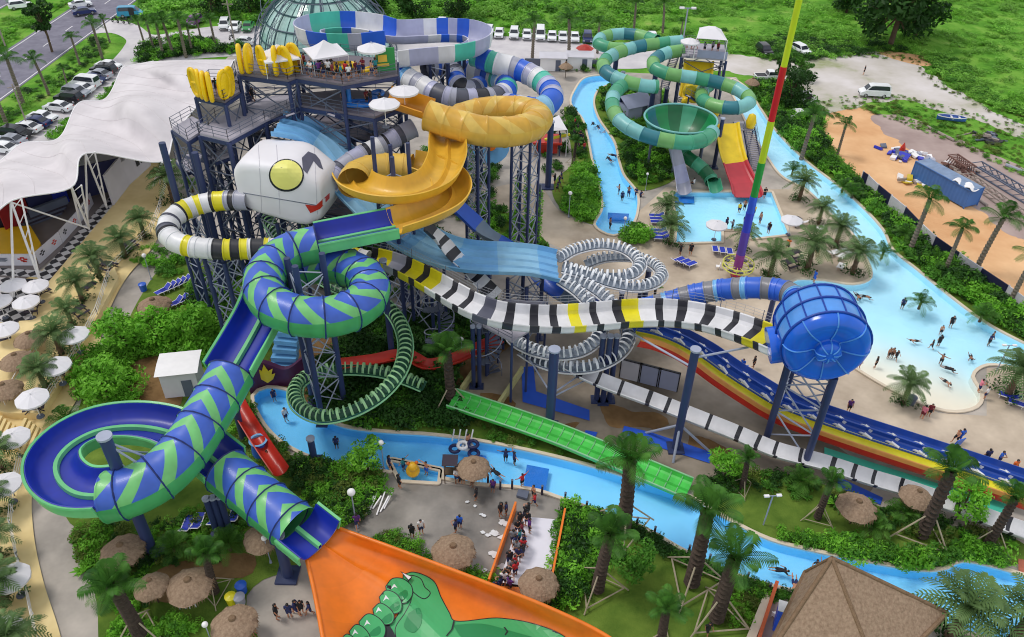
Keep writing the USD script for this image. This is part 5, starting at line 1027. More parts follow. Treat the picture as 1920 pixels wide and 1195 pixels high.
# raised terrace with steps, railings and yellow side walls
TZ = .75
ter = PG([(-60,610),(60,600),(150,560),(196,520),(214,500),(222,520),(184,590),(158,640),(120,705),(76,775),(20,775),(-60,760)], .15 + TZ, smooth=False)
tr_ = thing('terrace', 'raised yellow terrace with white railings above the ramp path', 'terrace'); part(tr_, 'terrace_slab', MB().poly(ter, .146, TZ + .15), YELC)
railing(tr_, [(*P2(x, y, TZ + .15), TZ + .15) for x, y in ((206,520),(183,590),(157,640),(119,705),(76,774),(54,774))], .95, WHITE, rails=(.3, .6, .93))
railing(tr_, [(*P2(x, y, TZ + .15), TZ + .15) for x, y in ((84,640),(40,705),(10,760))], .95, WHITE, rails=(.5, .93))
for k in range(6): 
    for xa, ya in ((8, 780), (62, 790)):
        part(tr_, 'step', MB().poly(Polygon([P2(xa + k * 7 - 14, ya + 4 * k, .5), P2(xa + k * 7 - 8, ya + 4 * k, .5), P2(xa + k * 7 - 32, ya + 52 + 4 * k, .5), P2(xa + k * 7 - 38, ya + 52 + 4 * k, .5)]).buffer(0), .146, .9 - k * .11), YELC)
rl = thing('railing', 'white railing along the ramp path between the lower palms', 'railing'); railing(rl, [(*P2(x, y, .15), .15) for x, y in ((42,865),(28,930),(24,990),(36,1050),(54,1110),(72,1195))], .95, WHITE)
rl = thing('railing', 'white railing along the promenade edge by the upper palms', 'railing'); railing(rl, [(*P2(x, y, .15), .15) for x, y in ((318,320),(300,400),(284,438),(250,470),(206,515))], .95, WHITE)
# ---------------------------------------------------------------- thatched pyramid roof, bottom right
TH = mat('thatch', C(148, 124, 104, .9), .95, .1, 5., col2=C(174, 150, 128, .9), bump=.09, bscale=4, stretch=(1, 1, .35), detail=9., spec=.05)
THD = mat('thatch_ridge', C(138, 114, 92, .9), .95, .15, 3., bump=.08, bscale=12, spec=.05)
hz = thing('thatched_hut', 'large steep hut roof of brown thatch beside the river, bottom right', 'hut')
ap = P(1560,1046,8.); cr = [P(1426,1250,4.), P(1650,1275,4.), P(1777,1149,4.), ap + [1.2, 2.2, -4.], ap + [-.3, 1.7, -4.]]
for k in range(5):
    a, b = cr[k], cr[(k + 1) % 5]; n = 12
    v = [[(a + (b - a) * j / n) + (ap - (a + (b - a) * j / n)) * i / n for j in range(n + 1)] for i in range(n + 1)]; v = np.array(v); v += (meshkit.fbm(v * 2.)[..., None] - .5) * .12 * np.array([0, 0, 1]); part(hz, 'roof_slope', MB().grid(v), TH, smooth=True)
    part(hz, 'hip_ridge', MB().tube([a + (ap - a) * x + [0, 0, -.04] for x in np.linspace(0, 1, 9)], .15, 7), THD, smooth=True)
    part(hz, 'eave', MB().tube([a, b], .16, 6), THD); part(hz, 'post', MB().rod((*(a[:2] * .85 + ap[:2] * .15), 0), (*(a[:2] * .85 + ap[:2] * .15), 4.6), .14, 8), MUD)
kf = thing('low_wall', 'low pale kerb wall with orange capping beside the thatched hut', 'wall'); 
wall(kf, 'wall', [(1440,1118),(1395,1230)], 0, .5, CREAM, .6); wall(kf, 'capping', [(1452,1105),(1412,1230)], 0, .9, mat('terracotta', C(196, 92, 50), .7), .25)
TIL = mat('tile_floor', C(150, 132, 128), .6, .1, .8); ground('hut_floor', PG([(1452,1108),(1500,1125),(1540,1250),(1410,1240)], smooth=False), .2, TIL)
# cola stand: tall blue cup-shaped kiosk sign
cs = thing('drinks_cabinet', 'tall blue drinks cabinet with round emblem and white lettering', 'drinks cabinet'); c0 = P(1462,1180,.2); 
PB = plastic('cola_blue', (28, 84, 214), .9); w0 = P(1448,1182,.2); w1 = P(1474,1190,.2); dv = (w1 - w0)[:2]; L = 1.1; az = math.atan2(dv[1], dv[0]); dv = np.array([math.cos(az), math.sin(az)]); nv = np.array([dv[1], -dv[0]])
cb = MB(); h_ = 2.5; f4 = [w0[:2], w0[:2] + dv * L, w0[:2] + dv * (L) - nv * .7, w0[:2] - nv * .7]; up4 = [p + (p - np.mean(f4, 0)) * .22 for p in f4]
cb.add([(*p, .2) for p in f4] + [(*p, .2 + h_) for p in up4], [[0, 1, 2, 3], [7, 6, 5, 4], [0, 4, 5, 1], [1, 5, 6, 2], [2, 6, 7, 3], [3, 7, 4, 0]]); part(cs, 'cabinet_body', cb, PB)
tilt = math.atan2(np.linalg.norm(up4[0] - f4[0]) * .6, h_); Rf = np.stack([np.array([*dv, 0]), np.array([*(nv * math.sin(tilt)), math.cos(tilt)]), np.array([*nv, -math.sin(tilt)])], 1)
o = np.array([*(w0[:2] + dv * L / 2), .2]); fpt = lambda x, y, z=.03: o + Rf @ np.array([x, y / math.cos(tilt), z])
an = np.linspace(0, 2 * np.pi, 25)[:-1]
for r_, m, zz in ((.36, G_WHITE, .03), (.3, G_GREY, .04)): v = [fpt(0, 1.75, zz)] + [fpt(r_ * math.cos(t), 1.75 + r_ * math.sin(t), zz) for t in an]; part(cs, 'emblem', MB().add(v, [[0, 1 + i, 1 + (i + 1) % 24] for i in range(24)]), m)
for lo, hi, m in ((.1, 1., G_RED), (-1., -.1, PB)): 
    vv = [fpt(.26 * math.cos(t), 1.75 + .26 * min(max(math.sin(t), lo), hi), .05) for t in an]; part(cs, 'emblem', MB().add([np.mean(vv, 0)] + vv, [[0, 1 + i, 1 + (i + 1) % 24] for i in range(24)]), m)
tx = meshkit.text_mesh('pepsi', .34, .01, True); tx.vertices = np.stack([tx.vertices[:, 1] , -tx.vertices[:, 0] + .0, tx.vertices[:, 2]], 1); tx.vertices -= tx.bounds.mean(0); tx.vertices = np.stack([-tx.vertices[:, 0], -tx.vertices[:, 1], tx.vertices[:, 2]], 1)
part(cs, 'lettering', MB().add([fpt(v[0], .78 + v[1], .045 + v[2]) for v in tx.vertices], tx.faces), G_WHITE); part(cs, 'top_rim', MB().add([(*(p + (p - np.mean(f4, 0)) * .04), z) for z in (2.7, 2.78) for p in up4], [[0, 1, 5, 4], [1, 2, 6, 5], [2, 3, 7, 6], [3, 0, 4, 7], [4, 5, 6, 7]]), G_WHITE)
# ---------------------------------------------------------------- site on the right: container, fence, steel stacks
CB = mat('container_blue', C(60, 106, 172), .55, .12, .5, detail=8.); ct = thing('shipping_container', 'weathered blue shipping container with open end flap on the sand lot', 'container')
a, b = P(1706,335), P(1806,392); dv = (b - a)[:2]; L = np.linalg.norm(dv); dv /= L; nv = np.array([-dv[1], dv[0]]); Wc, Hc = 2.5, 2.7
def cpt(u, v, z): return np.array([*(a[:2] + dv * u + nv * v), z])
for v0, nm in ((0, 'side_wall'), (Wc, 'side_wall')):
    mb = MB(); us = np.arange(0, L, .28); prof_ = [(u, (k % 2) * .05) for k, u in enumerate(us)]; mb.grid([[cpt(u, v0 + (d_ if v0 else -d_), z) for u, d_ in prof_] for z in (.2, Hc)]); part(ct, nm, mb, CB)
part(ct, 'roof', MB().grid([[cpt(u, v, Hc + .02 * (k % 2)) for k, u in enumerate(np.arange(0, L + .2, .3))] for v in (0, Wc)]), mat('container_roof', C(120, 140, 170), .6, .2, .8))
part(ct, 'floor', MB().add([cpt(0, 0, .2), cpt(L, 0, .2), cpt(L, Wc, .2), cpt(0, Wc, .2)], [[0, 1, 2, 3]]), CB); part(ct, 'end_wall', MB().add([cpt(L, 0, .2), cpt(L, Wc, .2), cpt(L, Wc, Hc), cpt(L, 0, Hc)], [[0, 1, 2, 3]]), CB)
part(ct, 'end_wall', MB().add([cpt(0, 0, .2), cpt(0, Wc, .2), cpt(0, Wc, Hc), cpt(0, 0, Hc)], [[0, 1, 2, 3]]), BLACK)
for u, v in ((0, 0), (L, 0), (L, Wc), (0, Wc)): part(ct, 'corner_post', MB().rod(cpt(u, v, 0), cpt(u, v, Hc + .05), .09, 6), CB)
part(ct, 'top_rail', MB().beam(cpt(0, -.06, Hc), cpt(L, -.06, Hc), .12), CB); part(ct, 'tarpaulin', MB().grid([[cpt(u, v, Hc + .1 + .25 * math.sin(u * 3 + v * 2)) for u in np.linspace(L - 3, L + .2, 8)] for v in np.linspace(-.1, 1.4, 6)]), WHITE, smooth=True)
FW = mat('fence_white', C(214, 212, 220, .9), .6); FN = mat('fence_navy', C(30, 32, 66), .6)
fn = thing('hoarding_fence', 'site hoarding of alternate white and navy panels along the sand lot', 'fence')
fp_ = [P2(1612,345), P2(1622,352), P2(1640,370), P2(1664,390), P2(1690,412), P2(1716,440), P2(1745,468), P2(1790,500), P2(1830,528), P2(1880,562), P2(1930,600)]
for k, (u, v) in enumerate(zip(fp_, fp_[1:])):
    part(fn, 'panel', MB().poly(LineString([u, v]).buffer(.05, cap_style='flat'), .02, 1.9), [FN, FW][k % 2]); part(fn, 'post', MB().box((*u, 1.), (.14, .14, 2.)), FW)
RUST = mat('rusty_steel', C(116, 84, 76), .7, .25, 1.5); OLDW = mat('old_timber', C(150, 138, 130), .85, .2, 1.5)
def truss_frame(label, p0, p1, w_, m, hh=1.0):
    t = thing('steel_truss', label, 'truss'); u, v = P(*p0), P(*p1); d_ = v - u; n = 9; nn = np.array([-d_[1], d_[0], 0]); nn = nn / np.linalg.norm(nn) * w_
    for o_ in (0, 1):
        for z in (.15, hh): part(t, 'chord', MB().beam(u + nn * o_ + [0, 0, z], v + nn * o_ + [0, 0, z], .16), m)
    for i in range(n):
        c1, c2 = u + d_ * i / n, u + d_ * (i + 1) / n; part(t, 'web', MB().beam(c1 + [0, 0, .15], c2 + [0, 0, hh], .1).beam(c1 + nn + [0, 0, hh], c2 + nn + [0, 0, .15], .1).beam(c1 + [0, 0, hh], c1 + nn + [0, 0, hh], .1), m)
truss_frame('long dark roof truss lying on the dirt yard', (1815,318), (1940,395), 2., STEELG); truss_frame('second roof truss lying nearer the container', (1800,335), (1925,425), 1.6, OLDW, .7); truss_frame('short red truss piled behind the container', (1772,306), (1806,330), 1.6, RUST, 1.3)
for lab, u, v, r_, m in (('long concrete pole lying on the dirt yard', (1738,240), (1788,266), .22, OLDW), ('thin timber pole lying across the weeds', (1783,260), (1822,250), .1, OLDW), ('white pipe lying at the right end of the container', (1828,372), (1850,388), .2, OLDW), ('pale steel beam in the grass by the far right edge', (1885,312), (1935,332), .25, G_GREY)):
    t = thing('pole', lab, 'pole'); part(t, 'shaft', MB().rod(P(*u) + [0, 0, r_], P(*v) + [0, 0, r_], r_, 8), m)
rng2 = np.random.default_rng(5)
for lab, c_, n, m_ in (('heap of blue and white plastic sheeting with one red peak', (1686,292), 26, [plastic('tarp_blue', (50, 60, 200)), WHITE, STEELG]), ('pile of broken timber and dark sheets in the grass', (1860,262), 22, [STEELG, OLDW, BLACK]), ('scatter of white and yellow scrap by the container', (1712,345), 14, [WHITE, plastic('scrap_yellow', (232, 206, 40)), OLDW]), ('heap of white bags behind the container', (1742,298), 12, [WHITE, G_GREY, WHITE]), ('pile of rusty sheets behind the container', (1790,318), 18, [RUST, RUST, OLDW])):
    t = thing('scrap_heap', lab, 'scrap heap', P(*c_))
    for k in range(n): r = rng2.normal(0, 1.1, 2); part(t, 'scrap_piece', MB().box((r[0] * 1.3, r[1], .15 + rng2.uniform(0, .6) * math.exp(-r @ r / 3)), rng2.uniform(.3, 1.3, 3) * (1.3, 1., .3), rng2.uniform(0, 3), rng2.uniform(-.4, .4)), m_[k % 3])
    if c_ == (1686, 292): part(t, 'red_peak', MB().lathe([(.5, .3), (.35, 1.0), (0, 1.8)], (.6, .8, 0), 8), G_RED)
bt = thing('wooden_boat', 'blue and white upturned boat hull lying on the grass verge', 'boat', P(1782,228), -.2)
hl = [[(x, y * (1 - (x / 2.3) ** 2) ** .6 * .8, z) for y, z in ((-1, .9), (-.8, .35), (0, .1), (.8, .35), (1, .9))] for x in np.linspace(-2.2, 2.2, 11)]; part(bt, 'hull', MB().grid(hl), plastic('boat_blue', (70, 110, 196)), smooth=True); part(bt, 'gunwale', MB().tube([h[0] for h in hl], .08, 5).tube([h[-1] for h in hl], .08, 5), G_WHITE); part(bt, 'thwart', MB().box((0, 0, .7), (.3, 1.5, .06)).box((1.2, 0, .7), (.3, 1.2, .06)), G_WHITE)
# low sheds by the upper river and other small buildings
def shed(label, px, py, L, W, Hh, rz, wallm, roofm, name='shed', rise=.5):
    c = P(px, py); t = thing(name, label, 'shed', c, rz); part(t, 'wall', MB().box((0, 0, Hh / 2), (L, W, Hh)), wallm)
    part(t, 'roof', MB().add([(-L / 2 - .3, -W / 2 - .3, Hh), (L / 2 + .3, -W / 2 - .3, Hh), (L / 2 + .3, 0, Hh + rise), (-L / 2 - .3, 0, Hh + rise), (L / 2 + .3, W / 2 + .3, Hh), (-L / 2 - .3, W / 2 + .3, Hh)], [[0, 1, 2, 3], [3, 2, 4, 5]]), roofm)
    part(t, 'door', MB().box((L * .2, -W / 2 - .02, 1.), (.9, .06, 2.)), STEELG); return t
shed('white flat shed at the head of the upper river, left', 1036, 128, 4.5, 3, 2.4, 0, WHITE, OFFW); shed('white flat shed at the head of the upper river, right', 1085, 126, 4.5, 3, 2.4, 0, WHITE, OFFW)
shed('pump house with pale blue pitched roof below the green loop', 1183, 214, 4.5, 4.5, 2.2, .5, GREYPANEL, GREYPANEL, rise=1.2); shed('white-roofed service hut under the leafy trees beside the chevron tube', 348, 726, 3.2, 2.8, 3.0, .2, OFFW, WHITE, rise=.12)
bw_ = thing('boundary_wall', 'dark boundary wall along the far car park', 'wall'); wall(bw_, 'wall', [(985,124),(1060,126),(1140,128)], 0, 1.4, STEELG)
# rest of the ground level: silver tanks, white curtains behind the racer, rails
for k, x in enumerate((1180, 1215, 1250)):
    t = thing('storage_box', f"{('left', 'middle', 'right')[k]} of three pale panels under the racer", 'panel', P(x, 712 + k * 9), -.35); part(t, 'panel', MB().box((0, 0, 1.1), (1.9, .12, 2.2)), GREYPANEL if k else OFFW); part(t, 'frame', MB().box((-1., 0, 1.2), (.1, .2, 2.4)).box((1., 0, 1.2), (.1, .2, 2.4)).box((0, 0, 2.35), (2.1, .2, .1)), BLACK)
for lab, pts_ in (('pale yellow low wall across the worn yard', [(935,765),(978,700)]), ('pale yellow low wall left of grey posts', [(862,742),(885,708)])):
    t = thing('low_wall', lab, 'wall'); wall(t, 'wall', pts_, 0, .8, mat('pale_yellow_wall', C(190, 186, 130), .7), .3)
pw = thing('themed_wall', 'dark purple curved wall with yellow flame emblem at the river bend', 'wall')
w = [P2(*p) for p in ((470,740),(490,728),(515,724),(545,724),(575,716))]; q_, s_ = spline(np.c_[np.array(w), np.zeros(5)], .3); 
top_ = 2.6 + .5 * np.sin(np.linspace(0, 7, len(q_))); part(pw, 'wall', MB().grid([np.c_[q_[:, :2], np.zeros(len(q_))], np.c_[q_[:, :2], top_], np.c_[q_[:, :2] + [0, .5], top_], np.c_[q_[:, :2] + [0, .5], np.zeros(len(q_))]]), mat('purple_paint', C(70, 26, 62), .5, .15, .6))
m_ = q_[int(len(q_) * .33)]; fe = Polygon([(-.9, .9), (-.6, .2), (0, -.3), (.6, .2), (.9, .9), (.55, .8), (.75, 1.5), (.3, 1.2), (0, 2.0), (-.3, 1.2), (-.75, 1.5), (-.55, .8)]); fm = trimesh.creation.extrude_polygon(fe, .04, engine='earcut'); fm.vertices = fm.vertices[:, [0, 2, 1]] * [1, -1, 1]; fm.vertices += (m_[0] + .1, m_[1] - .12, .9); part(pw, 'flame_emblem', MB().tm(fm), plastic('flame_yellow', (240, 214, 40)))
sb = thing('backdrop_steps', 'light blue stepped slide entry behind the purple wall', 'steps')
for k in range(6): u, v = P(505 + k * 3, 700 - k * 16, .4 + k * .8), P(556 + k * 1, 700 - k * 15, .4 + k * .8); part(sb, 'step', MB().beam(u, v, 1.1, .5), G_SKY)
# ================================================================ plants
def leafmat(name, a, b, sc=.7, rough=.55): return mat(name, a, rough, .3, sc, col2=b, rnd=.22, transl=.28, spec=.25, detail=3.)
LF = [leafmat('leaf_mid', C(58, 114, 34), C(104, 166, 56)), leafmat('leaf_bright', C(84, 160, 34), C(140, 206, 66)), leafmat('leaf_dark', C(28, 66, 24), C(60, 104, 40)), leafmat('leaf_olive', C(82, 108, 40), C(128, 146, 66))]
LF.append(leafmat('leaf_field', C(100, 166, 50), C(154, 212, 88)))
FRA = leafmat('frond_grey_green', C(78, 112, 62), C(122, 152, 94)); FRB = leafmat('frond_green', C(48, 98, 32), C(100, 150, 56)); FRC = leafmat('frond_dark', C(38, 72, 32), C(74, 112, 52))
BARK = mat('palm_bark', C(104, 84, 66), .95, .35, 3., bump=.05, bscale=20, stretch=(1, 1, 3)); BARKG = mat('grey_bark', C(122, 112, 100), .95, .25, 3., bump=.03, bscale=20, stretch=(1, 1, 4)); WOOD = mat('tree_bark', C(90, 74, 58), .95, .25, 3.); STAKE = mat('stake_wood', C(170, 158, 136), .9, .15, 3.)
def leaf_cloud(r, centre, rad, n, size, flat=1.):
    "n leaf quads through the outer part of an ellipsoid"
    d = r.normal(size=(n, 3)); d /= np.linalg.norm(d, axis=1, keepdims=True); p = centre + d * (r.uniform(.45, 1., (n, 1)) ** .6) * np.asarray(rad)
    nrm = d * .7 + r.normal(size=(n, 3)) * .6 + [0, 0, .5]; nrm /= np.linalg.norm(nrm, axis=1, keepdims=True)
    a = np.cross(nrm, r.normal(size=(n, 3))); a /= np.linalg.norm(a, axis=1, keepdims=True); b = np.cross(nrm, a); s_ = size * r.uniform(.6, 1.3, (n, 1))
    return np.stack([p - a * s_, p - b * s_ * .45, p + a * s_, p + b * s_ * .45], 1).reshape(-1, 3), np.arange(4 * n).reshape(-1, 4)
def shrub_mesh(seed, n=260, clumps=8, R=1., h=1., size=.135):
    r = np.random.default_rng(seed); mb = MB()
    for k in range(clumps):
        c = np.array([*(r.normal(0, .42, 2) * R), h * r.uniform(.3, .75)]); rr = R * r.uniform(.35, .6)
        mb.add(*leaf_cloud(r, c, (rr, rr, rr * .75 * h), n // clumps, size))
    return mb
SHR = {}
for nm, mi in (('mid', 0), ('bright', 1), ('dark', 2), ('olive', 3), ('field', 4)):
    for v in range(3):
        pth = proto(f'shrub_{nm}_{v}'); SHR.setdefault(nm, []).append(pth); part(pth, 'foliage', shrub_mesh(100 * mi + v, 380), LF[mi])
        part(pth, 'stem', MB().rod((0, 0, 0), (.05, 0, .6), .04, 5), WOOD)
# spiky plants and small bananas for the beds
def blades(r, n, L, w, up=.6, droop=.5):
    mb = MB()
    for k in range(n):
        a = r.uniform(0, 2 * np.pi); e = r.uniform(up - .3, up + .35); l = L * r.uniform(.7, 1.1); pts = []
        for t in np.linspace(0, 1, 6): pts.append([math.cos(a) * l * t * math.cos(e), math.sin(a) * l * t * math.cos(e), l * (t * math.sin(e) - droop * t * t)])
        pts = np.array(pts); sdv = np.array([-math.sin(a), math.cos(a), 0]); ww = w * np.array([.5, 1, 1, .8, .5, .05])[:, None]
        mb.grid(np.stack([pts - sdv * ww, pts + [0, 0, w * .3], pts + sdv * ww], 1))
    return mb
for v in range(3):
    r = np.random.default_rng(50 + v); pth = proto(f'fan_plant_{v}'); SHR.setdefault('fan', []).append(pth); part(pth, 'leaves', blades(r, 16, 1.5, .16, .8, .45), LF[v % 2]); 
def bed(name, pts, n, kinds, s0, s1, avoid=None, z=.1, poly=None):
    pg = poly if poly is not None else PG(pts, smooth=True); pg = pg.difference(pools.buffer(s1 * .62 + .15))
    if avoid is not None: pg = pg.difference(avoid)
    x0, y0, x1, y1 = pg.bounds; c = np.c_[rng.uniform(x0, x1, 40 * n), rng.uniform(y0, y1, 40 * n)]; c = c[contains_xy(pg, c[:, 0], c[:, 1])][:n]
    dens = meshkit.fbm(np.c_[c * .12, np.zeros(len(c))], 3, 3); sc = (s0 + (s1 - s0) * rng.uniform(0, 1, len(c)) ** 1.6) * (.7 + .6 * dens)
    ps = [p for k in kinds for p in SHR[k]]; h = sc * rng.uniform(.75, 1.25, len(c))
    h = h * (.6 if name == 'wild_scrub' else 1.); return scatter(name, ps, np.c_[c, np.full(len(c), z)], np.c_[sc, sc, h])
B = bed
B('shrub_bed', [(1412,160),(1470,165),(1530,222),(1552,290),(1625,365),(1700,432),(1800,505),(1920,592),(2000,650),(1990,668),(1850,594),(1770,550),(1660,468),(1600,395),(1520,315),(1462,250)], 900, ['mid', 'bright', 'fan', 'dark', 'mid'], .5, 1.5)
B('shrub_bed', [(1130,172),(1148,162),(1235,175),(1250,260),(1262,325),(1232,345),(1200,348),(1176,325),(1164,292),(1156,262),(1128,222)], 420, ['mid', 'bright', 'dark', 'fan'], .5, 1.4)
B('shrub_bed', [(1085,330),(1112,310),(1122,350),(1125,388),(1114,420),(1066,398),(1060,372)], 120, ['mid', 'bright'], .6, 1.5)
B('shrub_bed', [(1070,210),(1090,232),(1100,265),(1106,300),(1090,300),(1072,260)], 60, ['mid', 'dark'], .5, 1.2)
B('shrub_bed', [(1145,425),(1165,412),(1195,430),(1200,455),(1170,452)], 30, ['mid', 'bright'], .7, 1.4)
B('shrub_bed', [(640,640),(720,600),(840,590),(860,650),(840,700),(850,748),(900,775),(840,808),(700,800),(640,785),(600,760),(590,700)], 620, ['dark', 'mid', 'fan', 'dark'], .5, 1.6)
B('shrub_bed', [(900,560),(980,600),(960,640),(880,650),(850,600)], 60, ['dark', 'mid'], .5, 1.2)
B('shrub_bed', [(380,520),(470,510),(500,600),(470,660),(420,640),(370,590)], 160, ['mid', 'dark', 'bright'], .5, 1.3)
B('shrub_bed', [(212,640),(260,612),(340,606),(402,600),(412,660),(360,690),(330,664),(240,684),(250,740),(235,770),(165,752),(158,690)], 150, ['bright'], .7, 1.5)
B('shrub_bed', [(235,470),(330,470),(352,500),(330,520),(300,520)], 30, ['bright', 'mid'], .5, 1.)
B('shrub_bed', [(420,700),(470,690),(480,780),(540,850),(520,880),(450,830)], 110, ['mid', 'bright', 'olive'], .4, 1.0)
B('shrub_bed', [(140,990),(260,985),(420,960),(470,1000),(420,1050),(320,1060),(300,1100),(260,1150),(230,1180),(180,1120)], 170, ['mid', 'dark', 'bright', 'fan', 'olive'], .35, .85)
B('shrub_bed', [(210,1180),(250,1150),(300,1170),(330,1150),(370,1180),(340,1230),(220,1240)], 70, ['mid', 'bright'], .4, .9)
B('shrub_bed', [(552,850),(600,868),(700,895),(716,912),(650,982),(590,950),(556,900)], 260, ['mid', 'bright', 'olive', 'dark'], .4, 1.1)
B('shrub_bed', [(1062,950),(1110,958),(1150,985),(1130,1060),(1060,1130),(1020,1150),(1058,1040)], 190, ['mid', 'dark', 'fan', 'bright'], .5, 1.2)
B('shrub_bed', [(1140,968),(1200,992),(1290,1042),(1390,1088),(1500,1118),(1490,1130),(1380,1098),(1280,1056),(1180,1000)], 110, ['mid', 'dark'], .35, .75)
B('shrub_bed', [(1350,968),(1440,1000),(1520,1018),(1620,1035),(1730,1052),(1780,1040),(1800,1030),(1870,1050),(1870,1064),(1800,1050),(1775,1064),(1620,1052),(1500,1030),(1440,1010)], 170, ['mid', 'bright', 'fan'], .5, 1.15)
B('shrub_bed', [(1300,925),(1400,885),(1520,905),(1620,935),(1760,975),(1900,1005),(1880,1030),(1700,1000),(1550,950),(1400,915),(1320,945)], 110, ['mid', 'dark', 'olive', 'fan'], .35, .9)
B('shrub_bed', [(720,1000),(800,1040),(930,1098),(930,1112),(800,1070),(700,1020)], 75, ['olive', 'mid', 'bright'], .3, .7)
B('shrub_bed', [(1380,1060),(1440,1090),(1430,1120),(1390,1160),(1360,1180)], 40, ['bright', 'olive'], .3, .8)
B('shrub_bed', [(915,385),(950,395),(1010,435),(1030,470),(960,485),(890,460)], 90, ['mid', 'bright', 'dark'], .5, 1.2)
B('shrub_bed', [(820,270),(900,280),(930,380),(850,420),(800,340)], 110, ['dark', 'mid'], .6, 1.4)
B('shrub_bed', [(1010,235),(1050,220),(1062,300),(1030,330)], 40, ['dark', 'mid'], .5, 1.1)
B('shrub_bed', [(258,108),(300,80),(440,84),(450,98),(300,112),(272,122)], 130, ['bright', 'mid', 'dark'], .7, 1.7)
B('shrub_bed', [(190,190),(232,150),(232,160),(200,192)], 26, ['bright', 'mid'], .5, .9); B('shrub_bed', [(90,265),(145,215),(150,225),(105,268)], 26, ['bright', 'mid'], .5, .9)
B('shrub_bed', [(1000,118),(1140,124),(1140,136),(1040,134)], 40, ['dark', 'mid', 'bright'], .5, 1.1)
B('shrub_bed', [(800,745),(905,770),(1040,815),(1240,895),(1285,922),(1100,868),(900,822)], 60, ['olive', 'mid'], .3, .7)
B('shrub_bed', [(840,1070),(930,1100),(920,1115),(850,1090)], 30, ['mid', 'bright'], .4, .8)
# wild growth on the land round the park
no_go = unary_union([carpark.buffer(3), strip(ra, rb, -8, 7), strip(ra, rb, -33, -19)])
B('shrub_bed', [(560,420),(700,330),(800,300),(850,420),(760,560),(640,560)], 260, ['dark', 'mid', 'fan'], .5, 1.4)
B('wild_scrub', [(330,-120),(700,-60),(1200,-50),(1200,40),(1130,80),(1000,66),(760,56),(560,52),(470,44),(330,52),(280,40),(250,0)], 1700, ['field', 'mid', 'field', 'bright'], .9, 2.8, no_go)
B('wild_scrub', [(1130,-60),(1500,-60),(1760,-40),(2100,0),(2300,120),(2300,300),(2000,230),(1840,170),(1790,120),(1640,92),(1440,106),(1220,88),(1130,80)], 2600, ['field', 'field', 'field', 'bright'], .5, 1.9, no_go)
B('wild_scrub', [(1130,-40),(1440,-20),(1500,60),(1440,104),(1220,86),(1130,78)], 160, ['mid', 'field', 'bright'], .9, 2.2, no_go)
B('wild_scrub', [(1420,80),(1480,72),(1640,88),(1700,96),(1640,98),(1440,112)], 260, ['mid', 'field', 'dark'], .8, 2.0, no_go)
B('wild_scrub', [(1740,110),(1800,120),(1840,165),(1920,215),(1960,240),(1900,215),(1800,170)], 240, ['mid', 'field'], .7, 1.7)
B('wild_scrub', [(1600,200),(1690,205),(1790,235),(1930,300),(1920,330),(1840,300),(1760,262),(1690,232)], 130, ['field', 'olive', 'mid'], .3, .9)
B('wild_scrub', [(0,170),(60,125),(150,80),(215,70),(235,90),(200,120),(150,160),(60,225),(0,262)], 170, ['field', 'mid', 'dark'], .3, 1.1, no_go)
B('wild_scrub', [(0,45),(60,25),(180,-20),(260,-60),(300,-40),(100,60),(0,110)], 90, ['field', 'mid', 'bright'], .5, 1.6, no_go)
B('wild_scrub', [(200,40),(260,10),(360,-10),(360,50),(300,56),(240,42)], 160, ['field', 'mid'], .6, 1.8, no_go)
B('wild_scrub', [(1530,200),(1590,180),(1690,180),(1800,205),(1960,255),(2050,310),(1940,300),(1800,245),(1690,215),(1600,205),(1560,225)], 420, ['field', 'olive'], .12, .5)
B('wild_scrub', [(1420,96),(1560,94),(1640,88),(1720,104),(1780,150),(1860,192),(1990,255),(1980,262),(1840,205),(1750,160),(1690,118),(1600,108),(1440,118)], 500, ['field', 'olive', 'mid'], .12, .55)
B('wild_scrub', [(1660,225),(1720,215),(1850,265),(1960,320),(1960,345),(1850,300),(1740,252)], 200, ['field', 'olive'], .1, .4)
# broad trees
def tree_proto(name, seed, H, R, n, lm, size=.3, clumps=16, trunk=.28, low=.45):
    r = np.random.default_rng(seed); pth = proto(name); br = MB().tube([(0, 0, 0), (.1, .05, H * .3), (.0, .1, H * .55)], [trunk, trunk * .8, trunk * .55], 9); cr = MB()
    for k in range(clumps):
        a = r.uniform(0, 2 * np.pi); e = r.uniform(0, 1); c = np.array([math.cos(a) * R * .72 * e ** .5, math.sin(a) * R * .72 * e ** .5, H * r.uniform(low, .95) - .12 * H * e]); rr = R * r.uniform(.26, .48)
        br.tube([(0, .05, H * r.uniform(.3, .5)), c * [.55, .55, .85], c], [trunk * .45, trunk * .25, .03], 5); cr.add(*leaf_cloud(r, c, (rr, rr, rr * .7), n // clumps, size))
    part(pth, 'trunk', br, WOOD); part(pth, 'crown', cr, lm); return pth
T_DARK = [tree_proto(f'tree_dark_{k}', 300 + k, 9., 4.2, 2600, LF[2], .34, 26, low=.25) for k in range(2)]; T_MID = [tree_proto(f'tree_mid_{k}', 320 + k, 7., 3.4, 2200, LF[0], .28, 16) for k in range(2)]; T_BRI = [tree_proto(f'tree_bright_{k}', 340 + k, 4., 2.2, 1300, LF[1], .2, 12, .1) for k in range(2)]
T_COL = tree_proto('tree_column', 360, 9., 2.2, 1800, LF[2], .28, 14, .2)
def tree(src, label, px, py, s=1., rz=0., sz=None, group=None): place(src, 'tree', label, 'tree', P(px, py), rz, group, s, sz)
tree(T_DARK[0], 'huge dark spreading tree at the far edge of gravel lot, top right', 1668, 88, 2.0, .3); tree(T_DARK[1], 'dark tree left of the huge one, at the top edge', 1585, 30, 1.1, 1.); tree(T_DARK[1], 'second dark crown joining the huge tree on its right', 1715, 70, 1.5, 2.)
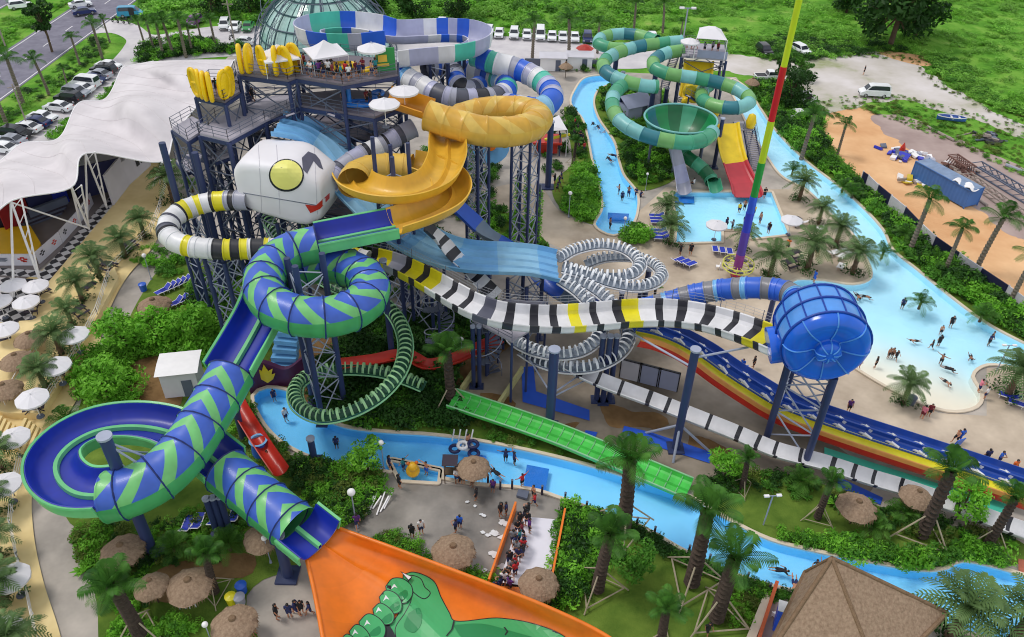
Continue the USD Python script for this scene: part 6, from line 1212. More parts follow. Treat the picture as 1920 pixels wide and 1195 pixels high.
tree(T_COL, 'tall dark narrow tree on the verge beside the road', 98, 98, 1.15, .5); tree(T_DARK[0], 'dark tree in front of the pole right of the gravel drive', 1478, 205, .8, 1.2); tree(T_COL, 'small dark tree behind the pole by white parked car', 1462, 165, .7, .2)
for k, (px, py, s) in enumerate(((1500,150,.6), (770,38,1.), (860,40,.8), (700,30,.9), (470,26,.9), (540,20,1.), (400,30,.8))): tree(T_DARK[k % 2] if k else T_MID[0], ('small dark tree beside the gravel drive', 'dark tree behind the blue loop panels', 'dark round tree behind the far parked cars', 'dark tree right of the glass dome', 'dark tree left of the glass dome', 'dark tree behind the glass dome', 'dark tree behind the far left palms')[k], px, py, s, k * .7)
tree(T_BRI[0], 'light green leafy sapling standing over the river edge', 690, 885, .9); tree(T_BRI[1], 'small airy tree right of the tie-rod post', 1358, 895, .8, 1.); tree(T_BRI[0], 'bright leafy bush-tree by the white chute, lower right', 1795, 972, .95, 2.); tree(T_MID[1], 'leafy tree standing on lawn between the big palms', 1180, 1078, .55, .4)
tree(T_BRI[1], 'feathery bright green tree left of the hut roof under chevron tube', 240, 662, 1.15, .2); tree(T_BRI[0], 'feathery bright green tree above the lower green spiral', 205, 755, 1.2, 1.1); tree(T_BRI[1], 'feathery bright green tree beside the chevron tube top', 370, 640, 1.15, 2.1); tree(T_BRI[0], 'feathery bright green tree between the two other bright ones', 302, 648, 1.05, 2.8)
# palms
def frond(r, a, L, e0, droop, w, nst=11, lw=.05, twist=.0, hang=.35):
    mb = MB(); t = np.linspace(0, 1, 9); ca, sa = math.cos(a), math.sin(a)
    cv = lambda t: np.stack([L * t * math.cos(e0) * (1 - .12 * t * t), 0 * t, L * (t * math.sin(e0) - droop * t ** 2.2)], -1)
    R_ = rot('z', a); pts = cv(t); mb.tube(pts, np.linspace(.035, .008, 9), 3, caps=False); V, Fc = [], []
    for s_ in np.linspace(.12, .98, nst):
        p = cv(np.array([s_]))[0]; q_ = cv(np.array([min(1., s_ + .03)]))[0]; d = q_ - p; d /= np.linalg.norm(d) + 1e-9; l = w * (math.sin(math.pi * (.12 + .8 * s_)) ** .8) * r.uniform(.85, 1.1)
        for sg in (1, -1):
            o = np.array([d[0] * .55, sg * .8, d[2] * .55 - hang + .25]); o /= np.linalg.norm(o); m_ = p + o * l * .5 + [0, 0, l * .06]; e = p + o * l - [0, 0, l * hang * .4]
            i = len(V); V += [p - d * lw * .5, m_ - d * lw, e, m_ + d * lw, p + d * lw * .5]; Fc += [[i, i + 1, i + 3], [i, i + 3, i + 4], [i + 1, i + 2, i + 3]]
    mb.add(V, Fc); return mb.xf(R_)
def palm_proto(name, seed, H, n, L, bark, fm, r0, r1, e_lo, e_hi, droop, w, planter=False, stakes=False, rough=.25, nst=11, lw=.05, hang=.35, shaft=False, dead=0):
    r = np.random.default_rng(seed); pth = proto(name); k = max(6, int(H / .35)); z = np.linspace(0, H, k)
    rad = r0 + (r1 - r0) * (z / H) ** .7; prof_ = []
    for i in range(k - 1): prof_ += [(rad[i] * (1 - rough * .3), z[i]), (rad[i] * (1 + rough * .5), z[i] + .6 * (z[1] - z[0])), (rad[i] * (1 - rough * .2), z[i + 1] - .01)]
    lean = r.normal(0, .03, 2); mb = MB().lathe(prof_, n=9); mb.v = [v + np.c_[v[:, 2:] ** 1.6 * lean[0] * .3, v[:, 2:] ** 1.6 * lean[1] * .3, 0 * v[:, 2:]] for v in mb.v]; top = np.array([H ** 1.6 * lean[0] * .3, H ** 1.6 * lean[1] * .3, H - .05])
    part(pth, 'trunk', mb, bark)
    if shaft: part(pth, 'crown_shaft', MB().lathe([(r1 * 1.1, 0), (r1 * 1.25, .25), (r1 * .7, 1.1), (0, 1.15)], top, 9), FRB); top = top + [0, 0, .7]
    for i in range(n):
        u = i / n; e = math.radians(e_hi + (e_lo - e_hi) * u ** .8 + r.uniform(-6, 6)); a = i * 2.39996 + r.uniform(-.2, .2)
        part(pth, 'frond', frond(r, a, L * r.uniform(.88, 1.08), e, droop * r.uniform(.8, 1.2), w, nst, lw, hang=hang).xf(None, top), fm)
    for i in range(dead): a = r.uniform(0, 6.28); part(pth, 'dead_frond', frond(r, a, L * .6, -1.1, .2, w * .6, 8, lw).xf(None, top - [0, 0, .2]), BARK, label='dry brown frond hanging')
    if planter: part(pth, 'planter_hedge', MB().merge(shrub_mesh(seed + 9, 260, 9, .95, .55, .1)), LF[2])
    if stakes:
        for i in range(3): a = i * 2.09 + .4; part(pth, 'stake', MB().rod((1.9 * math.cos(a), 1.9 * math.sin(a), .03), (r0 * math.cos(a), r0 * math.sin(a), 1.9), .05, 5), STAKE)
        for i in range(3): a = i * 2.09 + .4; b_ = a + 2.09; part(pth, 'stake', MB().rod((1.6 * math.cos(a), 1.6 * math.sin(a), .28), (1.6 * math.cos(b_), 1.6 * math.sin(b_), .28), .045, 5), STAKE)
    return pth
PD = [palm_proto(f'date_palm_{k}', 400 + k, 2.2, 30, 2.0, BARK, FRA, .2, .17, -12, 78, .42, .48, planter=True) for k in range(3)]
BARKD = mat('dark_palm_bark', C(74, 62, 54), .95, .4, 3., bump=.08, bscale=14, stretch=(1, 1, 2)); FRT = leafmat('frond_deep_green', C(40, 88, 30), C(88, 140, 54))
PT = [palm_proto(f'tall_palm_{k}', 420 + k, 5.6, 12, 2.5, BARKD, FRT, .34, .27, 22, 86, .4, .66, stakes=True, rough=.6, nst=22, lw=.034, hang=.6) for k in range(3)]
PM = [palm_proto(f'mid_palm_{k}', 480 + k, 6.0, 12, 2.8, BARKG, FRT, .26, .2, 10, 84, .5, .72, rough=.4, nst=20, lw=.036, hang=.6) for k in range(3)]
PB_ = [palm_proto(f'bushy_palm_{k}', 460 + k, 1.0, 20, 2.2, BARK, FRB, .16, .12, 10, 84, .42, .6, nst=13, lw=.035, hang=.4) for k in range(3)]
def palm(kind, crown, base, label, H0, zb=.1, k=[0]):
    k[0] += 1; g = P(*base, zb); z = zat(g[:2], crown[1]) - zb; s = max(.45, z / H0); s = min(s, .95) if kind == 'b' else s; src = {'d': PD, 't': PT, 'b': PB_, 'm': PM}[kind][k[0] % 3]
    place(src, 'palm_tree', label, 'palm tree', g, rng.uniform(0, 6.28), s=s)
O = ['first', 'second', 'third', 'fourth', 'fifth', 'sixth', 'seventh', 'eighth', 'ninth', 'tenth', 'eleventh', 'twelfth', 'thirteenth']
for k, (c, b) in enumerate([((313,330),(326,378)), ((260,410),(272,446)), ((227,446),(236,484)), ((178,480),(188,522)), ((143,526),(156,566)), ((130,578),(137,612)), ((103,622),(117,666)), ((72,690),(87,730))]): palm('d', c, b, f'{O[k]} feathery date palm along the yellow promenade, counted from the tower end', 2.2, .15 if k < 3 else .8)
for k, (c, b) in enumerate([((18,842),(8,880)), ((10,925),(0,960)), ((14,1005),(2,1045)), ((22,1085),(12,1128)), ((50,1195),(42,1240)), ((-8,1150),(-20,1190))]): palm('d', c, b, f'{O[k]} date palm from the steps down the left frame edge', 2.2, .15)
for c, b, l in [((1247,384),(1248,420), 'date palm between kid pool and upper river, nearer the slides'), ((1264,420),(1256,458), 'date palm beside the second pair of striped sunbeds'), ((1396,436),(1392,470), 'date palm behind the purple foot of banded pole'), ((1440,476),(1442,520), 'date palm right of the banded pole foot'), ((1525,455),(1513,505), 'date palm in the middle of plaza with brown parasol'), ((1606,470),(1598,514), 'date palm at the tip of plaza beside the wave pool'), ((1576,422),(1566,462), 'date palm right of white parasol by the river'), ((1538,388),(1534,420), 'bright date palm just below the river bend palm'), ((1503,338),(1498,376), 'date palm leaning over the narrow river by stairs'), ((1706,718),(1692,758), 'date palm alone on the wave pool beach edge'), ((1897,688),(1888,742), 'date palm beside blue loungers at the right edge'), ((1780,1136),(1776,1200), 'date palm right of the thatched hut roof'), ((1892,1146),(1896,1204), 'date palm in the bottom right corner')]: palm('d', c, b, l, 2.2)
for c, b, l in [((1190,862),(1168,996), 'big palm rising out of the river bank below green run-out'), ((1126,1000),(1120,1108), 'big staked palm on lawn near the white ramp'), ((1322,965),(1296,1096), 'big palm against the river, left of a pair'), ((1382,1038),(1342,1162), 'big palm against the river, right of a pair'), ((1408,862),(1390,918), 'palm beside the yard below the drum stand'), ((1552,905),(1532,972), 'big staked palm left of the round thatched shade'), ((1782,888),(1726,1006), 'big leaning palm in front of the mat racer'), ((1892,938),(1852,1022), 'big palm at the right edge below the racer'), ((845,655),(846,762), 'tall palm at the left end of green run-out'), ((246,1090),(268,1200), 'palm with ragged trunk by the bottom lawn umbrellas'), ((398,1040),(404,1112), 'palm beside the big thatched umbrella at bottom left'), ((1245,1140),(1236,1215), 'short palm on the lawn at bottom, right of orange run-out'), ((1280,545),(1225,575), 'palm leaning beside the slatted coils'), ((1075,265),(1075,310), 'palm on the bank left of the upper river')]: palm('t', c, b, l, 5.6)
for c, b, l in [((1522,212),(1502,300), 'slim palm left of two beside the orange sand'), ((1588,232),(1570,290), 'slim palm right of two beside the orange sand'), ((1738,372),(1706,470), 'slim palm in front of the container'), ((1796,430),(1770,512), 'slim palm between container and wave pool hedge'), ((1868,405),(1830,506), 'slim palm leaning right beside the sand lot'), ((1918,478),(1892,570), 'slim palm at the far right frame edge')]: palm('m', c, b, l, 6.)
for c, b, l in [((186,45),(192,110), 'palm on the verge near the drive entrance'), ((200,38),(206,80), 'palm at the corner of drive and road'), ((140,70),(150,122), 'palm on the verge in the middle of the grass'), ((28,110),(44,196), 'left palm at the frame edge by the road'), ((84,112),(92,178), 'palm behind the parked white cars on the verge'), ((4,150),(12,232), 'palm cut by the left frame edge above the cars'), ((120,128),(128,165), 'short palm behind the row of cars')]: palm('m', c, b, l, 6.)
for k, (x, y0, y1) in enumerate([(268,40,84), (285,38,92), (304,42,108), (322,38,104), (346,36,108), (358,50,100), (376,38,82), (402,36,90)]): palm('m', (x, y0), (x + 3, y1), f'{O[k]} slim palm of the clump behind the membrane roof, from the left', 6.)
for k, (x, y0, y1) in enumerate([(998,40,112), (1066,34,114), (1120,42,100), (1188,4,60), (1242,6,64), (1275,40,78)]): palm('m', (x, y0), (x, y1), f'{O[k]} slim palm in front of the far parked cars, from the left', 6.)
for c, b, l in [((1660,452),(1652,486), 'bushy palm at the river edge behind the hoarding'), ((1700,420),(1692,450), 'bushy palm in front of the hoarding'), ((1730,545),(1722,580), 'bushy palm in the hedge of the wave pool'), ((1840,575),(1836,604), 'bushy palm in the hedge near the right edge'), ((1490,300),(1484,330), 'bushy palm left of the narrow river bend'), ((1585,330),(1578,362), 'bushy palm at the corner of the hoarding'), ((1600,345),(1596,372), 'bushy palm by the concrete pad'), ((130,770),(128,800), 'bushy palm behind the lower green spiral'), ((222,1085),(214,1120), 'broad drooping palm left of bottom thatched umbrellas'), ((330,1010),(330,1040), 'bushy palm below the chevron tube end'), ((840,690),(836,722), 'yellow-green bushy palm in the dark bed'), ((360,310),(362,360), 'palm growing inside the stair tower'), ((790,660),(786,700), 'bushy palm in the shade left of spiral stairs'), ((1625,975),(1630,1000), 'bushy palm right of the round thatched shade'), ((1690,950),(1692,975), 'bushy palm above the river by small thatched roof'), ((1500,885),(1498,915), 'bushy palm below the drum stand'), ((430,1000),(432,1032), 'fan palm left of the three posts'), ((1470,700),(1470,730), 'bushy palm beneath the blue drum')][:17]: palm('b', c, b, l, 1.0)
# creepers on the two slim lattices
vt = thing('climbing_plant', 'green creepers covering the two slim columns left of the round path', 'climbing plant')
for x, yb, yt in ((968, 470, 320), (985, 465, 310), (1008, 468, 345)):
    g = P2(x, yb); top = zat(g, yt); part(vt, 'column', MB().rod((*g, 0), (*g, top), .16, 7), STEELG); r = np.random.default_rng(x); mb = MB()
    for z in np.arange(.3, top * .9, .45): mb.add(*leaf_cloud(r, np.array([*g, z]), (.5, .5, .4), 34, .16))
    part(vt, 'foliage', mb, LF[1])
# ================================================================ furniture, umbrellas, lamps, boats, cars
# round parasols
def parasol(name):
    pth = proto(name); n = 8; R, h0, h1 = 1.35, 2.15, 2.6; cv = []
    for k in range(n):
        a = np.linspace(k, k + 1, 3) * 2 * np.pi / n; g_ = [[(R * t * math.cos(x) * (1 - .04 * (i == 1)), R * t * math.sin(x) * (1 - .04 * (i == 1)), h1 - (h1 - h0) * t ** 1.3 - .03 * (i == 1)) for i, x in enumerate(a)] for t in np.linspace(.02, 1, 5)]
        e = np.array(g_[-1]); part(pth, 'canopy_panel', MB().grid(g_).grid([e, e - [0, 0, .16]]), CANV)
        part(pth, 'rib', MB().rod((0, 0, h1 - .06), (R * math.cos(a[0]), R * math.sin(a[0]), h0 - .03), .015, 4), WHITE)
    part(pth, 'pole', MB().rod((0, 0, 0), (0, 0, h1 + .12), .035, 7), WHITE); part(pth, 'base', MB().lathe([(0, .14), (.3, .12), (.34, 0)], n=12), STEELG); return pth
PAR = parasol('parasol_class')
def par(px, py, label, zb=.12, s=1., tilt=0.): c = P(px, py, zb + 2.5 * s); place(PAR, 'parasol', label, 'parasol', (c[0], c[1], zb), rng.uniform(0, .7), None, s, rx=tilt)
for px, py, l in [(22,529,'leftmost white parasol on the checkered floor'), (64,531,'white parasol at the corner of checkered floor by the stage'), (46,561,'white parasol below the mast foot on the checkered floor'), (6,612,'white parasol cut by the left frame edge'), (-6,560,'white parasol at the edge under the white masts')]: par(px, py, l, .15, 1.0)
for px, py, l in [(136,622,'white parasol beside the terrace railing, topmost'), (101,680,'white parasol behind date palm on the terrace'), (57,741,'large white parasol at the terrace corner above the steps')]: par(px, py, l, .9, 1.05)
for px, py, l in [(22,815,'white parasol below the steps under palm'), (4,903,'white parasol low on the left frame edge'), (16,1078,'white parasol under the lower left palms'), (0,1180,'white parasol at the bottom left corner')]: par(px, py, l, .15, 1.0)
par(1486,408,'white parasol on plaza between kid pool and river'); par(1345,417,'white parasol at the pool steps behind the banded pole', s=1.)
for px, py, z, l in [(696,83,ZD1,'white parasol on the upper tower deck'), (757,163,ZD2,'tilted white parasol over the lower tower deck'), (720,187,ZD2,'white parasol at the entry of gold slide'), (1295,73,10.4,'white parasol beside the white canopy roof, upper right')]: par(px, py, l, z, 1.1)
# thatched umbrellas
def thatch_umb(name, seed):
    pth = proto(name); r = np.random.default_rng(seed); pr = [(0, 2.95), (.25, 2.85), (.8, 2.62), (1.35, 2.32), (1.75, 2.0), (1.8, 1.88)]
    n = 26; v = []; an = np.arange(n) * 2 * np.pi / n; mb = MB(); jit = r.uniform(.93, 1.05, n)
    mb.lathe(pr[:-1], n=n); t = mb.v[0]; t[:, 2] += (meshkit.fbm(t * 3) - .5) * .12; k = len(pr) - 1; t[-n:, :2] *= jit[:, None]; part(pth, 'thatch_roof', mb, TH)
    fr = MB()
    for a in np.linspace(0, 2 * np.pi, 90, endpoint=False): b = a + r.uniform(-.05, .05); c, s_ = math.cos(b), math.sin(b); fr.add([(1.62 * c, 1.62 * s_, 2.1), (1.68 * c - .06 * s_, 1.68 * s_ + .06 * c, 2.08), (r.uniform(1.76, 1.95) * c, r.uniform(1.76, 1.95) * s_, r.uniform(1.68, 1.85))], [[0, 1, 2]])
    part(pth, 'thatch_fringe', fr, THD); part(pth, 'post', MB().rod((0, 0, 0), (0, 0, 2.9), .08, 8), WOOD); part(pth, 'ridge_cap', MB().lathe([(.3, 2.86), (.22, 3.02), (0, 3.1)], n=9), THD)
    for k in range(6): a = k * 1.047; part(pth, 'rafter', MB().rod((0, 0, 2.75), (1.6 * math.cos(a), 1.6 * math.sin(a), 2.02), .03, 4), WOOD)
    return pth
TU = [thatch_umb(f'thatch_umbrella_{k}', 600 + k) for k in range(2)]
for px, py, s, l, zb in [(888,878,1.15,'round thatched shade standing in the river edge',.1), (850,1030,1.35,'biggest round thatched shade on the wet court',.1), (1010,1095,1.2,'round thatched shade at the lower end of white ramp',.1), (1608,948,1.3,'tilting-looking thatched shade right of the big staked palm',.1), (1718,934,1.1,'thatched shade half hidden behind palm by the racer',.1), (287,568,1.25,'thatched shade beside the blue sunbeds',.1), (56,634,1.25,'thatched shade on the promenade, upper of three',.15), (30,674,1.25,'thatched shade on the promenade, middle of three',.15), (8,730,1.25,'thatched shade on the promenade, lower of three',.15), (228,1030,1.3,'thatched shade below the lower green spiral',.1), (354,1094,1.35,'biggest thatched shade on the bottom left lawn',.1), (286,1104,1.0,'small thatched shade touching the bigger one at bottom left',.1), (438,1168,1.3,'thatched shade at the bottom edge by the path',.1), (492,1008,1.2,'thatched shade under the last chevron tube',.1), (1410,158,.9,'far thatched shade beside the narrow river',.1), (1061,128,.9,'far thatched shade by the white sheds',.1)]:
    s *= .7 if py > 600 else .8; c = P(px, py, zb + 2.4 * s); place(TU[len(l) % 2], 'thatched_umbrella', l, 'thatched umbrella', (c[0], c[1], zb), 0, None, s, sz=max(s, .95))
# globe lamps
gl = proto('globe_lamp_class'); part(gl, 'pole', MB().rod((0, 0, 0), (0, 0, 3.3), .045, 7), STEELP); part(gl, 'globe', MB().ball((0, 0, 3.5), .26, 2), WHITE, smooth=True); part(gl, 'collar', MB().lathe([(.05, 3.15), (.16, 3.26), (.12, 3.3)], n=10), STEELG); part(gl, 'base', MB().lathe([(0, .3), (.09, .3), (.13, 0)], n=8), STEELP)
for (x, y), b, l in [((660,924),(669,990),'globe lamp beside the orange run-out and bushes'), ((495,1010),(508,1056),'globe lamp under the last chevron tube'), ((393,1172),(401,1215),'globe lamp at the bottom edge near thatched shade'), ((866,637),(866,684),'globe lamp in front of spiral stairs'), ((717,831),(720,880),'globe lamp among leaves at the toddler pool'), ((1213,327),(1210,358),'globe lamp at the corner of upper river and kid pool'), ((1067,363),(1066,408),'globe lamp at the round path lawn'), ((1173,410),(1168,448),'globe lamp at the lower end of upper river'), ((271,480),(284,525),'globe lamp on the grey path by the striped loop'), ((220,597),(224,640),'globe lamp with white flowers on the grey path')]:
    g = P2(*b); z = zat(g, y); place(gl, 'street_lamp', l, 'lamp', (*g, .05), 0, None, max(.7, z / 3.5))
dl = proto('twin_lamp_class'); part(dl, 'pole', MB().rod((0, 0, 0), (0, 0, 3.6), .06, 7), STEELP); part(dl, 'arm', MB().beam((-.45, 0, 3.6), (.45, 0, 3.6), .06), STEELP)
for sx in (-.5, .5): part(dl, 'lamp_head', MB().box((sx, 0, 3.62), (.4, .22, .14)), WHITE)
place(dl, 'street_lamp', 'twin-armed lamp on the lawn below the yard', 'lamp', P(1431,985), .1); place(dl, 'street_lamp', 'tall twin lamp beside the smaller slide tower', 'lamp', P(1278,95), 0, None, 2.2); place(dl, 'street_lamp', 'twin lamp at the beach corner by the right palm', 'lamp', P(1866,700), 0)
up = proto('utility_pole_class'); part(up, 'pole', MB().rod((0, 0, 0), (0, 0, 9), .14, 8), OLDW); part(up, 'cross_arm', MB().box((0, 0, 8.4), (2., .12, .12)), OLDW)
place(up, 'utility_pole', 'utility pole by the far parked cars left of dome', 'pole', P(443,95), 0); place(up, 'utility_pole', 'utility pole on the verge at the left', 'pole', P(55,245), .4, None, .8); place(up, 'utility_pole', 'pale pole leaning on the verge beside the road', 'pole', P(15,100), .3)
# river-bank bollards
bo = proto('bollard_class'); part(bo, 'post', MB().rod((0, 0, 0), (0, 0, 1.1), .09, 8), DARKW); part(bo, 'cap', MB().lathe([(.11, 1.08), (.11, 1.14), (0, 1.18)], n=8), STEELG)
BOL = [(1016,925),(1059,938),(1099,955),(1193,985),(1226,1002),(1290,1037),(1328,1054),(1399,1088),(1440,1108),(862,902),(938,915),(915,905),(960,914)]
for i, (x, y) in enumerate(BOL): place(bo, 'bollard', f'dark wooden post along the lower bank of lazy river, {nth_left(BOL, i)}', 'post', P(x, y + 3), 0, 'dark posts along the lower river bank')
# sun loungers
def lounger(name, m):
    pth = proto(name); W = .68; part(pth, 'seat', MB().box((.35, 0, .34), (1.25, W - .08, .06)), m); part(pth, 'backrest', MB().beam((-.27, 0, .34), (-.85, 0, .72), W - .08, .06), m)
    for sg in (1, -1): part(pth, 'side_rail', MB().beam((1.0, sg * W / 2, .33), (-.3, sg * W / 2, .33), .06, .07).beam((-.3, sg * W / 2, .33), (-.88, sg * W / 2, .72), .06, .05), WHITE)
    for x in (.85, -.25):
        for sg in (1, -1): part(pth, 'leg', MB().beam((x, sg * (W / 2 - .03), .32), (x, sg * (W / 2 - .03), 0), .05), WHITE)
    part(pth, 'head_bar', MB().beam((-.88, -W / 2, .73), (-.88, W / 2, .73), .06), WHITE); return pth
LB = lounger('lounger_blue', mat('sling_blue', C(36, 56, 176), .6, .08, 2.)); 
def lrow(a, b, n, rz, label, group, zb=.12):
    for k in range(n): p = P(*a, zb) + (P(*b, zb) - P(*a, zb)) * (k / max(1, n - 1)); place(LB, 'sun_lounger', f'{label}, {ORD[k]} of row', 'sun lounger', p, rz, group)
lrow((308,548),(346,532),5,-2.2,'blue sun lounger in the upper row beside the thatched shade','sun loungers in the upper row by the thatched shade'); lrow((330,572),(374,553),5,-2.2,'blue sun lounger in the lower row beside the thatched shade','sun loungers in the lower row by the thatched shade')
lrow((1231,408),(1234,420),3,3.1,'blue striped sun lounger in the group beside upper plaza palm','sun loungers beside the upper plaza palm'); lrow((1235,436),(1240,450),3,3.1,'blue striped sun lounger in the group below the two plaza palms','sun loungers below the two plaza palms'); lrow((1341,474),(1368,478),3,1.5,'blue sun lounger left of the banded pole foot','sun loungers left of the banded pole foot'); lrow((1270,492),(1292,500),3,.6,'blue sun lounger near the slatted coils','sun loungers near the slatted coils')
lrow((1892,748),(1910,762),2,2.6,'blue sun lounger under the palm at right frame edge','sun loungers at the right frame edge'); lrow((352,990),(372,985),2,1.6,'blue sun lounger on the shady lawn left of the three posts','sun loungers left of the three posts'); lrow((404,978),(440,972),2,1.6,'blue sun lounger half hidden by the three posts','sun loungers behind the three posts'); lrow((318,607),(330,606),2,.3,'blue sun lounger among the bright bushes','sun loungers among the bright bushes')
LW = lounger('lounger_white', WHITE)
WLS = ((1560,478,.5), (1575,486,.8), (1590,478,2.), (1574,505,1.), (1500,420,2.5), (1535,432,.4))
for i, (x, y, r_) in enumerate(WLS): place(LW, 'sun_lounger', f'white sun lounger under the plaza palms beside the river, {nth_left(WLS, i)}', 'sun lounger', P(x, y, .12), r_, 'white sun loungers under the plaza palms')
# tables with benches
tb = proto('picnic_table_class'); part(tb, 'table_top', MB().box((0, 0, .74), (1.5, .8, .05)), DARKW)
for sg in (1, -1): part(tb, 'bench', MB().box((0, sg * .75, .44), (1.5, .28, .05)), DARKW); part(tb, 'leg', MB().beam((sg * .6, -.8, 0), (sg * .6, 0, .72), .07).beam((sg * .6, .8, 0), (sg * .6, 0, .72), .07).beam((sg * .6, -.85, .42), (sg * .6, .85, .42), .06), DARKW)
TBL = ((78,552,.15), (62,583,.15), (28,622,.15), (10,646,.15), (10,575,.15), (133,645,.9), (107,702,.9), (67,766,.9), (180,500,.15), (205,505,.15), (172,545,.15), (245,465,.15), (150,590,.9))
for i, (x, y, z) in enumerate(TBL): place(tb, 'picnic_table', f'dark picnic table with benches on the promenade, {nth_left(TBL, i)}', 'table', P(x, y, z), rng.uniform(0, 3), 'dark picnic tables along the promenade')
for x, y, l in ((1490,420,'dark table with stools under the white plaza parasol'), (1488,482,'round-looking dark table below the middle plaza palm'), (1480,500,'low dark table with chairs left of the plaza palms')): place(tb, 'picnic_table', l, 'table', P(x, y, .12), .5)
wc = proto('plastic_chair_class'); part(wc, 'seat', MB().box((0, 0, .44), (.45, .45, .05)), WHITE); part(wc, 'backrest', MB().box((0, .22, .68), (.45, .05, .46), 0, -.15), WHITE)
for sx in (-.19, .19):
    for sy in (-.19, .19): part(wc, 'leg', MB().beam((sx, sy, .42), (sx * 1.1, sy * 1.15, 0), .05), WHITE)
for x, y, l in ((345,1138,'white plastic chair on its side near bottom left shade'), (362,1136,'white plastic chair upright on the bottom left lawn'), (1452,1160,'white plastic chair beside the blue drinks cabinet'), (1345,505,'white plastic chair near the banded pole foot')): place(wc, 'chair', l, 'chair', P(x, y), rng.uniform(0, 6))
# bins and small ground things
for x, y, m, l in ((1707,757,STEELG,'grey litter bin beside the beach palm'), (455,1110,G_MBLUE,'blue lidded bin at the path edge, bottom'), (436,1131,G_YEL,'round yellow bin on the lawn, bottom'), (452,1132,G_GREY,'grey tub beside the yellow bin'), (270,545,G_MBLUE,'blue bin by the grey path')):
    t = thing('litter_bin', l, 'litter bin', P(x, y)); part(t, 'body', MB().lathe([(.34, 0), (.4, .8)], n=12).lathe([(0, .02), (.34, .02)], n=12), m, smooth=40); part(t, 'lid', MB().lathe([(.43, .8), (.43, .88), (.2, .98), (0, 1.0)], n=12), m, smooth=40)
t = thing('water_jar', 'big light blue jar-shaped fountain at the end of red trough', 'fountain', P(492,858)); part(t, 'jar', MB().lathe([(.5, 0), (.75, .7), (.7, 1.5), (.6, 1.9), (.75, 2.1)], n=16), G_MBLUE, smooth=True); part(t, 'rim', MB().lathe([(.75, 2.1), (.8, 2.16), (.6, 2.16), (.6, 1.9)], n=16), G_SKY)
t = thing('pallet_fence', 'row of white slats stacked on the slope beside the wet court', 'slats', P(692,945))
for k in range(9): part(t, 'slat', MB().beam(P(664 + k * 7, 966 - (k % 3) * 6, .1) - P(692,945), P(680 + k * 7, 922 + (k % 2) * 8, .5) - P(692,945), .1), WHITE)
t = thing('water_toy', 'yellow and orange animal-shaped splash toy in the toddler pool', 'splash toy', P(775,893,-.1), .2); part(t, 'body', MB().ball((0, 0, .7), .6, 2).ball((0, -.2, 1.4), .42, 2), plastic('toy_yellow', (246, 190, 40)), smooth=True); part(t, 'ear', MB().ball((-.35, -.1, 1.75), .16, 1).ball((.35, -.1, 1.75), .16, 1), plastic('toy_orange', (230, 120, 40)), smooth=True)
t = thing('lifeguard_stand', 'wooden lifeguard stand with dark roof at the river edge', 'lifeguard stand', P(845,900)); part(t, 'seat', MB().box((0, 0, 1.1), (.9, .8, .1)), WOOD); part(t, 'roof', MB().box((0, .1, 2.3), (1.3, 1.1, .08), 0, .2), DARKW)
for sx in (-.45, .45):
    for sy in (-.4, .4): part(t, 'leg', MB().beam((sx, sy, 0), (sx, sy, 2.25), .08), WOOD)
t = thing('tube_rack', 'white and navy swim tubes stacked at the river bank', 'swim tubes', P(872,845)); an = np.linspace(0, 2 * np.pi, 17)
for k, (dx, dy, z) in enumerate(((-.9, 0, .2), (.2, .3, .2), (.8, -.5, .2), (-.2, .1, .55), (.7, .2, .6))): part(t, 'swim_tube', MB().tube(np.stack([dx + .42 * np.cos(an), dy + .42 * np.sin(an), np.full(17, z)], 1), .16, 7, False), G_WHITE if k % 2 else mat('navy_tube', C(30, 34, 80), .4), smooth=True)
for k in range(4): part(t, 'paddle', MB().beam((-1.2 + k * .55, .9, .2), (-1.0 + k * .55, 1.3, 1.3), .12, .05), G_WHITE)
# white queue ramp with orange walls and deck at the foot of the run-out
rm = thing('queue_ramp', 'white ramp with orange side walls leading up to the run-out', 'ramp')
part(rm, 'ramp_floor', MB().add([P(975,968,.5), P(1054,975,.5), P(1026,1104,.55), P(936,1092,.55), P(975,968,.2), P(1054,975,.2), P(1026,1104,.2), P(936,1092,.2)], [[0, 3, 2, 1], [0, 1, 5, 4], [1, 2, 6, 5], [2, 3, 7, 6], [3, 0, 4, 7]]), WHITEF)
for a, b in (((966,958), (917,1100)), ((1058,970), (1033,1100))): wall(rm, 'side_wall', [a, b], .1, 1.15, G_ORANGE, .16)
part(rm, 'ramp_landing', MB().poly(Polygon([P2(*p, .6) for p in ((918,1098),(1030,1104),(1010,1150),(900,1120)) ]), .3, .6), G_ORANGE)
ph = thing('pool_platform', 'grey pad at the river edge with attendant standing on it', 'pad'); part(ph, 'pad', MB().poly(Polygon([P2(*p) for p in ((972,922),(992,926),(988,940),(968,934))]), .1, .35), STEELG)
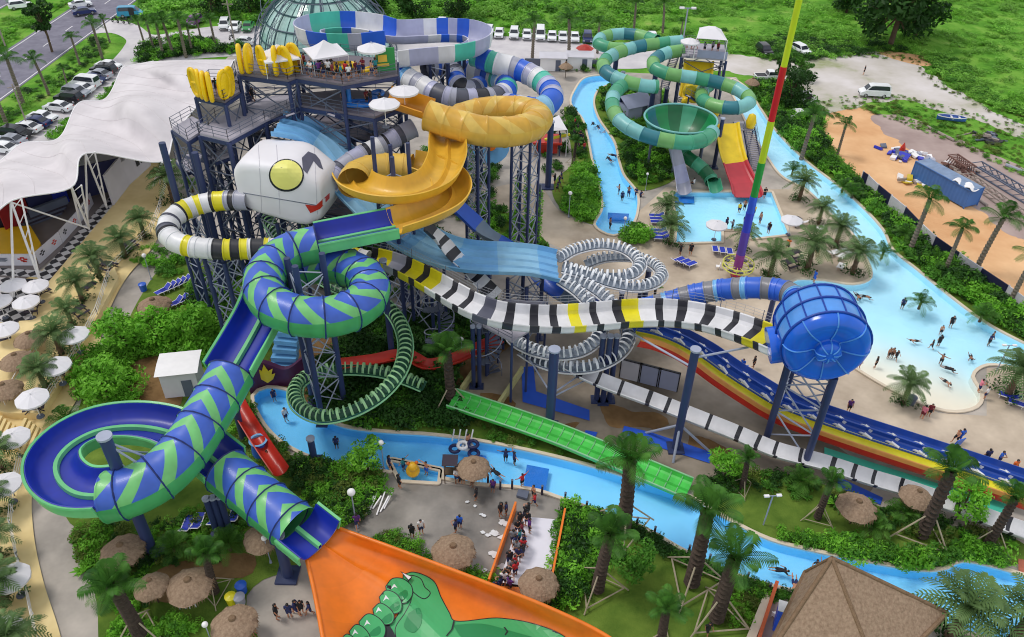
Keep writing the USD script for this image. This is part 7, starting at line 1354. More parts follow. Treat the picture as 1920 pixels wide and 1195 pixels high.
# tents and rafts on the tower decks
tn = proto('tent_class'); hw_ = 2.3
for k in range(4):
    a, b = [(hw_ * 1.414 * math.cos(x), hw_ * 1.414 * math.sin(x), 2.2) for x in (k * np.pi / 2 + .785, (k + 1) * np.pi / 2 + .785)]; a, b = np.array(a), np.array(b); ap_ = np.array([0, 0, 3.7]); m_ = (a + b) / 2
    g_ = [[(a + (b - a) * u) * np.array([1, 1, 0]) * (1 - t) + np.array([0, 0, 2.2 + 1.5 * t ** 1.6]) for u in np.linspace(0, 1, 5)] for t in np.linspace(0, .97, 7)]; part(tn, 'roof_panel', MB().grid(g_), CANV, smooth=True); part(tn, 'valance', MB().add([a, b, b - [0, 0, .2], a - [0, 0, .2]], [[0, 1, 2, 3]]), CANV); part(tn, 'leg', MB().rod((a[0], a[1], 0), a, .04, 6), WHITE)
c = P(607,74,ZD1 + 2.9); place(tn, 'tent', 'white peaked tent over the queue on the upper tower deck', 'tent', (c[0], c[1], ZD1), .5, None, .78); c = P(519,79,ZD1 + 2.9); place(tn, 'tent', 'white peaked tent over standing yellow rafts, left end of deck', 'tent', (c[0], c[1], ZD1), .45, None, .74)
def raft_proto(name, m, m2):
    pth = proto(name); L, W = 1.35, .62; a = np.linspace(0, 2 * np.pi, 33); rp = np.stack([np.sign(np.cos(a)) * np.abs(np.cos(a)) ** .8 * L, np.sign(np.sin(a)) * np.abs(np.sin(a)) ** .8 * W, np.full(33, .22)], 1); part(pth, 'tube_ring', MB().tube(rp, .22, 10, False), m, smooth=True)
    part(pth, 'floor', MB().lathe([(0, -.06), (.7, -.02), (.98, .1), (.98, .24), (.6, .3), (0, .3)], n=20, sx=L, sy=W), m, smooth=True); part(pth, 'cross_tube', MB().rod((0, -.5, .25), (0, .5, .25), .14, 8), m, smooth=True)
    for x in (-.6, .6): part(pth, 'handle', MB().tube([(x, .62, .42), (x + .1, .7, .5), (x + .2, .62, .42)], .025, 5), DARKW)
    return pth
RY = raft_proto('raft_yellow', plastic('raft_yellow', (250, 206, 10), .9), plastic('raft_orange', (230, 160, 10), .9)); RB_ = raft_proto('raft_blue', plastic('raft_blue', (40, 130, 230)), plastic('raft_navy', (20, 60, 160)))
def stand_raft(src, px, py, z, label, lean=.15, yaw=0., s=.95):
    g = P(px, py, z); x = UsdGeom.Xform.Define(stage, numbered('/World', 'raft')); M = np.eye(4); M[:3, :3] = rot('z', yaw) @ rot('x', -lean) @ rot('y', -np.pi / 2) @ rot('x', 0) * s; M[:3, 3] = g + [0, 0, 1.5 * s]
    x.AddTransformOp().Set(Gf.Matrix4d(M.T)); pr = x.GetPrim(); pr.GetReferences().AddInternalReference(src); pr.SetInstanceable(True); tag(pr, label, 'raft')
for k, (x, y, yw_) in enumerate(((459,137,.2), (474,137,-.2), (499,139,.8), (524,141,.1), (541,139,1.2), (557,133,1.3))): stand_raft(RY, x, y, ZD1, f'{O[k]} yellow raft standing on end on the upper deck, from the left', yaw=yw_)
for k, (x, y, yw_) in enumerate(((374,180,.9), (384,184,.4), (393,188,.2), (403,190,.3), (428,186,-.6), (438,180,-.3))): stand_raft(RY, x, y, ZD3, f'{O[k]} yellow raft standing on end on the small left deck, from the left', yaw=yw_)
place(RY, 'raft', 'yellow raft lying flat in the crowd on the upper deck', 'raft', P(638,127,ZD1 + .35), .3, None, 1.0); place(RY, 'raft', 'small yellow raft lying near the green sign', 'raft', P(690,133,ZD1), .8, None, .6)
stand_raft(RB_, 659, 196, ZD2, 'blue raft leaning upright on the lower tower deck', .2, .3); place(RB_, 'raft', 'blue raft lying flat beside the upright one on lower deck', 'raft', P(673,198,ZD2), .1); place(RB_, 'raft', 'blue raft partly hidden behind the parasol on lower deck', 'raft', P(703,182,ZD2), 1.2, None, .9)
gs_ = thing('sign_board', 'green ride sign with yellow picture at the right end of upper deck', 'sign'); u, v = P2(708,136,ZD1), P2(742,133,ZD1); part(gs_, 'board', MB().poly(LineString([u, v]).buffer(.06, cap_style='flat'), ZD1 + .1, ZD1 + 2.4), plastic('sign_green', (50, 150, 80))); d_ = v - u; cc = u + d_ * .35; part(gs_, 'picture', MB().box((cc[0] - .02, cc[1] - .12, ZD1 + 1.4), (.9, .05, .7), math.atan2(d_[1], d_[0])).box((cc[0], cc[1] - .13, ZD1 + .75), (1.2, .05, .3), math.atan2(d_[1], d_[0])), plastic('sign_yellow', (230, 190, 70)))
# red canopy stall, tent roofs by the gold coil
st_ = thing('shade_sail', 'pale grey shade sail right of the gold coil', 'shade sail'); part(st_, 'sail', MB().grid([[P(1015,232,4.4), P(1048,216,4.8)], [P(1030,246,3.8), P(1064,244,4.2)]]), CANV)
for p in ((1015,232,4.4), (1048,216,4.8), (1064,244,4.2)): g = P(*p); part(st_, 'pole', MB().rod((g[0], g[1], 0), g, .06, 6), WHITE)
rs = thing('splash_tower', 'red splash structure with yellow arm behind the gold coil', 'play structure', P(1020,285)); part(rs, 'deck', MB().box((0, 0, 2.), (5, 3.2, .3)).box((.4, 0, 1.1), (3, 2.2, 1.6)), G_RED); part(rs, 'arm', MB().rod((0, -1, 2.4), (3.6, -1, 3.3), .22, 8), G_YEL)
for sx in (-2.2, 2.2):
    for sy in (-1.3, 1.3): part(rs, 'leg', MB().rod((sx, sy, 0), (sx, sy, 3.6), .1, 6), STEEL)
bs = thing('splash_backdrop', 'turquoise splash panel with round orange emblem behind the slim lattice', 'panel', P(920,310)); part(bs, 'panel', MB().lathe([(0, 0), (2.6, .05), (2.7, .3), (0, .4)], (0, 0, 0), 20).xf(rot('x', 1.25), [0, 0, 3.2]), G_SKY, smooth=40); part(bs, 'emblem', MB().lathe([(0, 0), (.8, .05), (.8, .2), (0, .3)], n=14).xf(rot('x', 1.25), [0, -.45, 3.3]), G_ORANGE); part(bs, 'post', MB().rod((0, .5, 0), (0, .5, 3.2), .15, 8), STEEL)
rd_ = thing('parasol', 'red parasol by the far white sheds', 'parasol', P(1095,112)); part(rd_, 'canopy', MB().lathe([(1.7, 2.1), (.8, 2.6), (0, 2.9)], n=8), G_RED); part(rd_, 'pole', MB().rod((0, 0, 0), (0, 0, 2.9), .05, 6), WHITE)
# ---------------------------------------------------------------- vehicles
GLA = mat('car_glass', C(30, 36, 46), .08, .05, 1., spec=.8); TYR = mat('tyre', C(26, 26, 28), .8); RIM = mat('wheel_rim', C(170, 172, 178), .3, .05, 1., metal=.8); LENS = mat('headlamp', C(225, 228, 235), .1); TAIL = mat('tail_lamp', C(160, 20, 24), .3)
def loft(secs): return MB().grid([np.vstack([s_, s_[:1]]) for s_ in secs])
def car_proto(name, paint, kind='saloon'):
    pth = proto(name); L, W = {'saloon': (4.5, 1.75), 'van': (5.0, 1.9), 'suv': (4.5, 1.85), 'pickup': (5.1, 1.85)}[kind]; h = L / 2
    if kind == 'van': low = [(-h, .35), (-h, 1.05), (-h + .1, 1.15), (h - .9, 1.15), (h - .12, .85), (h, .5), (h - .05, .32)]; top = [(-h + .05, 1.15), (-h + .18, 1.98), (-h + .5, 2.06), (h - 2.0, 2.06), (h - 1.5, 1.95), (h - .8, 1.15)]
    elif kind == 'suv': low = [(-h, .4), (-h, .95), (-h + .1, 1.02), (h - 1.1, 1.0), (h - .15, .9), (h, .6), (h - .05, .38)]; top = [(-h + .1, 1.0), (-h + .4, 1.62), (-h + .7, 1.7), (.2, 1.7), (.55, 1.62), (h - 1.05, 1.0)]
    elif kind == 'pickup': low = [(-h, .45), (-h, .98), (-.3, .98), (-.2, 1.0), (h - 1.3, 1.0), (h - .12, .88), (h, .6), (h - .05, .4)]; top = [(-.45, .98), (-.3, 1.66), (-.1, 1.72), (.7, 1.7), (1.0, 1.62), (h - 1.2, 1.0)]
    else: low = [(-h, .34), (-h + .02, .86), (-h + .2, .95), (h - 1.2, .9), (h - .2, .78), (h, .5), (h - .06, .3)]; top = [(-h + .55, .93), (-.9, 1.38), (-.6, 1.44), (.25, 1.44), (.6, 1.38), (h - 1.15, .9)]
    pl = np.array(low); cl = [(.0, 1.0), (.9, 1.0), (1.0, .97)]
    def body(prof_, w0, w1, zlo, zhi):
        p3 = []; 
        for f_, k in ((-1, 1.), (-.96, 1.02), (.96, 1.02), (1, 1.)): p3.append([(x * (1 if abs(f_) < .98 else .985), f_ * (w0 + (w1 - w0) * (z - zlo) / (zhi - zlo)) / 2, z) for x, z in prof_])
        mb = MB().grid(np.array([q_ + [q_[0]] for q_ in p3])); n = len(prof_)
        for q_ in (p3[0], p3[-1][::-1]): c_ = np.mean(q_, 0); mb.add([c_] + list(q_), [[0, 1 + i, 1 + (i + 1) % n] for i in range(n)])
        return mb
    zl, zh = min(p[1] for p in low), max(p[1] for p in low); part(pth, 'body', body(low, W, W * .97, zl, zh), paint, smooth=25)
    tz = max(p[1] for p in top); part(pth, 'cabin', body(top, W * .94, W * .78, zh, tz), paint, smooth=25)
    t = np.array(top); c_ = t.mean(0); wn = (t - c_) * [.88, .74] + c_ + [0, .02]
    for sg in (1, -1):
        yy = lambda z: sg * ((W * .94 + (W * .78 - W * .94) * (z - zh) / (tz - zh)) / 2 + .015); q_ = [(x, yy(z), z) for x, z in wn]; m_ = np.mean(q_, 0); part(pth, 'side_window', MB().add([m_] + q_, [[0, 1 + i, 1 + (i + 1) % len(q_)] for i in range(len(q_))]), GLA)
    def scr(a, b, nm, off):
        a, b = np.array(a), np.array(b); lo_, hi_ = a + (b - a) * .1, a + (b - a) * .9; wl, wh_ = W * .42, W * .36; part(pth, nm, MB().add([(lo_[0] + off, -wl, lo_[1] + .02), (lo_[0] + off, wl, lo_[1] + .02), (hi_[0] + off, wh_, hi_[1] + .02), (hi_[0] + off, -wh_, hi_[1] + .02)], [[0, 1, 2, 3]]), GLA)
    scr(top[-1], top[-2], 'windscreen', .02); scr(top[0], top[1], 'rear_window', -.02)
    for x in (-L * .3, L * .31):
        for sg in (1, -1):
            w_ = part(pth, 'wheel', MB().lathe([(.2, -.1), (.33, -.1), (.34, 0), (.33, .1), (.2, .1)], n=14).xf(rot('x', np.pi / 2), [x, sg * W * .46, .33]), TYR); part(w_, 'rim', MB().lathe([(0, .09), (.2, .1), (.22, .07)], n=10).xf(rot('x', -sg * np.pi / 2), [x, sg * (W * .46 + .02), .33]), RIM)
    for sg in (1, -1): part(pth, 'headlight', MB().box((h - .12, sg * W * .37, .68), (.2, .34, .15)), LENS); part(pth, 'tail_light', MB().box((-h + .03, sg * W * .4, .78), (.1, .22, .18)), TAIL); part(pth, 'mirror', MB().box((h - 1.3 if kind != 'van' else h - .95, sg * (W * .5 + .08), zh + .06), (.14, .2, .12)), paint)
    part(pth, 'grille', MB().box((h - .01, 0, .5), (.06, W * .6, .16)), BLACK)
    if kind == 'pickup': part(pth, 'cargo_bed', MB().box((-1.45, 0, .96), (1.9, 1.5, .06)), BLACK)
    if kind == 'van': part(pth, 'sliding_door_opening', MB().box((.35, -W * .5, 1.15), (1.0, .06, 1.5)), BLACK)
    return pth
PAINT = {'white': plastic('car_white', (238, 240, 244), .95, .2), 'silver': mat('car_silver', C(170, 174, 184), .25, .04, 1., metal=.5), 'black': plastic('car_black', (28, 28, 34), .9, .15), 'navy': plastic('car_navy', (34, 46, 92), .9, .18), 'red': plastic('car_red', (170, 24, 30), .9, .18), 'purple': plastic('car_purple', (120, 60, 130), .9, .2), 'green': plastic('car_green', (70, 150, 90), .9, .2), 'teal': plastic('car_teal', (50, 150, 190), .9, .2)}
CARS = {}
def car(kind, col, px, py, rz, label, group=None, zb=.15):
    k = kind + '_' + col
    if k not in CARS: CARS[k] = car_proto(k, PAINT[col], kind)
    place(CARS[k], 'parked_car' if 'driving' not in label else 'car', label, 'van' if kind == 'van' else 'car', P(px, py, zb), rz, group)
dz_ = P(135,210) - P(88,205); RZC = math.atan2(dz_[1], dz_[0])
for k, (x, y, kd, cl) in enumerate([(205,129,'saloon','white'), (196,137,'suv','black'), (187,146,'saloon','silver'), (176,155,'saloon','navy'), (161,163,'van','white'), (153,172,'saloon','white'), (145,180,'suv','silver'), (131,190,'suv','black'), (111,207,'saloon','white'), (82,226,'saloon','white'), (70,236,'saloon','navy'), (52,246,'saloon','white'), (34,257,'suv','black'), (22,270,'saloon','silver'), (8,285,'saloon','white')]): car(kd, cl, x, y, RZC + (np.pi if k % 3 else 0), f'{cl} {"car" if kd != "van" else "minibus"} parked {O[k] if k < 13 else ("fourteenth", "fifteenth")[k - 13]} from the far end of the row beside the membrane roof')
fc = math.radians(-92)
for k, (x, y, kd, cl) in enumerate([(916,66,'suv','white'), (936,67,'saloon','white'), (964,69,'suv','white'), (988,70,'saloon','white'), (1013,71,'van','white'), (1035,73,'saloon','white'), (1055,74,'saloon','white'), (1077,75,'saloon','white'), (1101,77,'suv','navy'), (868,60,'suv','white'), (828,57,'van','white'), (776,56,'saloon','white')]): car(kd, cl, x, y, fc + rng.uniform(-.05, .05), f'{cl} car facing the park in the far row, {O[k]} counted rightwards from the blue loop' if k < 9 else f'{cl} car behind the blue loop panels, {("right", "middle", "left")[k - 9]} one')
for kd, cl, x, y, r_, l in [('suv','white',422,52,-1.4,'white car in the far row left of the utility pole'), ('saloon','white',442,55,-1.5,'white car half behind the utility pole'), ('saloon','green',466,55,-1.5,'green car in the far row left of the dome'), ('saloon','white',457,84,3.1,'white car side-on in front of the far row, left of dome'), ('suv','purple',365,46,-1.7,'purple car among the slim palms'), ('van','teal',247,31,.2,'light blue covered van at the drive entrance'), ('suv','white',40,16,.55,'white pickup-like car driving on the far carriageway'), ('saloon','silver',34,3,.55,'silver car driving on the far carriageway at the top edge'), ('saloon','white',152,13,.62,'white car driving on the near carriageway'), ('saloon','navy',159,27,.62,'navy car driving on the near carriageway'), ('van','white',1637,180,3.05,'white van with open side door standing on pale gravel'), ('suv','white',1500,100,-1.15,'white car parked at the edge of the gravel lot'), ('van','white',1503,195,.3,'white van half hidden by palms beside the sand, upper'), ('saloon','white',1497,222,.3,'white car half hidden by palms beside the sand, lower'), ('suv','black',1432,100,-1.4,'dark car by the smaller slide tower'), ('saloon','silver',1200,72,-1.5,'silver car seen through the green loop'), ('saloon','white',1222,74,-1.5,'white car seen through the green loop'), ('pickup','white',1440,150,.1,'white pickup behind trees right of the smaller tower'), ('saloon','white',1600,232,.2,'small white car in the weeds')][:-1]: car(kd, cl, x, y, r_, l)
# motorbikes: a dark cluster and single ones by the clump of palms
mk_ = proto('motorbike_class'); part(mk_, 'frame', MB().tube([(.5, 0, .8), (.1, 0, .62), (-.4, 0, .75), (-.7, 0, .8)], [.07, .14, .14, .06], 7), BLACK); part(mk_, 'handlebar', MB().rod((.45, -.3, 1.), (.45, .3, 1.), .025, 5).rod((.45, 0, 1.), (.62, 0, .3), .04, 5), STEELG)
for x in (.65, -.6): part(mk_, 'wheel', MB().lathe([(.16, -.05), (.3, -.05), (.3, .05), (.16, .05)], n=12).xf(rot('x', np.pi / 2), [x, 0, .3]), TYR)
MBK = ((388,98),(398,98),(372,84),(415,96),(426,95),(438,98),(434,74),(352,86),(215,40),(225,42),(236,43),(246,44))
for i, (x, y) in enumerate(MBK): place(mk_, 'motorbike', ('dark motorbike parked by the slim palms behind the roof, ' if x > 300 else 'dark motorbike in the row at the drive entrance, ') + nth_left([p for p in MBK if (p[0] > 300) == (x > 300)], [p for p in MBK if (p[0] > 300) == (x > 300)].index((x, y))), 'motorbike', P(x, y, .15), 1.4, 'motorbikes behind the membrane roof' if x > 300 else 'motorbikes at the drive entrance')
# ================================================================ people
import manifold3d as m3
def limb(mans, pts):
    for (a, ra_), (b, rb_) in zip(pts, pts[1:]):
        sp = []
        for c_, r_ in ((a, ra_), (b, rb_)): sp.append(m3.Manifold.sphere(r_, 10).translate(tuple(map(float, c_))))
        mans.append(m3.Manifold.batch_hull(sp))
SKIN = mat('skin', C(176, 124, 96), .55, .08, 2., rnd=.35); HAIR = mat('hair_black', C(26, 22, 22), .5)
CL = {k: mat('cloth_' + k, C(*v), .8, .1, 3.) for k, v in dict(black=(30, 30, 36), navy=(36, 44, 90), blue=(40, 96, 200), white=(226, 224, 226), red=(190, 36, 44), purple=(92, 44, 120), grey=(128, 130, 138), yellow=(232, 196, 50), pink=(226, 130, 150), teal=(40, 130, 140), orange=(232, 110, 40), maroon=(112, 28, 44)).items()}
def person_proto(name, pose, top, bot, top_none=False):
    pth = proto(name); J = dict(hipL=(.1, 0, .9), hipR=(-.1, 0, .9), kneeL=(.11, .03, .49), kneeR=(-.11, .03, .49), anL=(.11, -.02, .08), anR=(-.11, -.02, .08), toeL=(.13, .14, .04), toeR=(-.13, .14, .04), chest=(0, 0, 1.25), neck=(0, 0, 1.43), head=(0, .02, 1.58), shL=(.19, 0, 1.37), shR=(-.19, 0, 1.37), elL=(.25, .0, 1.1), elR=(-.25, .0, 1.1), haL=(.25, .1, .86), haR=(-.25, .1, .86))
    if pose == 'walk': J.update(kneeL=(.1, .2, .52), anL=(.1, .26, .1), toeL=(.1, .4, .06), kneeR=(-.1, -.06, .48), anR=(-.1, -.32, .12), toeR=(-.1, -.2, .04), elL=(.25, -.12, 1.12), haL=(.24, -.05, .88), elR=(-.25, .1, 1.12), haR=(-.24, .28, .98))
    if pose == 'armsout': J.update(elL=(.44, 0, 1.36), haL=(.68, .05, 1.4), elR=(-.44, 0, 1.36), haR=(-.68, .05, 1.4))
    if pose == 'bent': J.update(elL=(.27, .16, 1.15), haL=(.12, .32, 1.2), elR=(-.27, .16, 1.15), haR=(-.12, .32, 1.2))
    if pose == 'sit': J.update(hipL=(.1, 0, .5), hipR=(-.1, 0, .5), kneeL=(.13, .42, .5), kneeR=(-.13, .42, .5), anL=(.13, .46, .08), anR=(-.13, .46, .08), toeL=(.13, .6, .04), toeR=(-.13, .6, .04), **{k: tuple(np.array(J[k]) - [0, 0, .4]) for k in ('chest', 'neck', 'head', 'shL', 'shR', 'elL', 'elR')}, haL=(.2, .3, .55), haR=(-.2, .3, .55))
    if pose == 'swim': J.update(elL=(.34, .16, 1.56), haL=(.38, .1, 1.85), elR=(-.4, .1, 1.3), haR=(-.5, .12, 1.1), kneeL=(.13, .02, .5), anL=(.16, -.06, .12), toeL=(.16, -.1, .0), kneeR=(-.12, -.05, .5), anR=(-.15, .04, .12), toeR=(-.15, .02, .0))
    R_ = np.eye(3); T_ = np.zeros(3)
    if pose == 'swim': R_ = rot('x', -1.45); T_ = np.array([0, -.9, -.02])
    J = {k: R_ @ np.array(v) + T_ for k, v in J.items()}
    def mk(segs, grow=0., sub=None):
        ms = []
        for s_ in segs: limb(ms, [(J[k], r + grow) for k, r in s_])
        M = m3.Manifold.batch_boolean(ms, m3.OpType.Add); me = M.to_mesh(); t = trimesh.Trimesh(me.vert_properties[:, :3], me.tri_verts); return MB().tm(t)
    torso = [[('hipL', .105), ('chest', .12)], [('hipR', .105), ('chest', .12)], [('shL', .075), ('chest', .12)], [('shR', .075), ('chest', .12)], [('hipL', .105), ('hipR', .105)], [('shL', .07), ('shR', .07)]]
    legs = [[('hipL', .095), ('kneeL', .062), ('anL', .042), ('toeL', .036)], [('hipR', .095), ('kneeR', .062), ('anR', .042), ('toeR', .036)]]; arms = [[('shL', .062), ('elL', .046), ('haL', .034)], [('shR', .062), ('elR', .046), ('haR', .034)]]
    J['faceL'] = J['head'] + R_ @ np.array([0, .075, -.02]); J['nose'] = J['head'] + R_ @ np.array([0, .125, -.01]); J['chin'] = J['head'] + R_ @ np.array([0, .055, -.09])
    hands = []
    for sd_ in 'LR':
        d_ = J['ha' + sd_] - J['el' + sd_]; d_ /= np.linalg.norm(d_); sx = np.cross(d_, R_ @ np.array([0, 0, 1.]) if abs(d_[2]) < .8 else R_ @ np.array([0, 1., 0])); sx /= np.linalg.norm(sx); J['pa' + sd_] = J['ha' + sd_] + d_ * .06; hands.append([('ha' + sd_, .034), ('pa' + sd_, .036)])
        for i, o in enumerate((-.03, -.01, .01, .03)): J[f'f{i}{sd_}'] = J['pa' + sd_] + d_ * (.09 - .012 * abs(i - 1.3)) + sx * o * 1.3 + R_ @ np.array([0, .012, 0]); J[f'k{i}{sd_}'] = J['pa' + sd_] + d_ * .02 + sx * o; hands.append([(f'k{i}{sd_}', .011), (f'f{i}{sd_}', .009)])
        J['th' + sd_] = J['ha' + sd_] + d_ * .05 + sx * .055; hands.append([('ha' + sd_, .018), ('th' + sd_, .011)])
    part(pth, 'body', mk(torso + legs + arms + hands + [[('neck', .052), ('head', .06)], [('head', .098), ('chin', .06)], [('nose', .016), ('faceL', .03)]]), SKIN, smooth=True)
    if not top_none:
        J['cL'] = J['shL'] + (J['elL'] - J['shL']) * .6; J['cR'] = J['shR'] + (J['elR'] - J['shR']) * .6
        part(pth, 'shirt', mk(torso[:4] + torso[5:] + [[('shL', .066), ('cL', .058)], [('shR', .066), ('cR', .058)]], .016), CL[top], smooth=True)
    J['tL'] = J['hipL'] + (J['kneeL'] - J['hipL']) * .75; J['tR'] = J['hipR'] + (J['kneeR'] - J['hipR']) * .75
    part(pth, 'shorts', mk([[('hipL', .1), ('tL', .082)], [('hipR', .1), ('tR', .082)], [('hipL', .104), ('hipR', .104)]], .022), CL[bot], smooth=True)
    hv = trimesh.creation.icosphere(2, .112); v = hv.vertices; keep = ~((v[hv.faces].mean(1)[:, 1] > .03) & (v[hv.faces].mean(1)[:, 2] < .05)) & (v[hv.faces].mean(1)[:, 2] > -.08); part(pth, 'hair', MB().add(v @ R_.T + J['head'], hv.faces[keep]), HAIR, smooth=True)
    ey = MB()
    for sx in (-.036, .036): ey.ball(J['head'] + R_ @ np.array([sx, .098, .0]), .013, 0)
    part(pth, 'eyes', ey, INK); part(pth, 'mouth', MB().box(J['chin'] + R_ @ np.array([0, .055, .02]), (.05, .02, .012)), CL['maroon'])
    return pth
PPL = {}
POSE = {'stand': 'standing', 'walk': 'walking', 'armsout': 'arms spread', 'bent': 'leaning', 'sit': 'sitting', 'swim': 'swimming'}
def person(px, py, pose, top, bot, where, z=.12, rz=None, s=None, group=None, water=False):
    k = f'person_{pose}_{top}_{bot}'
    if k not in PPL: PPL[k] = person_proto(k, pose, top if top != 'bare' else 'black', bot, top == 'bare')
    lab = f"person {POSE[pose]} in {(top + ' top') if top != 'bare' else bot + ' shorts'}, {where}"
    if s is None: s = rng.uniform(.9, 1.06)
    place(PPL[k], 'person', lab, 'person', P(px, py, z), rng.uniform(0, 6.28) if rz is None else rz, group, s)
crowd = random.Random(3)
TOPS = ['black', 'navy', 'bare', 'white', 'red', 'purple', 'grey', 'teal', 'maroon', 'black', 'navy']; BOTS = ['black', 'navy', 'blue', 'grey']
def group_(pts, where, z=.12, poses=('stand', 'walk', 'bent'), tops=TOPS, gname=None):
    for i, (x, y) in enumerate(pts): person(x, y, crowd.choice(poses), crowd.choice(tops), crowd.choice(BOTS[:2]), f'{where}, {nth_left(pts, i)}' if len(pts) > 1 else where, z, group=gname or 'people ' + where)
# wet court, river edge, ramp
for x, y, po, t, b, w in [(749,915,'stand','black','black','at the toddler pool corner'), (790,1000,'stand','white','navy','beside the round stand on the wet court'), (773,1008,'stand','black','black','left of the round stand on the wet court'), (855,998,'bent','navy','black','pushing a stroller on the wet court'), (862,990,'stand','blue','navy','behind the stroller on the wet court'), (893,938,'stand','black','black','alone at the white line of wet court'), (924,922,'stand','purple','navy','beside the river below the thatched shade'), (938,968,'stand','black','black','left of two by the orange wall'), (949,966,'stand','navy','black','right of two by the orange wall'), (979,912,'armsout','red','black','on the grey pad with yellow paddle'), (1000,935,'stand','bare','red' if False else 'black','near the grey pad'), (1002,948,'walk','red','navy','walking to the white ramp'), (671,990,'walk','purple','navy','beneath the lamp at the wet court edge'), (731,880,'stand','navy','purple' if False else 'navy','on the bank left of toddler pool'), (885,912,'stand','red','black','left of the yellow box by the thatched shade'), (857,905,'bent','white','navy','before the lifeguard stand'), (868,908,'stand','navy','black','beside the lifeguard stand')]: person(x, y, po, t, b, w)
group_([(975,985),(985,975),(990,968),(970,1000),(978,1005),(974,1018),(982,1028),(966,1030),(968,1040),(972,1052),(980,1045),(965,1065),(960,1075),(955,1058),(992,998),(950,1088),(966,1080),(980,1036),(962,1020),(988,985)], 'queueing on the white ramp', .55)
group_([(944,1098),(950,1088),(938,1105),(955,1108),(930,1112),(985,1105),(962,1145)], 'at the foot of the ramp', .6)
group_([(520,1160),(544,1158),(556,1152),(566,1150),(582,1152)], 'on the path left of the run-out', .05, ('walk', 'stand'), ['navy', 'purple', 'grey', 'black'])
person(545,1030,'stand','black','black','by the post under the run-out'); person(478,1190,'stand','purple','navy','at the bottom edge of the path'); person(505,870,'bent','black','black','among bushes beside the blue jar'); person(1325,1190,'walk','black','black','at the bottom edge beside the hut kerb')
# river swimmers
for x, y, po, t, b, w, z in [(515,752,'stand','navy','navy','in the river bend by the purple wall',-.75), (537,790,'stand','white','navy','in the river below the spiral loop',-.75), (632,842,'stand','navy','black','in the river left of the sapling',-.75), (757,882,'armsout','teal','navy','in the toddler pool, left',-.35), (800,890,'armsout','bare','blue','in the toddler pool, right',-.35), (948,866,'armsout','navy','black','left of a pair in the river',-.75), (964,872,'armsout','navy','black','right of a pair in the river',-.75), (931,888,'swim','black','black','in the river beside the pair',-.2), (878,838,'stand','bare','black','by the swim tubes',-.6), (1462,1070,'swim','black','black','in the river left of the hut',-.2), (1536,1066,'swim','black','black','in the river beside the hut tip',-.2), (1490,1096,'swim','bare','navy','in the river near the low hedge',-.2), (1823,1136,'swim','black','navy','in the river at the right edge',-.2)]: person(x, y, po, t, b, w, z)
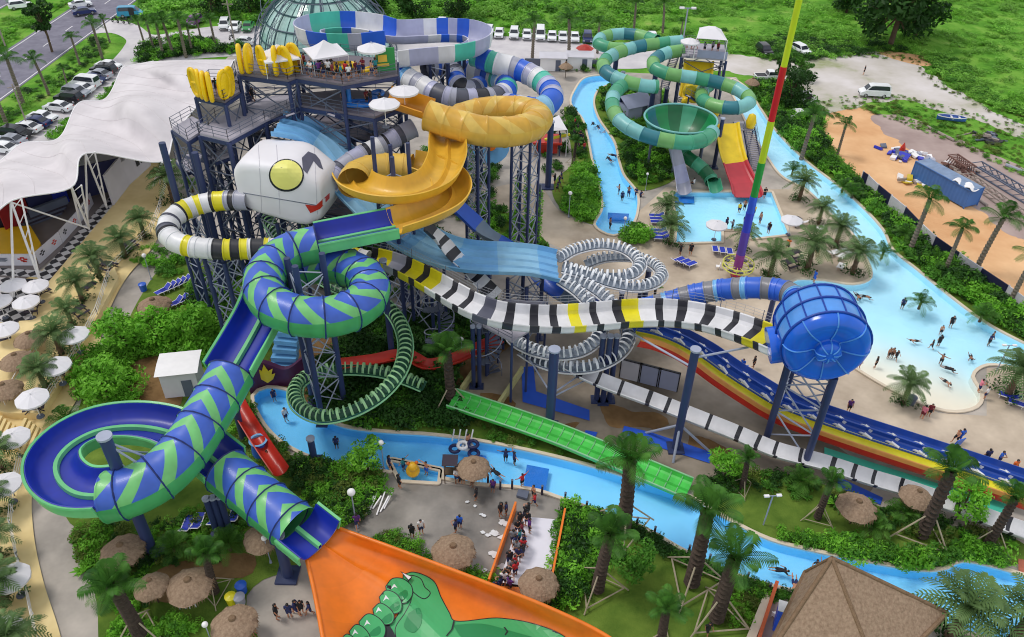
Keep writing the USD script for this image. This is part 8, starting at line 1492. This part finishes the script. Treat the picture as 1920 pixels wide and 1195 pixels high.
# wave pool
WP = [(1664,672,'stand'), (1671,672,'stand'), (1678,676,'walk'), (1745,655,'walk'), (1758,650,'stand'), (1716,640,'swim'), (1762,628,'stand'), (1781,614,'stand'), (1857,640,'stand'), (1852,648,'bent'), (1820,670,'swim'), (1762,684,'armsout'), (1778,692,'swim'), (1774,717,'swim'), (1690,580,'stand'), (1608,556,'swim'), (1622,557,'swim'), (1640,690,'stand')]
for k, (x, y, po) in enumerate(WP): person(x, y, po, crowd.choice(['black', 'navy', 'bare', 'bare']), 'black', f'in the wave pool, {nth_left(WP, k)}', -.24 if po == 'swim' else -.62, group='bathers in the wave pool', s=crowd.uniform(.74, .95))
for x, y, po, t, b, w in [(1590,772,'stand','purple','black','between drum stand and palm'), (1727,785,'stand','pink','red' if False else 'maroon','left of a pair on the beach paving'), (1740,780,'stand','maroon','black','right of a pair on the beach paving'), (1798,828,'walk','blue','blue','carrying a blue mat near the racer'), (1790,830,'walk','bare','black','beside the one with blue mat'), (1845,868,'stand','navy','navy','at the end of racer, left'), (1870,870,'bent','blue','navy','at the end of racer, middle'), (1895,888,'stand','orange','navy','at the end of racer in orange shirt'), (1833,735,'bent','pink','navy','at the beach corner by the lounger'), (1845,748,'stand','white','navy','behind the beach corner bather'), (1390,695,'walk','blue','navy','with blue mat behind the half pipe'), (1412,690,'stand','black','black','behind the half pipe'), (1609,690,'stand','black','maroon','beside the drum at the beach rim'), (1525,530,'stand','blue','blue','at the wave pool railing on the plaza'), (1275,478,'armsout','black','black','left of two below the kid pool'), (1294,478,'stand','black','black','right of two below the kid pool'), (1475,470,'bent','orange','black','in orange by the kid pool corner'), (1440,438,'stand','black','navy','at the kid pool steps'), (1395,425,'stand','black','navy','at the steps beside the banded pole'), (1360,430,'stand','navy','black','left end of the kid pool steps'), (1372,432,'bent','grey','black','middle of the kid pool steps'), (1530,478,'sit','black','black','sitting near the plaza palms'), (1495,425,'sit','maroon','black','sitting under white plaza parasol')]: person(x, y, po, t, b, w)
group_([(1112,232),(1122,240),(1138,246),(1150,292),(1143,300)], 'floating in the upper river', -.2, ('swim',), ['black', 'navy']); group_([(1160,365),(1178,370),(1166,378),(1192,372),(1200,378),(1143,430)], 'in the lower upper river', -.7, ('stand', 'bent'), ['black', 'navy', 'bare'])
group_([(1395,395),(1412,405),(1424,420),(1385,400)], 'in the pool behind banded pole', -.4, ('stand', 'bent'), ['yellow', 'navy', 'bare']); person(1300,350,'sit','white','black','sitting between the chute mouths'); person(1432,372,'bent','black','black','beside the red slide mouth')
group_([(1083,250),(1078,238),(1088,262),(1092,270),(1085,280),(1076,262),(1095,285)], 'on the path beside the upper river', .05, tops=['red', 'black', 'maroon', 'white'])
group_([(1040,345),(1048,350),(1052,342),(1045,360)], 'in the shade behind the dark post', .05, tops=['black', 'navy'])
# tower decks
group_([(566,138),(576,141),(584,144),(592,142),(600,146),(608,147),(617,144),(626,150),(634,147),(641,152),(668,143),(675,147),(682,140),(660,146),(697,143),(705,139),(655,151),(572,130),(588,132),(603,136),(622,138)], 'crowding the upper tower deck', ZD1, gname='people crowding the upper tower deck')
person(650,146,'stand','red','maroon','in red at the front rail of the upper deck', ZD1); person(711,128,'stand','yellow','black','in yellow beside the green sign', ZD1)
group_([(395,178),(408,176),(415,180),(440,165)], 'among rafts on small left deck', ZD3); group_([(645,195),(688,196),(696,200),(714,206)], 'on the lower tower deck', ZD2, tops=['black', 'maroon', 'bare']); person(475,190,'walk','black','black','on the grey walkway', ZW)
group_([(1288,90),(1296,92),(1304,92),(1335,96),(1345,98),(1320,98)], 'on the smaller slide tower', 10.4)
for lab, c_ in (('blue swim mat held by a walker near the racer', P(1795,826,.9)), ('blue swim mat carried behind the half pipe', P(1391,690,.9))):
    t = solo('swim_mat', MB().box((c_[0], c_[1] - .3, c_[2]), (1.0, .08, 1.1), .4, .2), plastic('mat_blue', (40, 110, 220)), lab, 'swim mat')
person(1619,140,'stand','black','black','standing alone on the pale gravel', .1)
